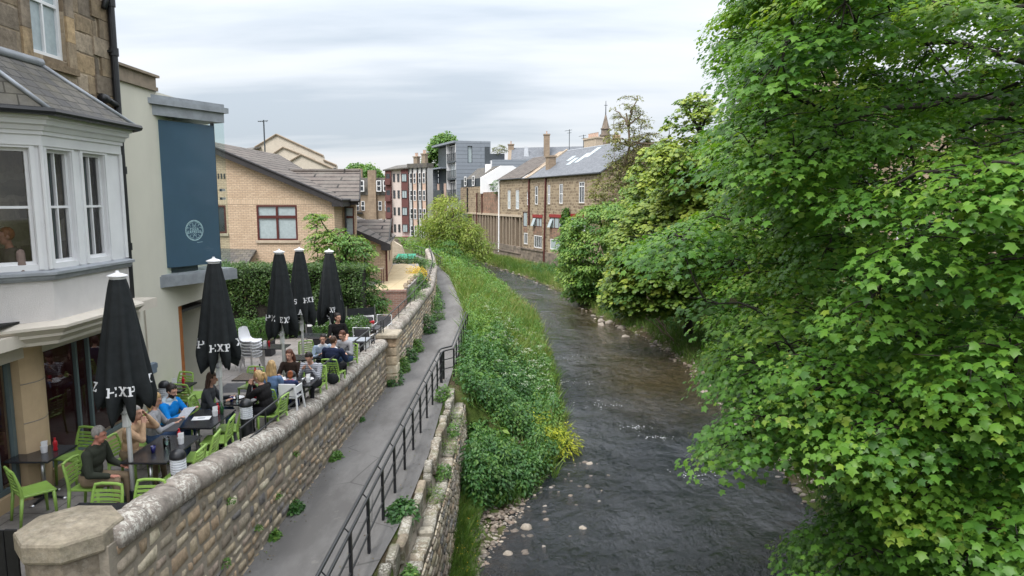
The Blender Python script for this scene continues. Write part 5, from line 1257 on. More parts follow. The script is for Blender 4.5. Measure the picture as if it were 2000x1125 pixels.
def table(x, y, w, d, label, rz=0, two=False, mat=None):
    e_ = empty('cafe_table', (x, y, TZ(y)), rz, label, 'table', 'black cafe tables')
    mb = MB(); mb.box((0, 0, .715), (w, d, .03)); mb.build('table_top', mat or M['tabletop'], e_, bevel=.008, seg=2)
    for yy_ in ((-d / 2 + .2, d / 2 - .2) if two else (0,)):
        mb = MB(); mb.tube([(0, yy_, .03), (0, yy_, .70)], .028, 12); mb.lathe((0, yy_, .66), [(.03, 0), (.09, .035)], 10); mb.build('pedestal', M['chrome'], e_, smooth=True)
        mb = MB()
        for a in (0, math.pi / 2):
            mb.tube([(-.30 * math.cos(a), yy_ - .30 * math.sin(a), .02), (0, yy_, .05), (.30 * math.cos(a), yy_ + .30 * math.sin(a), .02)], [.014, .028, .014], 8)
        mb.build('foot', M['black'], e_)
        mb = MB()
        for a in range(4): mb.lathe((.30 * math.cos(a * math.pi / 2), yy_ + .30 * math.sin(a * math.pi / 2), 0), [(.03, 0), (.034, .02), (.02, .035)], 8)
        mb.build('foot_cap', M['chrome'], e_)
    return e_
table(-7.15, 10.1, .66, .72, 'small black table by the shop pier with one red bottle')
table(-5.40, 10.3, .68, 1.2, 'black table with water carafe in front of the man in dark green', 0, True)
table(-5.44, 11.86, .68, 1.06, 'black table with an open menu before the man in the blue jacket', 0, True)
table(-7.1, 14.2, .58, .76, 'small black table against the cream wall')
table(-5.28, 13.15, .62, .7, 'black table between the two women eating, behind the second parasol')
table(-4.82, 14.68, 1.05, .72, 'black table covered with white plates where the family eats')
table(-5.85, 15.15, .66, .66, 'black table with red and clear bottles, left of the family')
table(-5.38, 17.35, .62, .62, 'empty black table left of the man in the pale blue shirt')
table(-4.75, 17.6, .62, .62, 'black table between the navy blazer and the grey cardigan')
table(-5.05, 8.12, .9, .5, 'dark table top just right of the octagonal pier')
def frame_table(x, y, w, d, label, rz=0):
    e_ = empty('steel_frame_table', (x, y, TZ(y)), rz, label, 'table')
    mb = MB(); mb.box((0, 0, .73), (w, d, .03)); mb.build('table_top', M['tabletop'], e_, bevel=.006)
    for sx in (-1, 1):
        mb = MB(); mb.box((sx * (w / 2 - .08), 0, .36), (.05, .05, .70)); mb.box((sx * (w / 2 - .08), 0, .025), (.06, d * .9, .04)); mb.build('leg', M['chrome'], e_)
frame_table(-6.6, 18.8, .75, .6, 'steel framed table under the third parasol beside the stacked chairs')
frame_table(-6.1, 20.7, .75, .65, 'steel framed table behind the pair of far parasols')
def lounge_chair(x, y, phi, label):
    e_ = empty('white_framed_chair', (x, y, TZ(y)), R(-phi), label, 'chair', 'white framed chairs by the brick wall')
    mb = MB(); mb.box((0, 0, .43), (.50, .48, .06)); mb.build('seat', M['wicker'], e_, bevel=.015)
    mb = MB(); mb.box((0, -.26, .68), (.46, .04, .40), rx=.12); mb.build('backrest', M['wicker'], e_, bevel=.01)
    mb = MB(); mb.tube([(-.26, -.24, .4), (-.26, -.31, .92), (.26, -.31, .92), (.26, -.24, .4)], .016, 6)
    for sx in (-1, 1): mb.tube([(sx * .26, -.27, .64), (sx * .26, .23, .64), (sx * .26, .24, .0)], .016, 6); mb.tube([(sx * .26, -.27, .0), (sx * .26, -.25, .45)], .016, 6)
    mb.build('frame', M['whiteplastic'], e_)
lounge_chair(-5.05, 23.4, 175, 'white framed dark chair against the brick wall, left of the pink flowers')
lounge_chair(-4.50, 23.6, 185, 'white framed dark chair against the brick wall, right of the pink flowers')
lounge_chair(-4.65, 21.4, 5, 'white framed dark chair with its back to us near the square pier')
e_ = empty('white_table', (-4.8, 22.5, TZ(22.5)), 0, 'low dark topped white table with pink flowers near the brick wall', 'table')
mb = MB(); mb.box((0, 0, .69), (.9, .7, .04)); mb.build('table_top', M['wicker'], e_, bevel=.006)
for sx in (-1, 1):
    for sy in (-1, 1): mb = MB(); mb.box((sx * .41, sy * .31, .335), (.05, .05, .67)); mb.build('leg', M['whiteplastic'], e_)
e_ = empty('low_white_table', (-4.72, 20.6, TZ(20.6)), 0, 'pale grey low table behind the handrail near the square pier', 'table')
mb = MB(); mb.box((0, 0, .62), (.75, .6, .04)); mb.build('table_top', M['lead'], e_, bevel=.006); mb = MB(); mb.box((-.3, 0, .3), (.05, .5, .6)); mb.box((.3, 0, .3), (.05, .5, .6)); mb.build('leg_frame', M['whiteplastic'], e_)

# stacked white shell chairs
def shell_chair(x, y, z, phi, label):
    e_ = empty('stacked_chair', (x, y, z), R(-phi), label, 'chair', 'white shell chairs stacked by the box hedge')
    mb = MB(); prof = [(.24, .43), (.20, .455), (.10, .44), (-.05, .43), (-.17, .45), (-.22, .53), (-.25, .66), (-.28, .80), (-.285, .83)]; rings = []
    for k, (yv, zv_) in enumerate(prof):
        w = [.19, .215, .225, .225, .225, .225, .21, .17, .12][k]; up_ = .03 if k < 5 else .0; cv = 0 if k < 4 else .035
        rings.append([V((w * q, yv + cv * q * q, zv_ + up_ * q ** 4)) for q in (-1, -.8, -.4, 0, .4, .8, 1)])
    back = [[p + V((0, -.008 if k > 4 else 0, -.012)) for p in r_] for k, r_ in enumerate(rings)]
    mb.loft([a + b[::-1] for a, b in zip(rings, back)]); mb.build('shell', M['whiteplastic'], e_, smooth=True)
    for sx in (-1, 1):
        for sy in (-1, 1): mb = MB(); mb.tube([(sx * .24, sy * .23, 0), (sx * .14, sy * .13, .43)], .010, 6); mb.build('leg', M['chrome'], e_)
names_ = ['bottom', 'second', 'third', 'fourth', 'fifth', 'top']
for k in range(6): shell_chair(-7.32, 19.0, TZ(19) + k * .085, 110, f'white shell chair, {names_[k]} of the front stack' + (' of six' if k in (0, 5) else ' by the box hedge'))
for k in range(6): shell_chair(-7.95, 19.25, TZ(19.25) + k * .075, 100, f'white shell chair, {names_[k]} of the rear stack behind the second parasol')

# high chair
e_ = empty('high_chair', (-4.62, 14.05, TZ(14)), R(-4), 'white wooden high chair in which the red haired child sits', 'high chair')
for sx in (-1, 1):
    for sy in (-1, 1): mb = MB(); mb.box((0, 0, 0), (.035, .04, .72)); o = mb.build('leg', M['whiteplastic'], e_, bevel=.006); o.location = (sx * .2, sy * .2, .35); o.rotation_euler = (-sy * -.12 * 1, sx * -.10, 0)
mb = MB(); mb.box((0, 0, .56), (.34, .32, .03)); mb.build('seat', M['whiteplastic'], e_, bevel=.006)
mb = MB(); mb.box((0, -.19, .74), (.36, .025, .26)); mb.box((-.18, -.02, .74), (.025, .34, .16)); mb.box((.18, -.02, .74), (.025, .34, .16)); mb.build('backrest', M['whiteplastic'], e_, bevel=.008)
mb = MB(); mb.box((0, .24, .22), (.46, .03, .04)); mb.box((0, -.24, .12), (.48, .03, .04)); mb.build('stretcher', M['whiteplastic'], e_)

# ------------------------------------------------------------------ table things
def put(name, label, cat, x, y, h, parts, group=None, rz=0):
    e_ = empty(name, (x, y, TZ(y) + h), rz, label, cat, group)
    for nm, f, m_ in parts:
        mb = MB(); f(mb); mb.build(nm, m_, e_, smooth=nm in ('bottle', 'glass_body', 'water'))
    return e_
TT = .731
def red_bottle(x, y, label, m='redplastic'):
    put('sauce_bottle', label, 'bottle', x, y, TT, [('bottle', lambda b: b.lathe((0, 0, 0), [(.028, 0), (.033, .02), (.024, .06), (.033, .10), (.03, .14), (.012, .17)], 10), M[m]), ('cap', lambda b: b.lathe((0, 0, .168), [(.016, 0), (.016, .035)], 8), M[m])], 'red sauce bottles')
def napkins(x, y, label):
    put('napkin_holder', label, 'napkin holder', x, y, TT, [('cup', lambda b: b.lathe((0, 0, 0), [(.042, 0), (.05, .1), (.045, .1), (.04, .01)], 12), M['whiteplastic']), ('napkin', lambda b: [b.slab([(-.03, -.01 + k * .015, .05), (.035, -.01 + k * .015, .05), (.04, .0 + k * .015, .16 + .01 * k), (-.045, .0 + k * .015, .165)], .004) for k in range(3)], M['paper'])], 'white napkin holders')
def tumbler(x, y, label, m, h=.1):
    put('tumbler', label, 'glass', x, y, TT, [('glass_body', lambda b: b.lathe((0, 0, 0), [(.03, 0), (.038, h), (.035, h), (.028, .008)], 12), M[m])], 'drinking glasses')
def plate(x, y, label, r_=.13):
    put('plate', label, 'plate', x, y, TT, [('dish', lambda b: b.lathe((0, 0, 0), [(r_ * .6, 0), (r_, .018), (r_ * .98, .022), (r_ * .6, .008)], 20), M['whiteplastic'])], 'white dinner plates')
red_bottle(-7.0, 10.2, 'red bottle on the small table by the shop pier'); napkins(-7.12, 10.12, 'white napkin cup on the small table by the shop pier')
red_bottle(-6.98, 14.3, 'red bottle on the table against the cream wall'); napkins(-7.13, 14.22, 'white napkin cup on the table against the cream wall')
red_bottle(-5.30, 10.62, 'dark red sauce bottle beside the water carafe'); napkins(-5.22, 10.5, 'white napkin cup beside the water carafe')
tumbler(-5.46, 10.12, 'cobalt blue tumbler on the table of the man in dark green', 'blueglass')
put('water_carafe', 'clear water carafe on the table of the man in dark green', 'carafe', -5.34, 10.3, TT, [('glass_body', lambda b: b.lathe((0, 0, 0), [(.05, 0), (.055, .12), (.052, .17), (.049, .17), (.05, .12), (.045, .01)], 14), M['clear']), ('water', lambda b: b.lathe((0, 0, .008), [(.043, 0), (.048, .1)], 12), M['clear'])])
red_bottle(-5.32, 12.12, 'red topped bottle next to the green bottle, before the blue jacket'); napkins(-5.32, 12.0, 'white napkin cup next to the green bottle')
put('green_bottle', 'dark green bottle on the table of the man in blue', 'bottle', -5.24, 12.1, TT, [('bottle', lambda b: b.lathe((0, 0, 0), [(.03, 0), (.033, .12), (.014, .17), (.014, .23)], 10), M['greenglass'])])
put('open_menu', 'printed menu card lying flat on the table before the blue jacket', 'menu', -5.5, 11.85, TT, [('card', lambda b: b.box((0, 0, .002), (.30, .21, .004)), M['paper']), ('print', lambda b: b.box((.0, 0, .006), (.12, .07, .002)), M['greypaper'])], rz=.2)
red_bottle(-5.1, 13.3, 'red bottle between the two women eating'); red_bottle(-5.06, 13.22, 'second red bottle nearer the blonde woman in black')
napkins(-5.2, 13.35, 'white napkin cup between the two women eating'); tumbler(-5.32, 13.0, 'clear glass in front of the long haired woman', 'clear', .12); tumbler(-5.12, 13.05, 'cobalt blue tumbler in front of the blonde in black', 'blueglass'); tumbler(-5.42, 12.98, 'cobalt blue tumbler in front of the long haired woman', 'blueglass')
plate(-5.4, 13.25, 'white plate before the long haired woman', .12); plate(-5.08, 13.02, 'white plate before the blonde woman in the black coat', .12)
plate(-5.1, 14.6, 'white plate before the woman in denim'); plate(-4.75, 14.5, 'large white plate at the middle of the family table', .15); plate(-5.0, 14.9, 'white plate before the woman in the brown top'); plate(-4.5, 14.85, 'white plate before the man in the striped shirt')
tumbler(-4.88, 14.78, 'dark drink in a glass on the family table', 'redplastic', .11); napkins(-4.42, 14.62, 'white napkin cup on the family table')
red_bottle(-5.78, 15.2, 'red bottle on the table left of the family')
put('clear_bottle', 'tall clear glass bottle on the table left of the family', 'bottle', -5.62, 15.05, TT, [('bottle', lambda b: b.lathe((0, 0, 0), [(.04, 0), (.043, .16), (.016, .22), (.016, .28)], 10), M['clear']), ('cap', lambda b: b.lathe((0, 0, .28), [(.02, 0), (.018, .03)], 8), M['black'])])
tumbler(-5.2, 17.25, 'tall pink tinted glass near the man in the pale blue shirt', 'clear', .15)
red_bottle(-6.75, 18.85, 'red bottle on the steel framed table'); napkins(-6.85, 18.8, 'white napkin cup on the steel framed table')
put('pink_flower_pot', 'bright pink flowers in a small pot on the low white table', 'flower pot', -4.62, 22.5, .715, [('pot', lambda b: b.lathe((0, 0, 0), [(.05, 0), (.07, .1)], 10), M['whiteplastic']), ('flowers', lambda b: [b.ell((.05 * math.cos(k * 2.4), .05 * math.sin(k * 2.4), .13 + .03 * (k % 3)), (.035, .035, .03), 6, 4) for k in range(9)], M['redplastic'])])
put('handbag', 'dark bag hanging on the chair of the man in the navy blazer', 'bag', -4.35, 16.35, .28, [('bag_body', lambda b: b.ell((0, 0, .12), (.16, .08, .14), 12, 8), M['canvas']), ('strap', lambda b: b.tube([(-.1, 0, .22), (-.05, 0, .42), (.05, 0, .42), (.1, 0, .22)], .012, 6), M['canvas'])])
put('drain_grate', 'dark rectangular mat on the paving left of the eating women', 'mat', -6.95, 17.0, .004, [('mat_panel', lambda b: b.box((0, 0, .006), (.75, .9, .012)), M['wicker'])], rz=.1)
put('pale_plank', 'pale timber kerb lying on the paving by the third parasol', 'plank', -5.9, 17.8, 0, [('board', lambda b: b.box((0, 0, .06), (1.3, .22, .12)), M['wood'])], rz=-.08)

# planters with clipped balls and wind breaks
def leaf_ball(parent, c, r_, n, size, m, name='foliage', amp=.12):
    p = norm(nrg.normal(size=(n, 3))); rr = 1 - .35 * nrg.random((n, 1)) ** 2; nz = np.array([mnoise.noise(V(q * 2.5 + np.array(c))) for q in p])[:, None]
    pos = np.array(c) + p * rr * np.array(r_) * (1 + amp * nz)
    nr = p + nrg.normal(size=(n, 3)) * .5; return leaf_mesh(name, [('oval', pos, nr, rdir(n, .3), size * nrg.uniform(.7, 1.3, n), .35 + .25 * p[:, 2] * 0 + nrg.normal(size=n) * .22 + .3 * nz[:, 0], 0)], m, parent)
def planter(x, y, L, label):
    e_ = empty('planter_box', (x, y, TZ(y)), 0, label, 'planter')
    mb = MB(); mb.box((0, 0, .22), (L, .42, .44)); mb.box((0, -.0, .45), (L + .03, .45, .03)); mb.build('box', M['pot'], e_, bevel=.01); mb = MB(); mb.box((0, 0, .468), (L - .05, .38, .01)); mb.build('soil', M['soil'], e_)
planter(-8.2, 21.3, 1.4, 'long black planter behind the stacked white chairs'); planter(-5.45, 22.0, 1.9, 'long black planter behind the waitress')
for x, y, r_, lb in ((-8.5, 21.3, .40, 'clipped box ball left of the pair by the stacked chairs'), (-7.85, 21.25, .42, 'clipped box ball right of the pair by the stacked chairs'), (-6.1, 22.05, .36, 'clipped box ball left of the waitress'), (-5.55, 22.0, .40, 'clipped box ball just right of the waitress'), (-4.95, 21.95, .41, 'clipped box ball nearest the handrail corner')):
    e_ = empty('box_ball', (x, y, TZ(y) + .47), 0, lb, 'clipped shrub', 'clipped box balls in planters')
    leaf_ball(e_, (0, 0, r_ * .85), (r_, r_, r_ * .9), 1500, .055, M['box']); mb = MB(); mb.tube([(0, 0, 0), (0, 0, r_)], .03, 6); mb.build('stem', M['twig'], e_)
def windbreak(x, y, w, rz, label):
    e_ = empty('windbreak_screen', (x, y, TZ(y)), rz, label, 'windbreak')
    for sx in (-1, 1): mb = MB(); mb.tube([(sx * w / 2, 0, 0), (sx * w / 2, 0, 1.28)], .022, 8); mb.build('post', M['chrome'], e_)
    mb = MB(); mb.box((0, 0, .72), (w - .06, .012, .95)); s_ = mb.build('fabric', M['canvas'], e_)
    mb = MB()
    for z in (.86, .70, .40): mb.box((0, -.009, z), (w - .08, .004, .07))
    mb.build('white_stripe', M['letter'], s_)
windbreak(-6.35, 22.9, 1.15, 0, 'black windbreak with white stripes behind the far parasols'); windbreak(-5.25, 23.7, 1.0, .5, 'black windbreak with white stripes slanting in front of the brick wall')
windbreak(-5.0, 19.9, .9, -1.2, 'plain dark windbreak beside the grey cardigan')
# patio furniture
e_ = empty('patio_chair', (-6.95, 31.6, -3.9), .6, 'dark reclining patio chair with white frame by the annex', 'chair')
mb = MB(); mb.box((0, -.25, .65), (.5, .05, .75), rx=.3); mb.build('backrest', M['wicker'], e_); mb = MB(); mb.box((0, .05, .38), (.5, .5, .05)); mb.build('seat', M['wicker'], e_)
mb = MB()
for sx in (-1, 1): mb.tube([(sx * .27, -.3, 0), (sx * .27, .1, .55), (sx * .27, .35, .55), (sx * .27, .3, 0)], .02, 6)
mb.build('frame', M['whiteplastic'], e_)
e_ = empty('patio_table', (-6.35, 31.9, -3.9), 0, 'thin framed patio table against the annex corner', 'table')
mb = MB(); mb.box((0, 0, .72), (.75, .6, .03)); mb.build('table_top', M['dressed'], e_)
for sx in (-1, 1):
    for sy in (-1, 1): mb = MB(); mb.tube([(sx * .34, sy * .26, 0), (sx * .34, sy * .26, .71)], .015, 6); mb.build('leg', M['brownframe'], e_)
for x, y, lb in ((-7.0, 30.5, 'pale timber step on the grey patio edge'), (-7.3, 30.9, 'pale board lying behind the timber step')):
    mb = MB(); mb.box((0, 0, .06), (.8, .3, .12)); o = mb.build('timber_step', M['wood'], bevel=.01); o.location = (x, y, -3.9); tag(o, lb, 'step')
for k in range(9):
    mb = MB(); mb.ell((0, 0, .05), (.10, .08, .07), 8, 6); o = mb.build('white_stone', M['dressed']); o.location = (-4.75 - .02 * k + rnd.uniform(-.08, .08), 30.3 + k * .55, -3.9)
    tag(o, 'small pale stone edging the flower bed along the yellow patio', 'stone', 'pale edging stones beside the yellow patio')
# ------------------------------------------------------------------ far end of the path
rn = empty('ruined_gable', (-8.6, 49, -4.2), 0, 'old shaped stone gable end beyond the annex', 'wall')
mb = gable(rn, [(-.9, -2.4), (1.0, -2.4), (1.0, .1), (.75, .9), (.2, 1.25), (.1, 1.6), (-.9, 1.6)], 0, .5); mb.build('rendered_face', M['ruin'], rn)
ld = empty('green_lid_bin', (-7.45, 48, -4.7), 0, 'dark bin with bright green lid behind the far hedge', 'bin')
mb = MB(); mb.bb((-.6, -.4, 0), (.75, .4, .62)); mb.build('bin_body', M['ruin'], ld)
mb = MB(); mb.slab([(-.65, -.45, .64), (.8, -.45, .64), (.7, .45, .92), (-.55, .45, .92)], .06); mb.slab([(-.65, -.45, .64), (-.55, .45, .92), (-.55, .45, .7), (-.65, -.45, .58)], .03); mb.build('lid', M['lidgreen'], ld)
mb = MB(); mb.box((0, 0, .9), (9, .3, 1.8)); o = mb.build('dark_garden_wall', M['farbase']); o.location = (-14.5, 92, -7); tag(o, 'dark stone garden wall under the far maroon flats', 'wall')
# ------------------------------------------------------------------ people
SK = mk('skin', (.52, .29, .21), .55, var=.06, bump=.05); SK2 = mk('ruddy_skin', (.50, .22, .16), .55, var=.06, bump=.05)
SHOE = mk('dark_shoe', (.02, .018, .016), .5); EYE = mk('eye_and_brow', (.03, .018, .014), .4, bump=0); LIP = mk('lip', (.36, .12, .10), .5, bump=0)
def cloth(name, c, var=.15): return mk(name, c, .9, var=var, ns=12, bump=.35, bs=70, bd=.008, spec=.15)
def hairm(name, c):
    t = NT(name); n = t.noise(38, t.coord('Object', (1, 1, .15)), 4, .6)
    t.P(Base_Color=t.ramp(n, [(.3, mul(c, .5)), (.7, mul(c, 1.35))]), Roughness=.5, Specular_IOR_Level=.4); t.bump(n, .7, .012); return t.m
def striped():
    t = NT('striped_cloth'); s = t.N('SeparateXYZ'); t.set(s.inputs[0], t.coord()); w = t.math('SINE', t.math('MULTIPLY', s.outputs[2], 150.0))
    t.P(Base_Color=t.ramp(w, [(.45, (.35, .36, .40)), (.6, (.07, .075, .10))]), Roughness=.9); return t.m
HB, HD, HBL, HG, HR, HK = hairm('brown_hair', (.07, .035, .02)), hairm('dark_hair', (.018, .012, .01)), hairm('blonde_hair', (.46, .30, .14)), hairm('grey_hair', (.30, .28, .26)), hairm('red_hair', (.30, .085, .03)), hairm('auburn_hair', (.10, .035, .02))
def vox(mb, size, iters=2):
    me = bpy.data.meshes.new('tmp'); me.from_pydata(mb.v, [], mb.f)
    bm = bmesh.new(); bm.from_mesh(me); bmesh.ops.recalc_face_normals(bm, faces=bm.faces); bm.to_mesh(me); bm.free()
    o = bpy.data.objects.new('tmp', me); COL.objects.link(o)
    md = o.modifiers.new('r', 'REMESH'); md.mode = 'VOXEL'; md.voxel_size = size
    if iters: s_ = o.modifiers.new('s', 'SMOOTH'); s_.factor = .5; s_.iterations = iters
    dg = bpy.context.evaluated_depsgraph_get(); out = bpy.data.meshes.new_from_object(o.evaluated_get(dg))
    bpy.data.objects.remove(o); bpy.data.meshes.remove(me); return out
def person(label, x, y, phi, top, legs, hair, hairstyle='short', lean=8, yaw=0, pitch=8, hands=((-.16, .38, .77), (.16, .38, .77)), stand=False, scale=1.0, skin=None, bulk=1.0, beard=False, hood=None, zoff=0.0, collar=None, feet=None, sleeves=True, group=None, roll=0):
    a = R(phi); z0 = TZ(y) + zoff
    e_root = None
    mb = MB(); prims = []
    def tub(p0, p1, r0, r1, k, n=10):
        p0, p1 = V(p0), V(p1); mb.tube([p0, p1], [r0, r1], n); mb.ell(p0, (r0,) * 3, 8, 6); mb.ell(p1, (r1,) * 3, 8, 6); prims.append((p0, p1, (r0 + r1) / 2, k))
    def el(c, r, k, Mx=None): mb.ell(c, r, 12, 9, M=Mx); prims.append((V(c), V(c), min(r), k))
    zb = .93 if stand else .55; la = R(lean); up_ = V((math.sin(R(roll)), math.sin(la), math.cos(la))).normalized(); fw = V((0, math.cos(la), -math.sin(la)))
    B = V((0, 0, zb)); b = bulk
    Rt = Matrix.Rotation(-la, 3, 'X')
    el(B + V((0, 0, .0)), (.165 * b, .135 * b, .12), 'legs' if not hood else 'top', None)
    el(B + up_ * .13, (.145 * b, .115 * b, .15), 'top', Rt); el(B + up_ * .30, (.17 * b, .12 * b, .17), 'top', Rt); el(B + up_ * .40, (.18 * b, .10 * b, .10), 'top', Rt)
    nb_ = B + up_ * .47
    tub(nb_ - up_ * .03, nb_ + up_ * .08 + fw * .015, .058, .05, 'skin')
    if collar: tub(nb_ + V((-.05, .03, 0)), nb_ + V((.05, .03, 0)), .045, .045, 'collar')
    Rh = Matrix.Rotation(R(-yaw), 3, 'Z') @ Matrix.Rotation(R(-pitch), 3, 'X')
    hc = nb_ + up_ * .185 + fw * .03
    H = lambda q: hc + Rh @ V(q)
    el(H((0, -.01, .02)), (.074, .092, .10), 'skin', Rh); el(H((0, .022, -.05)), (.055, .066, .068), 'skin', Rh); el(H((0, .055, -.092)), (.03, .026, .022), 'skin', Rh)
    tub(H((0, .085, .012)), H((0, .108, -.03)), .010, .015, 'skin', 6)
    for s in (-1, 1): el(H((s * .076, -.005, -.012)), (.012, .022, .032), 'skin', Rh); el(H((s * .03, .078, .028)), (.022, .016, .010), 'skin', Rh)
    # arms
    for s, ht in zip((-1, 1), hands):
        sh = B + up_ * .415 + V((s * .185 * b, 0, 0)); ht = V(ht); d = ht - sh; L1, L2 = .285, .25; dist = min(d.length, L1 + L2 - .01); dn = d.normalized(); w = sh + dn * dist
        c = (L1 ** 2 - L2 ** 2 + dist ** 2) / (2 * dist); h_ = math.sqrt(max(0, L1 ** 2 - c * c)); pole = V((s * .55, -.25, -1)); pole = (pole - dn * pole.dot(dn)).normalized(); el_ = sh + dn * c + pole * h_
        tub(sh, el_, .062 * b, .05 * b, 'top'); tub(el_, el_.lerp(w, .92), .048 * b, .036 * b, 'top' if sleeves else 'skin'); tub(el_.lerp(w, .9), w, .03, .027, 'skin')
        f = (w - el_).normalized(); sd = V((0, 0, 1)).cross(f); sd = sd.normalized() if sd.length > .1 else V((1, 0, 0)); dnv = f.cross(sd)
        pc = w + f * .045; tub(w + f * .015 - sd * .018, pc + f * .03 - sd * .022, .020, .018, 'skin', 8); tub(w + f * .015 + sd * .018, pc + f * .03 + sd * .022, .020, .018, 'skin', 8)
        for i, (o_, ln) in enumerate(((-.033, .062), (-.011, .075), (.011, .07), (.032, .055))):
            k0 = pc + f * .035 + sd * o_; k1 = k0 + f * ln * .5 - dnv * (-.012); k2 = k1 + f * ln * .4 - V((0, 0, .022)); tub(k0, k1, .0105, .010, 'skin', 6); tub(k1, k2, .010, .009, 'skin', 6)
        t0 = w + f * .03 + sd * (-s) * .03; tub(t0, t0 + f * .035 + sd * (-s) * .03, .013, .010, 'skin', 6)
    # legs
    ft = feet or (((-.13, .46), (.13, .42)) if not stand else ((-.1, .04), (.1, -.06)))
    for s, (fx, fy) in zip((-1, 1), ft):
        hp = B + V((s * .095, .0, -.03)); an = V((fx, fy, .09))
        kn = (hp + an) / 2 + V((0, .03, 0)) if stand else V((s * .125, .43, .52))
        tub(hp, kn, .088 * b, .062, 'legs'); tub(kn, an, .058, .040, 'legs'); tub(an + V((0, -.02, -.045)), an + V((s * .02, .15, -.055)), .042, .034, 'shoe', 8)
    if hood: el(nb_ + V((0, -.075, .0)), (.12, .07, .075), 'hood'); tub(nb_ + V((-.07, .02, .02)), nb_ + V((.07, .02, .02)), .05, .05, 'hood')
    me = vox(mb, .0125)
    nf = len(me.polygons); cen = np.empty(nf * 3, np.float32); me.polygons.foreach_get('center', cen); cen = cen.reshape(-1, 3)
    keys = ['skin', 'top', 'legs', 'shoe', 'collar', 'hood', 'eye', 'lip', 'hair']
    best = np.full(nf, 1e9); idx = np.zeros(nf, np.int32)
    for p0, p1, r_, k in prims:
        p0n, dv = np.array(p0), np.array(p1 - p0); L = max(dv.dot(dv), 1e-9); t = np.clip(((cen - p0n) @ dv) / L, 0, 1); ds = np.linalg.norm(cen - p0n - t[:, None] * dv, axis=1) - r_
        m_ = ds < best; best[m_] = ds[m_]; idx[m_] = keys.index(k)
    for s in (-1, 1):
        for q, rr, k in (((s * .031, .088, .010), .0115, 'eye'), ((s * .033, .090, .033), .010, 'eye'), ((s * .018, .092, .035), .008, 'eye')): idx[np.linalg.norm(cen - np.array(H(q)), axis=1) < rr] = keys.index(k)
    for q in (-.017, 0, .017): idx[np.linalg.norm(cen - np.array(H((q, .088, -.065))), axis=1) < .0125] = keys.index('lip')
    if beard:
        loc = (cen - np.array(hc)) @ np.array(Rh); idx[(loc[:, 2] < -.045) & (loc[:, 2] > -.13) & (loc[:, 1] > -.0) & (np.abs(loc[:, 0]) < .075) & (idx == 0) & ~((np.abs(loc[:, 2] + .065) < .01) & (np.abs(loc[:, 0]) < .02))] = keys.index('hair')
    for m_ in (skin or SK, top, legs, SHOE, collar or top, hood or top, EYE, LIP, hair): me.materials.append(m_)
    me.polygons.foreach_set('material_index', idx); me.polygons.foreach_set('use_smooth', [True] * nf); me.update(); me.name = 'person'
    o = bpy.data.objects.new('person', me); COL.objects.link(o); o.location = (x, y, z0); o.rotation_euler = (0, 0, -a); o.scale = (scale,) * 3
    tag(o, label, 'person', group)
    hb = MB(); hb.ell(H((0, -.022, .032)), (.084, .098, .104), 14, 10, M=Rh)
    if hairstyle != 'short':
        hb.ell(H((0, -.05, -.02)), (.085, .065, .11), 12, 9, M=Rh)
    if hairstyle in ('long', 'vlong'):
        L = .16 if hairstyle == 'long' else .26
        for s in (-1, -.5, 0, .5, 1):
            p = H((s * .062, -.075 + .035 * abs(s), -.03)); hb.tube([p + V((0, 0, .06)), p, p + V((s * .02, -.035, -L * .6)), p + V((s * .03, -.03, -L))], [.035, .045, .04, .018], 8)
    if hairstyle == 'pony': hb.tube([H((0, -.10, .05)), H((0, -.15, .03)), H((0, -.16, -.06)), H((0, -.14, -.16))], [.03, .035, .032, .012], 8)
    if hairstyle == 'bun': hb.ell(H((0, -.095, .085)), (.045, .045, .042), 10, 7)
    hm = vox(hb, .013, 1)
    co = np.empty(len(hm.vertices) * 3, np.float32); hm.vertices.foreach_get('co', co); co = co.reshape(-1, 3)
    loc = (co - np.array(hc)) @ np.array(Rh)
    # carve the hairline so that the face stays clear, then roughen
    face = (loc[:, 1] > .03) & (loc[:, 2] < .062) & (np.abs(loc[:, 0]) < .07)
    co[face] -= np.array(Rh @ V((0, 1, 0))) * (loc[face, 1:2] - .03) * .9
    nz = np.array([mnoise.noise(V((q[0] * 60, q[1] * 60, q[2] * 14))) for q in co.tolist()])[:, None]
    co = co + norm(co - np.array(hc)) * nz * .007
    hm.vertices.foreach_set('co', co.ravel()); hm.materials.append(hair); hm.polygons.foreach_set('use_smooth', [True] * len(hm.polygons)); hm.update(); hm.name = 'hair'
    ho = bpy.data.objects.new('hair', hm); COL.objects.link(ho); adopt(ho, o)
    return o
JN = cloth('blue_jeans', (.045, .075, .14)); DK = cloth('dark_trousers', (.018, .018, .022)); TAN = cloth('tan_trousers', (.22, .165, .11)); BLK = cloth('black_top', (.014, .013, .014)); NVY = cloth('navy_blazer', (.016, .022, .05)); GRY = cloth('grey_knit', (.30, .30, .32)); DKG = cloth('charcoal_knit', (.055, .058, .065))
OLV = cloth('dark_green_jacket', (.040, .045, .034)); BGE = cloth('beige_knit', (.50, .33, .21)); BLU = cloth('bright_blue_jacket', (.008, .21, .62)); PBL = cloth('pale_blue_shirt', (.36, .44, .55)); DNM = cloth('denim_shirt', (.12, .19, .33)); BRN = cloth('brown_top', (.03, .02, .016)); PNK = cloth('pink_collar', (.6, .16, .28)); WHT = cloth('white_cloth', (.68, .68, .7)); CHN = cloth('child_navy', (.03, .04, .10))
HN = 'photo'
person('man with grey hair in a dark green jacket, nearest the wall end', -6.12, 9.62, 88, OLV, TAN, HG, 'short', 12, 0, 14, ((-.17, .36, .66), (.15, .34, .62)), bulk=1.17, collar=OLV, skin=SK2)
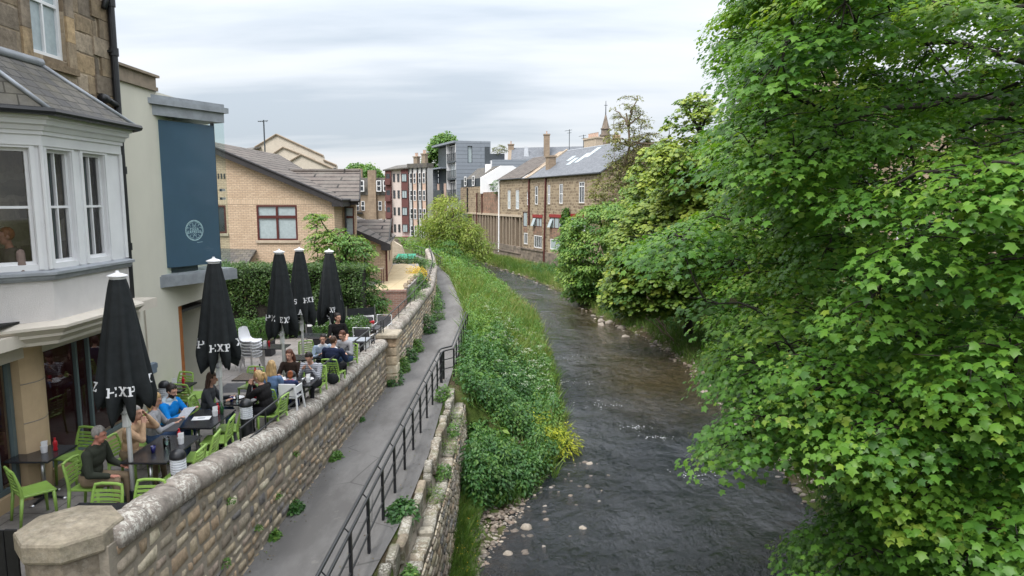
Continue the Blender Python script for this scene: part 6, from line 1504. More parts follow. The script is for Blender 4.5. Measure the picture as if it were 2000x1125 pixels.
person('person in a beige jumper half hidden by the nearest parasol', -6.1, 10.6, 84, BGE, TAN, HG, 'short', 10, 10, 0, ((-.10, .26, 1.12), (.14, .30, 1.05)), bulk=1.08)
person('woman with blonde hair in a grey top holding a dark menu', -6.1, 11.33, 72, GRY, JN, HBL, 'long', 4, 0, 22, ((-.12, .38, .80), (.14, .36, .80)))
person('bearded man in a bright blue jacket reading a menu', -6.15, 11.98, 96, BLU, JN, HD, 'short', 6, 8, 20, ((-.14, .40, .84), (.20, .40, .84)), bulk=1.12, beard=True, hood=cloth('pale_hood_lining', (.42, .50, .56)))
person('woman with very long dark hair in charcoal behind the second parasol pole', -5.92, 12.98, 82, DKG, JN, HB, 'vlong', 10, 0, 12, ((-.15, .42, .77), (.16, .40, .77)), bulk=1.06)
person('woman with blonde tied hair in a black coat eating', -4.78, 13.15, 278, BLK, DK, HBL, 'pony', 14, 0, 16, ((-.07, .32, 1.02), (.10, .34, .98)), bulk=1.14)
person('woman with long blonde hair in a denim shirt, back to us', -5.02, 13.95, 6, DNM, JN, HBL, 'vlong', 8, -15, 10, ((-.16, .4, .77), (.16, .4, .77)))
person('woman with brown hair in a dark brown top facing us', -5.03, 15.45, 186, BRN, JN, HK, 'long', 8, 6, 14, ((-.14, .38, .77), (.14, .40, .79)))
person('man with dark hair in a striped shirt bending over his plate', -4.55, 15.5, 186, striped(), DK, HD, 'short', 20, 8, 34, ((-.10, .36, .90), (.10, .36, .90)), bulk=1.1)
person('small child with red hair and pink collar in the high chair', -4.62, 14.02, 356, CHN, CHN, HR, 'bun', 6, 0, 8, ((-.2, .42, .80), (.2, .42, .80)), scale=.64, zoff=.25, collar=PNK)
person('man with sunglasses on his head in a pale blue shirt', -4.98, 17.72, 150, PBL, DK, HD, 'short', 14, 30, 8, ((-.14, .36, .78), (.16, .34, .80)), collar=WHT)
person('man in a navy blazer with his back to us', -4.52, 17.0, 12, NVY, DK, HB, 'short', 8, 20, 8, ((-.18, .38, .77), (.18, .38, .77)), bulk=1.2, collar=WHT)
person('person with auburn hair in a grey cardigan and blue jeans', -4.45, 18.3, 205, GRY, JN, HK, 'short', 14, 10, 20, ((-.14, .34, .80), (.14, .34, .84)), bulk=1.06, feet=((-.12, .40), (.22, .30)))
person('waitress with tied dark hair standing in a black top', -4.82, 18.75, 150, BLK, DK, HD, 'bun', 6, -25, 6, ((-.15, .34, 1.02), (.18, .36, 1.0)), stand=True, sleeves=False)
person('diner with auburn hair seen through the bay window glass', -7.2, 9.98, 200, cloth('taupe_top', (.20, .15, .13)), DK, HR, 'short', 6, 20, 5, zoff=2.83, hands=((-.14, .3, .7), (.14, .3, .7)), skin=SK2)
# held menus
e_ = empty('held_menu', (-5.72, 11.72, TZ(11.7) + .80), 0, 'grey printed menu sheet held up by the man in blue', 'menu')
mb = MB(); mb.slab([(-.08, -.24, -.02), (.10, -.22, .02), (.16, .08, .16), (-.04, .06, .14)], .004); mb.build('sheet', M['greypaper'], e_)
e_ = empty('held_menu', (-5.72, 11.28, TZ(11.2) + .72), 0, 'dark folded menu held by the blonde woman in grey', 'menu')
mb = MB(); mb.slab([(-.12, -.16, .0), (.12, -.14, .0), (.16, .12, .14), (-.10, .12, .14)], .006); mb.build('folder', M['wicker'], e_)
# ------------------------------------------------------------------ trees
def curve_pts(a, b, sag, n=5, wob=.06):
    a, b = V(a), V(b); L = (b - a).length; o = []
    for i in range(n + 1):
        t = i / n; p = a.lerp(b, t) + V((0, 0, sag * L * 4 * t * (1 - t)))
        if 0 < i < n: p += V((rnd.uniform(-wob, wob), rnd.uniform(-wob, wob), rnd.uniform(-wob, wob))) * L
        o.append(p)
    return o
def sprays(C, r, per, flat, axis, droop, jit):
    """leaf positions/normals/forward for spray centres C (n,3): leaves lie in shallow drooping caps pointing away from axis"""
    n = len(C); m = per; rr = np.sqrt(nrg.random((n, m))) * r[:, None]; th = nrg.random((n, m)) * 2 * np.pi
    dx, dy = rr * np.cos(th), rr * np.sin(th)
    out = C - axis; out[:, 2] *= .3; out = norm(out)
    dz = -droop * (rr ** 2) / np.maximum(r[:, None], .1) + nrg.normal(size=(n, m)) * flat * r[:, None] - .22 * (dx * out[:, None, 0] + dy * out[:, None, 1])
    pos = C[:, None] + np.stack([dx, dy, dz], -1)
    nr = np.stack([dx / r[:, None] * .55 + out[:, None, 0] * .28, dy / r[:, None] * .55 + out[:, None, 1] * .28, np.ones_like(dx)], -1) + nrg.normal(size=(n, m, 3)) * jit
    fw = np.stack([dx, dy, -.35 * r[:, None] * np.ones_like(dx)], -1) + out[:, None] * r[:, None, None] * .5 + nrg.normal(size=(n, m, 3)) * .25 * r[:, None, None]
    return pos.reshape(-1, 3), nr.reshape(-1, 3), fw.reshape(-1, 3)
def tree(name, label, base, top, trunk_r, C, r, per, size, tpl, leafm, barkm, flat=.12, droop=.25, jit=.3, tint=(.45, .2), limbs=10, group=None, light_top=.0, extra=None, cat='tree', twig_r=.012, wander=.05, twigs=True, limb_k=.42):
    base, top = V(base), V(top); root = empty(name, base, 0, label, cat, group)
    C = np.asarray(C, float); n = len(C); r = np.broadcast_to(np.asarray(r, float), (n,)).copy()
    axis = np.array([[base.x, base.y, 0]]) * 1.0
    ax = np.repeat(axis, n, 0); ax[:, 2] = C[:, 2]
    pos, nr, fw = sprays(C, r, per, flat, ax, droop, jit)
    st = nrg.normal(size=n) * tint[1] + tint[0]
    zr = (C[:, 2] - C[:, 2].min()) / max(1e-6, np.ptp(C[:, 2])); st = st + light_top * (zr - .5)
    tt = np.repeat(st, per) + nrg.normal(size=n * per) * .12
    sz = size * nrg.uniform(.5, 1.3, n * per)
    if tpl == 'maple':
        nearm = np.linalg.norm(pos, axis=1) < 9.5
        sets = [(q, pos[m_] - np.array(base), nr[m_], fw[m_], sz[m_], tt[m_], 0) for q, m_ in (('maple', nearm), ('maple_far', ~nearm))]
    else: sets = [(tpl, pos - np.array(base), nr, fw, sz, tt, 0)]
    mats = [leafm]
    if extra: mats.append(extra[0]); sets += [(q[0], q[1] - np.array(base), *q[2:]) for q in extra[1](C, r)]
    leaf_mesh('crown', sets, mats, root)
    # trunk, limbs, twigs
    mb = MB(); tp = curve_pts(base, top, 0, 9, .02); tp[0] = base; H = (top - base).length
    mb.tube([p - base for p in tp], [trunk_r * (1.25 if i == 0 else 1 - .75 * i / len(tp)) for i in range(len(tp))], 10); mb.build('trunk', barkm, root, smooth=True)
    idx = [0]; D = np.linalg.norm(C - C[0], axis=1)
    for _ in range(min(limbs, n) - 1):
        j = int(D.argmax()); idx.append(j); D = np.minimum(D, np.linalg.norm(C - C[j], axis=1))
    nodes, rad = [], []; mb = MB()
    for p_ in tp[3:]: nodes.append(p_); rad.append(trunk_r * .3)
    for j in idx:
        c = V(C[j]); hz = max(.12, min(.85, ((c.z - base.z) / max(H, .1)) - .28 * V((c.x - base.x, c.y - base.y, 0)).length / max(H, .1)))
        a = tp[int(round(hz * 9))] if hz * 9 < 9.5 else tp[-1]
        pts = curve_pts(a, c, .06, 6, wander); rs = [trunk_r * limb_k * (1 - .85 * i / 6) + twig_r for i in range(7)]
        mb.tube([p - base for p in pts], rs, 7); nodes += pts[1:]; rad += rs[1:]
    if len(mb.v): mb.build('limb', barkm, root, smooth=True)
    if twigs:
        N = np.array([tuple(q) for q in nodes]); mb = MB(); order = np.argsort(np.linalg.norm(C - np.array(tp[5]), axis=1))
        for j in order:
            d = np.linalg.norm(N - C[j], axis=1) + .35 * np.maximum(0, N[:, 2] - C[j, 2]); k = int(d.argmin())
            if d[k] < .15: continue
            a = V(N[k]); pts = curve_pts(a, C[j], .05, 3, .07); mb.tube([p - base for p in pts], [twig_r * 1.6, twig_r * 1.2, twig_r, twig_r * .5], 5, caps=False); N = np.concatenate([N, [tuple(pts[2]), tuple(pts[3])]])
            for _ in range(3):
                e_ = pts[3] + V((rnd.uniform(-1, 1), rnd.uniform(-1, 1), rnd.uniform(-.5, .2))) * r[j] * .8; mb.tube([pts[2] - base, pts[2].lerp(e_, .5) - base + V((0, 0, .04)), e_ - base], [twig_r * .8, twig_r * .6, twig_r * .3], 4, caps=False)
        if len(mb.v): mb.build('twigs', barkm, root, smooth=True)
    return root
def inpoly(px, py, poly):
    ins = np.zeros(len(px), bool); n = len(poly)
    for i in range(n):
        (x0, y0), (x1, y1) = poly[i], poly[(i + 1) % n]; c = ((y0 > py) != (y1 > py)) & (px < (x1 - x0) * (py - y0) / (y1 - y0 + 1e-9) + x0); ins ^= c
    return ins
_c, _s = math.cos(R(7.3)), math.sin(R(7.3))
def proj(P_):
    d = P_[:, 1] * _c - P_[:, 2] * _s
    return 1000 + 1350 * P_[:, 0] / d, 562.5 - 1350 * (P_[:, 1] * _s + P_[:, 2] * _c) / d

# big sycamore on the right bank: its crown shape is measured from the photograph's outline
OUT = [(1440, -400), (1425, 0), (1385, 55), (1400, 100), (1440, 125), (1405, 160), (1430, 195), (1405, 240), (1360, 270), (1375, 300), (1460, 330), (1400, 400), (1300, 430), (1225, 480), (1300, 515), (1390, 520), (1380, 560), (1345, 590), (1420, 620), (1385, 680), (1390, 740), (1425, 780), (1380, 825), (1372, 865), (1395, 900), (1480, 855), (1560, 850), (1640, 890), (1660, 960), (1600, 1010), (1545, 1050), (1522, 1075), (1560, 1095), (1620, 1120), (1640, 1180), (1700, 1500), (2600, 1500), (2600, -400)]
base = V((11.5, 12.0, -6.6)); cc = np.array([11.2, 11.3, 1.2]); rr_ = np.array([9.6, 7.3, 9.0])
Q = nrg.uniform(-1, 1, (30000, 3)); qs = (np.abs(Q) ** 2.6).sum(1); Q = Q[(qs < 1) & (nrg.random(len(Q)) < np.clip(qs * 1.5 - .1, .06, 1))]; pts = cc + Q * rr_
u_px, v_px = proj(pts); ok = (pts[:, 1] > 2.8) & (np.hypot(pts[:, 0], pts[:, 1]) > 4.6) & inpoly(u_px - 330 / np.maximum(pts[:, 1], 5), v_px, OUT) & (u_px < 2300) & (v_px < 1400) & (v_px > -330)
dist = np.linalg.norm(pts, axis=1)
pts = pts[ok]; dist = dist[ok]; cl = np.array([mnoise.noise(V((p[0] * .42, p[1] * .42, p[2] * 1.15))) for p in pts]); pts = pts[cl > -.10][:2600]
def flowers(C, r):
    k = nrg.choice(len(C), int(len(C) * .5), replace=False); P_ = C[k] + nrg.normal(size=(len(k), 3)) * np.array([.3, .3, .05]); m_ = 14
    t = np.repeat(np.linspace(0, .15, m_)[None], len(k), 0); pos = P_[:, None] + np.stack([nrg.normal(size=t.shape) * .012, nrg.normal(size=t.shape) * .012, -t - .05], -1); pos = pos.reshape(-1, 3)
    return [('oval', pos, rdir(len(pos)), rdir(len(pos), -.5), .035, nrg.random(len(pos)), 1)]
fr = np.linalg.norm((pts - cc) / rr_, axis=1)
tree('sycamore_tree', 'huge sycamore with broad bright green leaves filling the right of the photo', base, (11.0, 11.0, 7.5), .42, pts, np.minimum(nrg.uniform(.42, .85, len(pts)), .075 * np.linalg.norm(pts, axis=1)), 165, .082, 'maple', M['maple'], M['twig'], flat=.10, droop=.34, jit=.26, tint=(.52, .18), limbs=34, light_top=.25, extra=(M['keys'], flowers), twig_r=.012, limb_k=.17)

def cluster(n, parts, shell=.45, hull=None):
    w = np.array([q[1][0] * q[1][1] * q[1][2] for q in parts]); k = np.maximum(1, (n * w / w.sum())).astype(int)
    return np.concatenate([ell_points(m, c, r, shell) for m, (c, r) in zip(k, parts)])
# trees and shrubs along the right bank
tree('field_maple', 'yellow green field maple overhanging the river behind the sycamore', (9.6, 37, -7.2), (9, 36.5, -.5), .22, cluster(760, [((8.6, 36.5, -2.6), (3.4, 3.4, 3.3)), ((10.6, 33, -1.0), (2.6, 2.6, 2.8)), ((10.2, 36, 1.0), (2.4, 2.4, 2.2)), ((7.0, 37, -4.6), (2.0, 2.4, 1.7))]), .6, 60, .20, 'clump', M['fieldmaple'], M['twig'], tint=(.60, .2), limbs=16, light_top=.4, twig_r=.015)
tree('upright_maple', 'tall loose maple with yellowish shoots against the sky left of the sycamore', (10.2, 33, -6.5), (8.7, 32.5, 4.2), .16, cluster(210, [((8.5, 32.5, 2.4), (1.7, 1.6, 2.6)), ((7.4, 33.5, 1.2), (1.0, 1.2, 1.3)), ((9.6, 33, 1.0), (1.6, 1.4, 1.8))], .2), .42, 40, .17, 'clump', M['fieldmaple'], M['twig'], tint=(.68, .2), limbs=14, twig_r=.014)
tree('bank_shrub', 'large light green leafy shrub on the far bend of the right bank', (8.0, 56, -7.6), (7.6, 56, -2.5), .18, cluster(760, [((7.3, 55, -4.2), (3.6, 3.6, 4.0)), ((10.0, 52, -2.6), (3.0, 3, 4.0)), ((5.6, 54, -6.3), (1.8, 2, 1.6))]), .62, 60, .26, 'oval', M['lightleaf'], M['twig'], tint=(.66, .2), limbs=14, light_top=.3, twig_r=.015)
tree('bronze_tree', 'tall sparse spring tree with bronze olive leaves in front of the slate roof', (10.6, 63, -6), (10.0, 62, 7.5), .2, cluster(520, [((10.3, 62, 5.0), (2.0, 2.2, 4.2)), ((12.2, 62, 3.0), (2.6, 2.2, 3.0)), ((9.5, 63, -.2), (2.7, 2.4, 3.4))], .25), .5, 26, .21, 'oval', M['oliveleaf'], M['palebark'], tint=(.5, .2), limbs=26, twig_r=.02)
tree('golden_shrub', 'yellow green shrub leaning over the water below the bronze tree', (9.9, 47, -7.4), (9.8, 46, 1.5), .14, cluster(520, [((9.4, 46, -3.4), (2.6, 2.8, 2.8)), ((9.9, 45, .8), (2.4, 2.4, 3.0)), ((8.0, 45, -5.4), (1.8, 2, 1.6))]), .55, 54, .22, 'clump', M['fieldmaple'], M['twig'], tint=(.66, .2), limbs=14, light_top=.3)
for nm, lb, b, pr_, n_, m_, sz in (('bank_bush', 'low dark green bush at the water edge under the sycamore, middle one', (10.6, 22, -7.6), [((10.7, 22, -6.4), (1.7, 3.2, 1.5))], 170, 'nettle', .11),
    ('bank_bush', 'low light green bush with grass left of the sycamore by the pale rocks', (10.2, 29.5, -7.6), [((10.6, 30, -6.5), (1.7, 3.6, 1.5))], 190, 'lightleaf', .11),
    ('bank_bush', 'low dark bush beneath the nearest sycamore boughs', (10.4, 15.5, -7.6), [((10.6, 15.5, -6.5), (1.7, 2.8, 1.5))], 150, 'nettle', .11),
    ('bank_bush', 'tall dark shrub filling the slope behind the sycamore trunk', (14.5, 24, -5.5), [((15, 24, -3.2), (3.5, 5, 3.2))], 300, 'nettle', .14),
    ('bank_bush', 'dark evergreen mass on the slope behind the field maple', (14, 39, -5), [((14, 40, -2.2), (3.4, 5, 3.4))], 300, 'hedge', .15)):
    tree(nm, lb, b, (b[0], b[1], b[2] + 1.2), .08, cluster(n_, pr_, .5), .4, 46, sz, 'oval', M[m_], M['twig'], tint=(.42, .18), limbs=6, cat='bush', twigs=False)
# leaning sapling
sC = np.array([(7.3, 41.5, -6.1), (6.9, 41.2, -6.35), (7.7, 41.3, -5.9), (8.1, 41.6, -5.75), (7.5, 41.8, -6.5), (8.4, 41.2, -6.2), (7.0, 41.6, -6.7), (8.0, 41, -6.4), (7.9, 42, -5.5)])
tree('sapling', 'slim sapling leaning out over the water from the right bank', (9.1, 38.2, -7.9), (7.9, 41.3, -6.1), .045, sC, .45, 60, .10, 'oval', M['lightleaf'], M['palebark'], tint=(.5, .12), limbs=5, flat=.12)
# willow and shrubs by the path bend
tree('willow', 'pale yellow green willow where the path bends below the zinc clad flats', (-6.3, 83, -8.0), (-6.9, 83, -3.5), .32, cluster(400, [((-7.6, 83, -2.6), (2.6, 2.8, 3.2)), ((-4.6, 82, -5.2), (2.3, 2.4, 2.4)), ((-9.6, 84, -4.6), (2.2, 2.2, 2.9)), ((-6.4, 82.5, -4.6), (3.0, 2.6, 2.6))], .2), .75, 60, .36, 'narrow', M['willow'], M['palebark'], tint=(.66, .2), droop=.8, flat=.35, jit=.7, limbs=14, light_top=.35, twig_r=.02)
tree('path_bush', 'dark green bush beside the curved path railing', (-7.0, 71, -6.3), (-7, 71, -5), .06, cluster(130, [((-6.9, 71, -5.2), (1.5, 1.6, 1.2)), ((-5.6, 71, -5.9), (1.0, 1.3, .9))]), .4, 34, .14, 'oval', M['lightleaf'], M['twig'], tint=(.3, .15), limbs=5, cat='bush', twigs=False)
tree('path_bush', 'upright grey green sapling bush at the water edge right of the willow', (-3.9, 62, -7.8), (-3.9, 62, -6), .05, cluster(90, [((-3.9, 62, -6.1), (.9, .9, 1.3))]), .35, 34, .12, 'narrow', M['lightleaf'], M['twig'], tint=(.45, .15), limbs=5, cat='bush', twigs=False, jit=.6)
# distant trees
def far_tree(label, b, parts, n, sz, m='lightleaf', tint=(.55, .2)):
    tree('distant_tree', label, b, (b[0], b[1], parts[0][0][2]), .35, cluster(n, parts), 1.0, 40, sz, 'clump', M[m], M['twig'], tint=tint, flat=.3, jit=.5, limbs=10, twig_r=.03)
far_tree('bright green treetop rising behind the zinc clad flats', (-13.5, 140, -4), [((-13.2, 140, 10.2), (2.9, 2.6, 2.7)), ((-16.2, 140, 7.2), (1.4, 1.6, 2.3))], 150, .4)
far_tree('round green treetop beyond the mansard tenement', (-30.5, 145, -4), [((-31, 145, 4.2), (4.0, 4, 3.2))], 200, .42)
tree('roof_shrub', 'scrubby roof garden plants beside the zinc clad flats', (-2.0, 113.4, 7.2), (-2, 113.4, 8), .05, cluster(40, [((-2.0, 113.4, 8.0), (1.1, .6, .8))]), .4, 26, .18, 'oval', M['oliveleaf'], M['twig'], limbs=5, cat='shrub', twigs=False)
tree('wall_shrub', 'self seeded buddleia on top of the patched red wall', (0, 101, .9), (0, 101, 1.8), .05, cluster(40, [(tuple(fp(22.4, 1.9, .1)), (.8, .8, 1.1))]), .4, 28, .16, 'oval', M['lightleaf'], M['twig'], tint=(.3, .12), limbs=5, cat='shrub', twigs=False)
# shrub in front of the brick house, hedge
tree('garden_tree', 'light green garden tree against the brick house, behind the farthest parasol', (-6.4, 26, -5.0), (-6.3, 26, -1.6), .07, cluster(330, [((-6.3, 26, -2.6), (1.2, 1.1, 1.5)), ((-7.2, 26, -1.3), (.6, .6, .9)), ((-5.6, 26, -3.7), (.75, .8, .9)), ((-6.2, 26.2, -4.2), (1.4, 1, .9))], .4), .32, 60, .12, 'oval', M['lightleaf'], M['twig'], tint=(.52, .2), limbs=10, light_top=.3)
hg = empty('hedge', (-8.5, 24.8, -4.9), 0, 'tall mixed green and bronze hedge behind the parasols', 'hedge')
n_ = 26000; P_ = np.stack([nrg.uniform(-2.6, 3.2, n_), nrg.uniform(-.7, .6, n_), nrg.uniform(0, 2.55, n_)], 1)
nzv = np.array([mnoise.noise(V((q[0] * 1.3, q[2] * 1.3, 3.3))) for q in P_]); nz2 = np.array([mnoise.noise(V((q[0] * .8, q[2] * .8, 9.3))) for q in P_])
P_[:, 1] = -.55 - .38 * nzv + np.abs(nrg.normal(size=n_)) * .22; topm = nrg.random(n_) < .22; P_[topm, 1] = nrg.uniform(-.6, .6, topm.sum()); P_[topm, 2] = 2.5 + nrg.normal(size=topm.sum()) * .07
P_[:, 2] = np.minimum(P_[:, 2], 2.62 + .22 * nz2)
leaf_mesh('foliage', [('oval', P_, np.array([0, -.7, .7]) + nrg.normal(size=(n_, 3)) * .5, rdir(n_, .2), .085 * nrg.uniform(.6, 1.3, n_), .38 + nrg.normal(size=n_) * .16 + .55 * nz2 * (nz2 > 0), 0)], M['hedge'], hg)
mb = MB(); mb.bb((-2.5, -.3, 0), (3.1, .6, 2.35)); mb.build('twiggy_core', M['twig'], hg)
# ivy on the house
iv = empty('ivy', tuple(fp(-.9, -8, .1)), 0, 'strip of green ivy climbing the stone house between its windows', 'climber')
n_ = 2600; s_ = nrg.uniform(-1.3, 1.1, n_); z_ = nrg.uniform(0, 7.0, n_); k_ = (np.abs(s_ + .1) < (1.15 - .1 * z_ / 7)) & ((z_ < 6.2) | (np.abs(s_ + .2) < .6)); s_, z_ = s_[k_] - .2 * (z_[k_] / 7), z_[k_]
P_ = np.array(D_)[None] * s_[:, None] + np.array(N_)[None] * nrg.uniform(.08, .3, len(s_))[:, None] + np.array([[0, 0, 1.]]) * z_[:, None]
leaf_mesh('foliage', [('clump', P_, np.array(N_) + nrg.normal(size=(len(s_), 3)) * .4, rdir(len(s_), -.6), .26, .5 + nrg.normal(size=len(s_)) * .22, 0)], M['ivy'], iv)

# ------------------------------------------------------------------ ground vegetation
def along(n, y0, y1, fx0, fx1, pw=1.0):
    y = y0 + (y1 - y0) * nrg.random(n) ** pw; x = fx0(y) + (fx1(y) - fx0(y)) * nrg.random(n); return x, y
def plants(x, y, z, h, per, spread, size, tpl='oval', up=.4):
    """leafy upright plants: per leaves up a stem of height h"""
    n = len(x); t = nrg.random((n, per)) ** .7; a = nrg.random((n, per)) * 6.283; rr = spread * (1.05 - .75 * t) * nrg.uniform(.3, 1, (n, per)); lean = nrg.normal(size=(n, 1, 2)) * .12
    hh = h[:, None] * t; pos = np.stack([x[:, None] + rr * np.cos(a) + lean[:, :, 0] * hh, y[:, None] + rr * np.sin(a) + lean[:, :, 1] * hh, z[:, None] + hh], -1)
    out = np.stack([np.cos(a), np.sin(a), np.zeros_like(a)], -1); nr = out * .55 + np.array([0, 0, 1]) + nrg.normal(size=pos.shape) * .25; fw = out + np.array([0, 0, -.25])
    tt = np.repeat(nrg.normal(size=(n, 1)) * .17, per, 1) + .54 + nrg.normal(size=t.shape) * .1
    return (tpl, pos.reshape(-1, 3), nr.reshape(-1, 3), fw.reshape(-1, 3), size * nrg.uniform(.6, 1.25, n * per), tt.ravel(), 0)
def blades(x, y, z, per, L, tint, spread=.1, tilt=.45):
    n = len(x) * per; X = np.repeat(x, per) + nrg.normal(size=n) * spread; Y = np.repeat(y, per) + nrg.normal(size=n) * spread; Z = np.repeat(z, per)
    d = norm(np.stack([nrg.normal(size=n) * tilt, nrg.normal(size=n) * tilt, np.ones(n)], 1)); s = norm(np.cross(d, rdir(n)))
    return ('blade', np.stack([X, Y, Z], 1), s, d, L * nrg.uniform(.5, 1.3, n), np.repeat(nrg.normal(size=len(x)) * .12 + tint + .3 * np.array([mnoise.noise(V((a * .6, b * .35, 4.4))) for a, b in zip(x, y)]), per) + nrg.normal(size=n) * .1, 0)
EDGE = pl([(12, -1.1), (15, -1.0), (17.5, -.7), (18.6, .5), (20, 1.0), (22.5, 1.6), (28, 1.75), (36, 1.85), (49, 1.55), (62, -.7), (81, -3.8), (95, -7)])
LEFT = pl([(0, -1.35), (21.2, -1.3), (22.2, -1.95), (27, -2.0), (35.5, -2.25), (45.6, -3.55), (55, -4.85), (63.4, -6.65), (71, -8.5), (95, -16)])
GRX = pl([(13, -1.2), (15, -1.1), (16.6, -.85), (18.2, .0), (19.1, .5), (21.5, 1.6), (22.6, 1.9), (60, 9)])
# nettles and leafy plants on the near half of the left bank
x, y = along(1900, 16.2, 34, lambda q: LEFT(q) + .1, EDGE, 1.25); gz = ground_z(x, y)
nzv = np.array([mnoise.noise(V((a * .7, b * .5, 1.7))) for a, b in zip(x, y)])
h = (.50 + .8 * (nzv + .3)) * nrg.uniform(.7, 1.2, len(x)); k_ = ~((y < 18.6) & (nzv < -.05)) & (x < GRX(y))
x, y, gz, h = x[k_], y[k_], gz[k_], np.clip(h[k_], .15, 1.5)
tag(leaf_mesh('nettle_bed', [plants(x, y, gz, h, 30, .24, .125)], M['nettle']), 'bed of dark green nettles on the near left bank', 'nettles', kind='stuff')
x, y = along(2500, 27, 60, LEFT, EDGE, 1.0); gz = ground_z(x, y)
tag(leaf_mesh('bank_herbs', [plants(x, y, gz, np.clip(.6 + .9 * np.array([mnoise.noise(V((a * .55, b * .3, 2.2))) for a, b in zip(x, y)]), .2, 1.3) * nrg.uniform(.7, 1.3, len(x)), 24, .28, .13)], M['lightleaf']), 'mixed light green herbs along the left bank', 'herbs', kind='stuff')
x, y = along(900, 58, 95, LEFT, EDGE, 1.0); gz = ground_z(x, y)
tag(leaf_mesh('far_bank_herbs', [plants(x, y, gz, nrg.uniform(.5, 1.3, len(x)), 20, .5, .24)], M['lightleaf']), 'far herbs below the willow', 'herbs', kind='stuff')
sets = []
x, y = along(3600, 30, 72, LEFT, EDGE, .8); sets.append(blades(x, y, ground_z(x, y), 9, .9, .58, .14))
x, y = along(900, 13.3, 19.5, lambda q: LEFT(q) - .15, lambda q: LEFT(q) + .42, .9); sets.append(blades(x, y, ground_z(x, y), 10, .30, .42, .1, .6))
x, y = along(300, 20, 34, lambda q: EDGE(q) - .5, lambda q: EDGE(q) + .15); sets.append(blades(x, y, ground_z(x, y), 10, .8, .5, .08))
x, y = along(500, 17.5, 24, lambda q: LEFT(q) + .2, EDGE); sets.append(blades(x, y, ground_z(x, y), 8, .5, .4, .1, .5))
tag(leaf_mesh('bank_grass', sets, M['grass']), 'long grass along the left bank of the river', 'grass', kind='stuff')
sets = []
x, y = along(2600, 12, 95, lambda q: RB(q) + .35, lambda q: RB(q) + 3.2, 1.0); sets.append(blades(x, y, ground_z(x, y), 9, .65, .42, .15))
x, y = along(1400, 60, 95, lambda q: RB(q) + .2, lambda q: RB(q) + 4.5, 1.0); sets.append(blades(x, y, ground_z(x, y), 9, .55, .62, .2))
tag(leaf_mesh('right_bank_grass', sets, M['grass']), 'rough grass along the right bank below the stone house', 'grass', kind='stuff')
x, y = along(1500, 12, 80, lambda q: RB(q) + 1.2, lambda q: RB(q) + 6, 1.0)
tag(leaf_mesh('right_bank_undergrowth', [plants(x, y, ground_z(x, y), nrg.uniform(.4, 1.1, len(x)), 26, .32, .14)], M['nettle']), 'dark undergrowth on the right bank slope', 'undergrowth', kind='stuff')
# taller mixed weeds breaking up the bank
x, y = along(260, 17.5, 58, lambda q: LEFT(q) + .15, lambda q: np.minimum(EDGE(q), GRX(q)) - .1, .8); k_ = np.array([mnoise.noise(V((a * .9, b * .6, 7.7))) for a, b in zip(x, y)]) > -.1; x, y = x[k_], y[k_]
tag(leaf_mesh('tall_weeds', [plants(x, y, ground_z(x, y), nrg.uniform(.9, 1.7, len(x)), 46, .3, .15, 'narrow'), plants(x[::3] + .2, y[::3] + .2, ground_z(x[::3], y[::3]), nrg.uniform(.3, .6, len(x[::3])), 26, .42, .26)], M['lightleaf']), 'tall pale weeds standing out of the left bank', 'weeds', kind='stuff')
# cow parsley
x, y = along(120, 25, 38, lambda q: LEFT(q) + .9, lambda q: EDGE(q) - .1, .9); gz = ground_z(x, y) + nrg.uniform(.75, 1.15, len(x)); sets = []
px_ = np.repeat(x, 16) + nrg.normal(size=len(x) * 16) * .07; py_ = np.repeat(y, 16) + nrg.normal(size=len(x) * 16) * .07; pz_ = np.repeat(gz, 16) + nrg.normal(size=len(x) * 16) * .015
sets.append(('clump', np.stack([px_, py_, pz_], 1), np.array([0, 0, 1.]) + nrg.normal(size=(len(px_), 3)) * .3, rdir(len(px_)), .026, nrg.random(len(px_)), 0))
tag(leaf_mesh('cow_parsley', sets, M['umbel']), 'white cow parsley heads scattered over the left bank', 'wild flowers', kind='stuff')
# yellow green clump on the river edge
def bush(name, label, c, r_, n, size, m, tpl='oval', tint=(.5, .2), cat='plant', group=None, stem=True, amp=.35):
    e_ = empty(name, c, 0, label, cat, group); d = norm(nrg.normal(size=(n, 3))); d[:, 2] = np.abs(d[:, 2]); q = (.45 + .55 * nrg.random((n, 1)) ** .6)
    nz = np.array([mnoise.noise(V(p * 2.2 + np.array(c))) for p in d])[:, None]
    pos = d * q * np.array(r_) * (1 + amp * nz); nr = d * .6 + np.array([0, 0, .7]) + nrg.normal(size=(n, 3)) * .35
    leaf_mesh('foliage', [(tpl, pos, nr, d + nrg.normal(size=(n, 3)) * .4, size * nrg.uniform(.6, 1.3, n), tint[0] + nrg.normal(size=n) * tint[1], 0)], M[m], e_)
    if stem:
        mb = MB()
        for k in range(7): p = V(pos[k * (n // 8)]); mb.tube([(0, 0, -.05), p * .5 + V((0, 0, .05)), p], [.012, .008, .004], 4)
        mb.build('stems', M['twig'], e_)
    return e_
bush('yellow_flag_clump', 'bright yellow green leafy clump at the water edge of the left bank', (1.55, 22.3, -8.35), (.75, .85, .85), 900, .17, 'yellow', 'narrow', (.55, .25))
bush('yellow_flag_clump', 'smaller yellow green clump just left of the bright water edge one', (.85, 23.2, -8.1), (.6, .6, .85), 420, .16, 'yellow', 'narrow', (.35, .25))
bush('yellow_shrub', 'yellow flowering shrub beside the far end of the yellow patio', (-5.15, 37, -4.4), (.7, 1.0, .95), 1500, .09, 'bloom', 'oval', (.5, .3))
bush('flower_bed_bush', 'green and reddish bush in front of the yellow flowering shrub', (-4.75, 34.6, -4.4), (.6, 1.1, .75), 1500, .09, 'lightleaf', 'oval', (.35, .2))
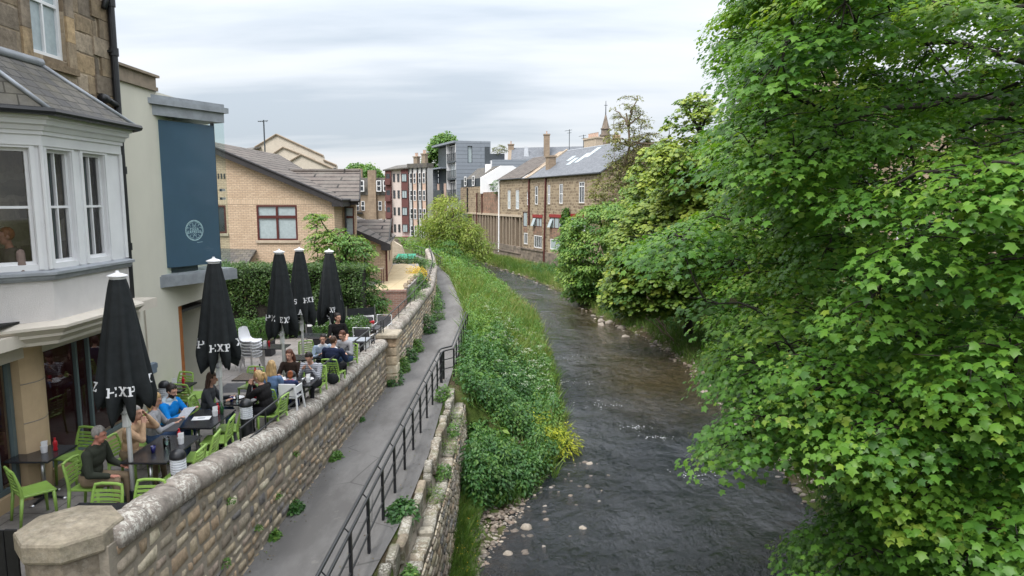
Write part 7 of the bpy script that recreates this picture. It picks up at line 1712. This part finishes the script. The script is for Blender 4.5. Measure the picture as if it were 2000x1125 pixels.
bush('flower_bed_bush', 'spiky grey green plant where the patio bed meets the handrail', (-4.45, 31, -4.5), (.45, 1.3, .65), 1300, .10, 'lightleaf', 'narrow', (.45, .15))
bush('patio_hedge', 'low clipped hedge closing the far end of the yellow patio', (-6.5, 42.6, -4.0), (1.2, .6, .62), 1800, .10, 'hedge', 'oval', (.45, .15), 'hedge')
bush('patio_hedge', 'paler planting behind the low patio hedge', (-5.9, 44.5, -4.3), (1.0, 2.0, .6), 1500, .10, 'lightleaf', 'oval', (.35, .15), 'hedge')
for k, (px, py, r_, h_, lb) in enumerate(((-3.98, 22.6, .34, .62, 'dense leafy weeds at the foot of the square pier'), (-3.98, 24.2, .30, .6, 'second clump of weeds beyond the square pier'), (-3.95, 25.8, .32, .55, 'third clump of weeds along the pale wall foot'), (-3.92, 27.6, .32, .5, 'fourth clump of weeds along the pale wall foot'), (-3.85, 31.5, .4, .9, 'tall weeds where the pale wall starts to curve'), (-4.0, 35.0, .55, 1.25, 'tall dark bush against the pale wall narrowing the path'), (-4.35, 38.6, .5, 1.0, 'bushy weeds at the curve of the pale wall'), (-4.9, 43, .5, 1.0, 'farthest bushy weeds at the curve of the pale wall'),
    (-4.22, 18.6, .10, .12, 'tiny weed at the wall foot below the far diners'), (-4.22, 15.8, .17, .15, 'small fern growing at the wall foot beside the path'), (-4.30, 13.0, .16, .2, 'weed tuft at the wall foot in the near part of the path'), (-4.33, 11.9, .1, .12, 'nearest small weed at the foot of the terrace wall'), (-2.15, 12.9, .3, .22, 'broad leaved weed sprawling over the kerb below the railing'), (-2.1, 20.6, .25, .5, 'weeds at the end of the low stepped wall'))):
    bush('wall_weed', lb, (px, py, ZP - .02), (r_, r_ * 1.5, h_), int(200 + 1300 * r_), .085 + .03 * (r_ > .28), 'lightleaf' if k % 2 else 'nettle', 'oval', (.5, .15), 'weed', 'weeds at the foot of the walls', False)
for k in range(7):
    yq = rnd.uniform(8.3, 13.5); zq = rnd.uniform(-5.7, -4.7); bush('wall_fern', 'tiny green fern rooted in the joints of the terrace wall face', (float(PLX(yq)) + .04, yq, zq), (.06, .09, .08), 60, .05, 'lightleaf', 'oval', (.5, .15), 'fern', 'tiny ferns in the wall joints', False)
for k, (yq, r_, h_) in enumerate(((9.5, .16, .2), (11.2, .14, .16), (14.3, .22, .3), (15.6, .2, .25), (17.2, .26, .35), (18.4, .2, .3), (19.4, .3, .45))):
    bush('kerb_weed', ('narrow leaved', 'round leaved', 'drooping', 'bushy', 'sprawling', 'low', 'tall')[k] + ' weed growing on the stepped wall beside the railing, ' + ('nearest', 'second', 'third', 'fourth', 'fifth', 'sixth', 'farthest')[k] + ' along', (float(KX(yq)) + .33, yq, -6.44), (r_, r_ * 1.5, h_), int(150 + 900 * r_), .07, 'lightleaf' if k % 2 else 'grass', 'narrow' if k % 2 == 0 else 'oval', (.45, .18), 'weed', 'weeds on the stepped wall', False)
# dry leaf litter along the path edges
y = nrg.uniform(7, 45, 900); e1 = nrg.random(900) < .6; x = np.where(e1, PLX(y) + .02 + np.abs(nrg.normal(size=900)) * .16, PRX(y) - .05 - np.abs(nrg.normal(size=900)) * .25)
LIT = leaf_mat('dry_leaf', [(0, (.05, .035, .02)), (.6, (.16, .11, .06)), (1, (.10, .15, .04))], .1)
tag(leaf_mesh('leaf_litter', [('clump', np.stack([x, y, np.full(900, ZP + .012)], 1), np.array([0, 0, 1.]) + nrg.normal(size=(900, 3)) * .2, rdir(900), nrg.uniform(.012, .04, 900), nrg.random(900), 0)], LIT), 'dry leaf litter along the path edges', 'leaf litter', kind='stuff')
FOAM = leaf_mat('river_foam', [(0, (.45, .47, .48)), (1, (.75, .77, .78))], .2)
n_ = 230; a_ = nrg.integers(0, 6, n_); ctr = np.array([(4.6, 24.6), (5.2, 23.6), (3.6, 27.5), (2.6, 31), (5.6, 20.2), (3.2, 36)])[a_]; sp_ = np.array([.35, .25, .5, .5, .4, .7])[a_]
x, y = ctr[:, 0] + nrg.normal(size=n_) * sp_, ctr[:, 1] + nrg.normal(size=n_) * sp_ * .6
tag(leaf_mesh('river_foam', [('clump', np.stack([x, y, np.full(n_, ZW + .045)], 1), np.array([0, 0, 1.]) + nrg.normal(size=(n_, 3)) * .12, rdir(n_), nrg.uniform(.012, .05, n_), nrg.random(n_), 0)], FOAM), 'white flecks of foam on the riffles', 'foam', kind='stuff')
# buttercups by the retaining wall
x, y = along(60, 13.2, 16.5, lambda q: LEFT(q) + .05, lambda q: LEFT(q) + .6); tag(leaf_mesh('buttercups', [('clump', np.stack([x, y, ground_z(x, y) + .22], 1), np.array([0, 0, 1.]) + nrg.normal(size=(60, 3)) * .3, rdir(60), .03, nrg.random(60), 0)], M['bloom']), 'small yellow flowers by the wall foot on the near bank', 'wild flowers', kind='stuff')

# ------------------------------------------------------------------ stones
def stone_bm(r_, seed, col):
    bm = bmesh.new(); bmesh.ops.create_icosphere(bm, subdivisions=2, radius=1)
    rs = random.Random(seed); sx, sy, sz = rs.uniform(.8, 1.3), rs.uniform(.7, 1.1), rs.uniform(.45, .75)
    for v in bm.verts:
        k = 1 + .38 * mnoise.noise(v.co * 1.3 + V((seed * 3.1, 0, 0))) + .12 * mnoise.noise(v.co * 4 + V((seed, 5, 0))); v.co = V((v.co.x * sx, v.co.y * sy, v.co.z * sz)) * k * r_
    vs = [v.co.copy() for v in bm.verts]; bm.verts.ensure_lookup_table(); fs = [tuple(v.index for v in f.verts) for f in bm.faces]; bm.free(); return vs, fs
PEB = [(.26, .215, .175), (.33, .28, .23), (.20, .165, .135), (.28, .25, .22), (.16, .135, .115), (.37, .32, .26), (.23, .18, .145)]
def gravel(name, label, x, y, z, rlo, rhi, n_proto=9):
    protos = [stone_bm(1, 100 + k, None) for k in range(n_proto)]; mb = MB()
    for i in range(len(x)):
        vs, fs = protos[i % n_proto]; r_ = rlo + (rhi - rlo) * nrg.random() ** 2.5; a = nrg.random() * 6.28; ca, sa = math.cos(a), math.sin(a); k = nrg.uniform(.65, 1.15)
        mb.add([(x[i] + r_ * (v.x * ca - v.y * sa), y[i] + r_ * (v.x * sa + v.y * ca), z[i] + r_ * v.z * .8) for v in vs], fs, 0, tuple(q * k for q in PEB[int(nrg.integers(len(PEB)))]))
    tag(mb.build(name, M['pebble'], tint=True, smooth=True), label, 'gravel', kind='stuff')
GR = pl([(12, -1.0), (14.6, -.75), (16.6, -.1), (19.1, .9), (21.5, 1.65), (22.6, 1.7)])
x, y = along(2800, 12.6, 21.8, lambda q: np.maximum(LEFT(q) + .3, GR(q) - 1.6), lambda q: GR(q) + .25, 1.0); gravel('bank_gravel', 'pale gravel shelf at the near left bank', x, y, np.maximum(ground_z(x, y) + .02, ZW - .05), .018, .085)
x, y = along(800, 14, 45, lambda q: RB(q) - .15, lambda q: RB(q) + 1.0, 1.2); gravel('right_bank_gravel', 'pale stony margin along the right bank', x, y, np.maximum(ground_z(x, y), ZW - .04), .03, .13)
x, y = along(200, 45, 92, lambda q: RB(q) - .3, lambda q: RB(q) + .6, 1.0); gravel('far_shore_gravel', 'pale stones at the foot of the riverside buildings', x, y, np.maximum(ground_z(x, y), ZW - .06), .06, .2)
x, y = along(170, 55, 88, lambda q: LB(q) - .3, lambda q: LB(q) + .5, 1.0); gravel('far_left_gravel', 'pale stones along the far left margin of the river', x, y, np.full(len(x), ZW), .08, .28)
def rock(x, y, r_, seed, label, group, z=ZW - .05, col=None):
    vs, fs = stone_bm(r_, seed, None); mb = MB(); mb.add(vs, fs, 0, col or rnd.choice(PEB)); o = mb.build('river_stone', M['pebble'], tint=True, smooth=True); o.location = (x, y, z + r_ * .12); o.rotation_euler = (0, 0, rnd.uniform(0, 6)); tag(o, label, 'stone', group)
SH = 'dark and pale stones breaking the shallow water off the near gravel'
for k in range(60):
    yq = rnd.uniform(13.6, 21.5); xq = float(GR(yq)) + abs(rnd.gauss(0, .9)) + .05; rock(xq, yq, rnd.uniform(.035, .11), k, 'rounded stone breaking the shallow water off the near gravel shelf', SH, col=rnd.choice(PEB[2:5] + [(.12, .105, .09)]))
for k, (px, py, r_, lb) in enumerate(((.36, 16.9, .20, 'largest pale stone standing in the shallows off the gravel shelf'), (1.82, 16.9, .15, 'isolated pale stone in open water right of the shallows'), (2.5, 21.3, .12, 'tan stone in midstream beyond the yellow clump'), (-.1, 15.6, .14, 'pale pointed stone left of the largest one in the shallows'), (2.2, 13.0, .1, 'small pale stone near the bottom edge of the photo'))):
    rock(px, py, r_, 200 + k, lb, None, col=(.31, .27, .225))
for k in range(26):
    yq = rnd.uniform(17, 40); xq = float(RB(yq)) + rnd.uniform(-.2, .9); rock(xq, yq, rnd.uniform(.12, .30), 300 + k, 'flat pale rock on the right bank water edge under the sycamore', 'flat rocks along the right bank', z=max(ZW, float(ground_z(xq, yq))) - .08, col=rnd.choice([(.25, .21, .185), (.30, .26, .22), (.20, .17, .155)]))
for k, (px, py) in enumerate(((6.2, 47.3), (6.7, 46.6), (6.0, 45.8), (7.2, 44.8), (7.0, 41.9))):
    rock(px, py, .3, 400 + k, 'low pale stone in the water off the field maple', 'low stones off the field maple', col=(.28, .245, .21))
# fallen branch by the willow
fb = empty('fallen_branch', (-6.0, 78, -7.6), 0, 'bare fallen branch caught below the willow', 'branch')
mb = MB(); mb.tube([(-2, 0, .6), (-.6, .2, .2), (.8, 0, .15), (2.0, .3, .5)], [.06, .1, .09, .03], 7); mb.tube([(-.4, .2, .2), (-1.0, 0, 1.0)], [.06, .02], 6); mb.tube([(.9, 0, .2), (1.8, -.2, 1.1)], [.06, .02], 6); mb.build('bough', M['palebark'], fb)
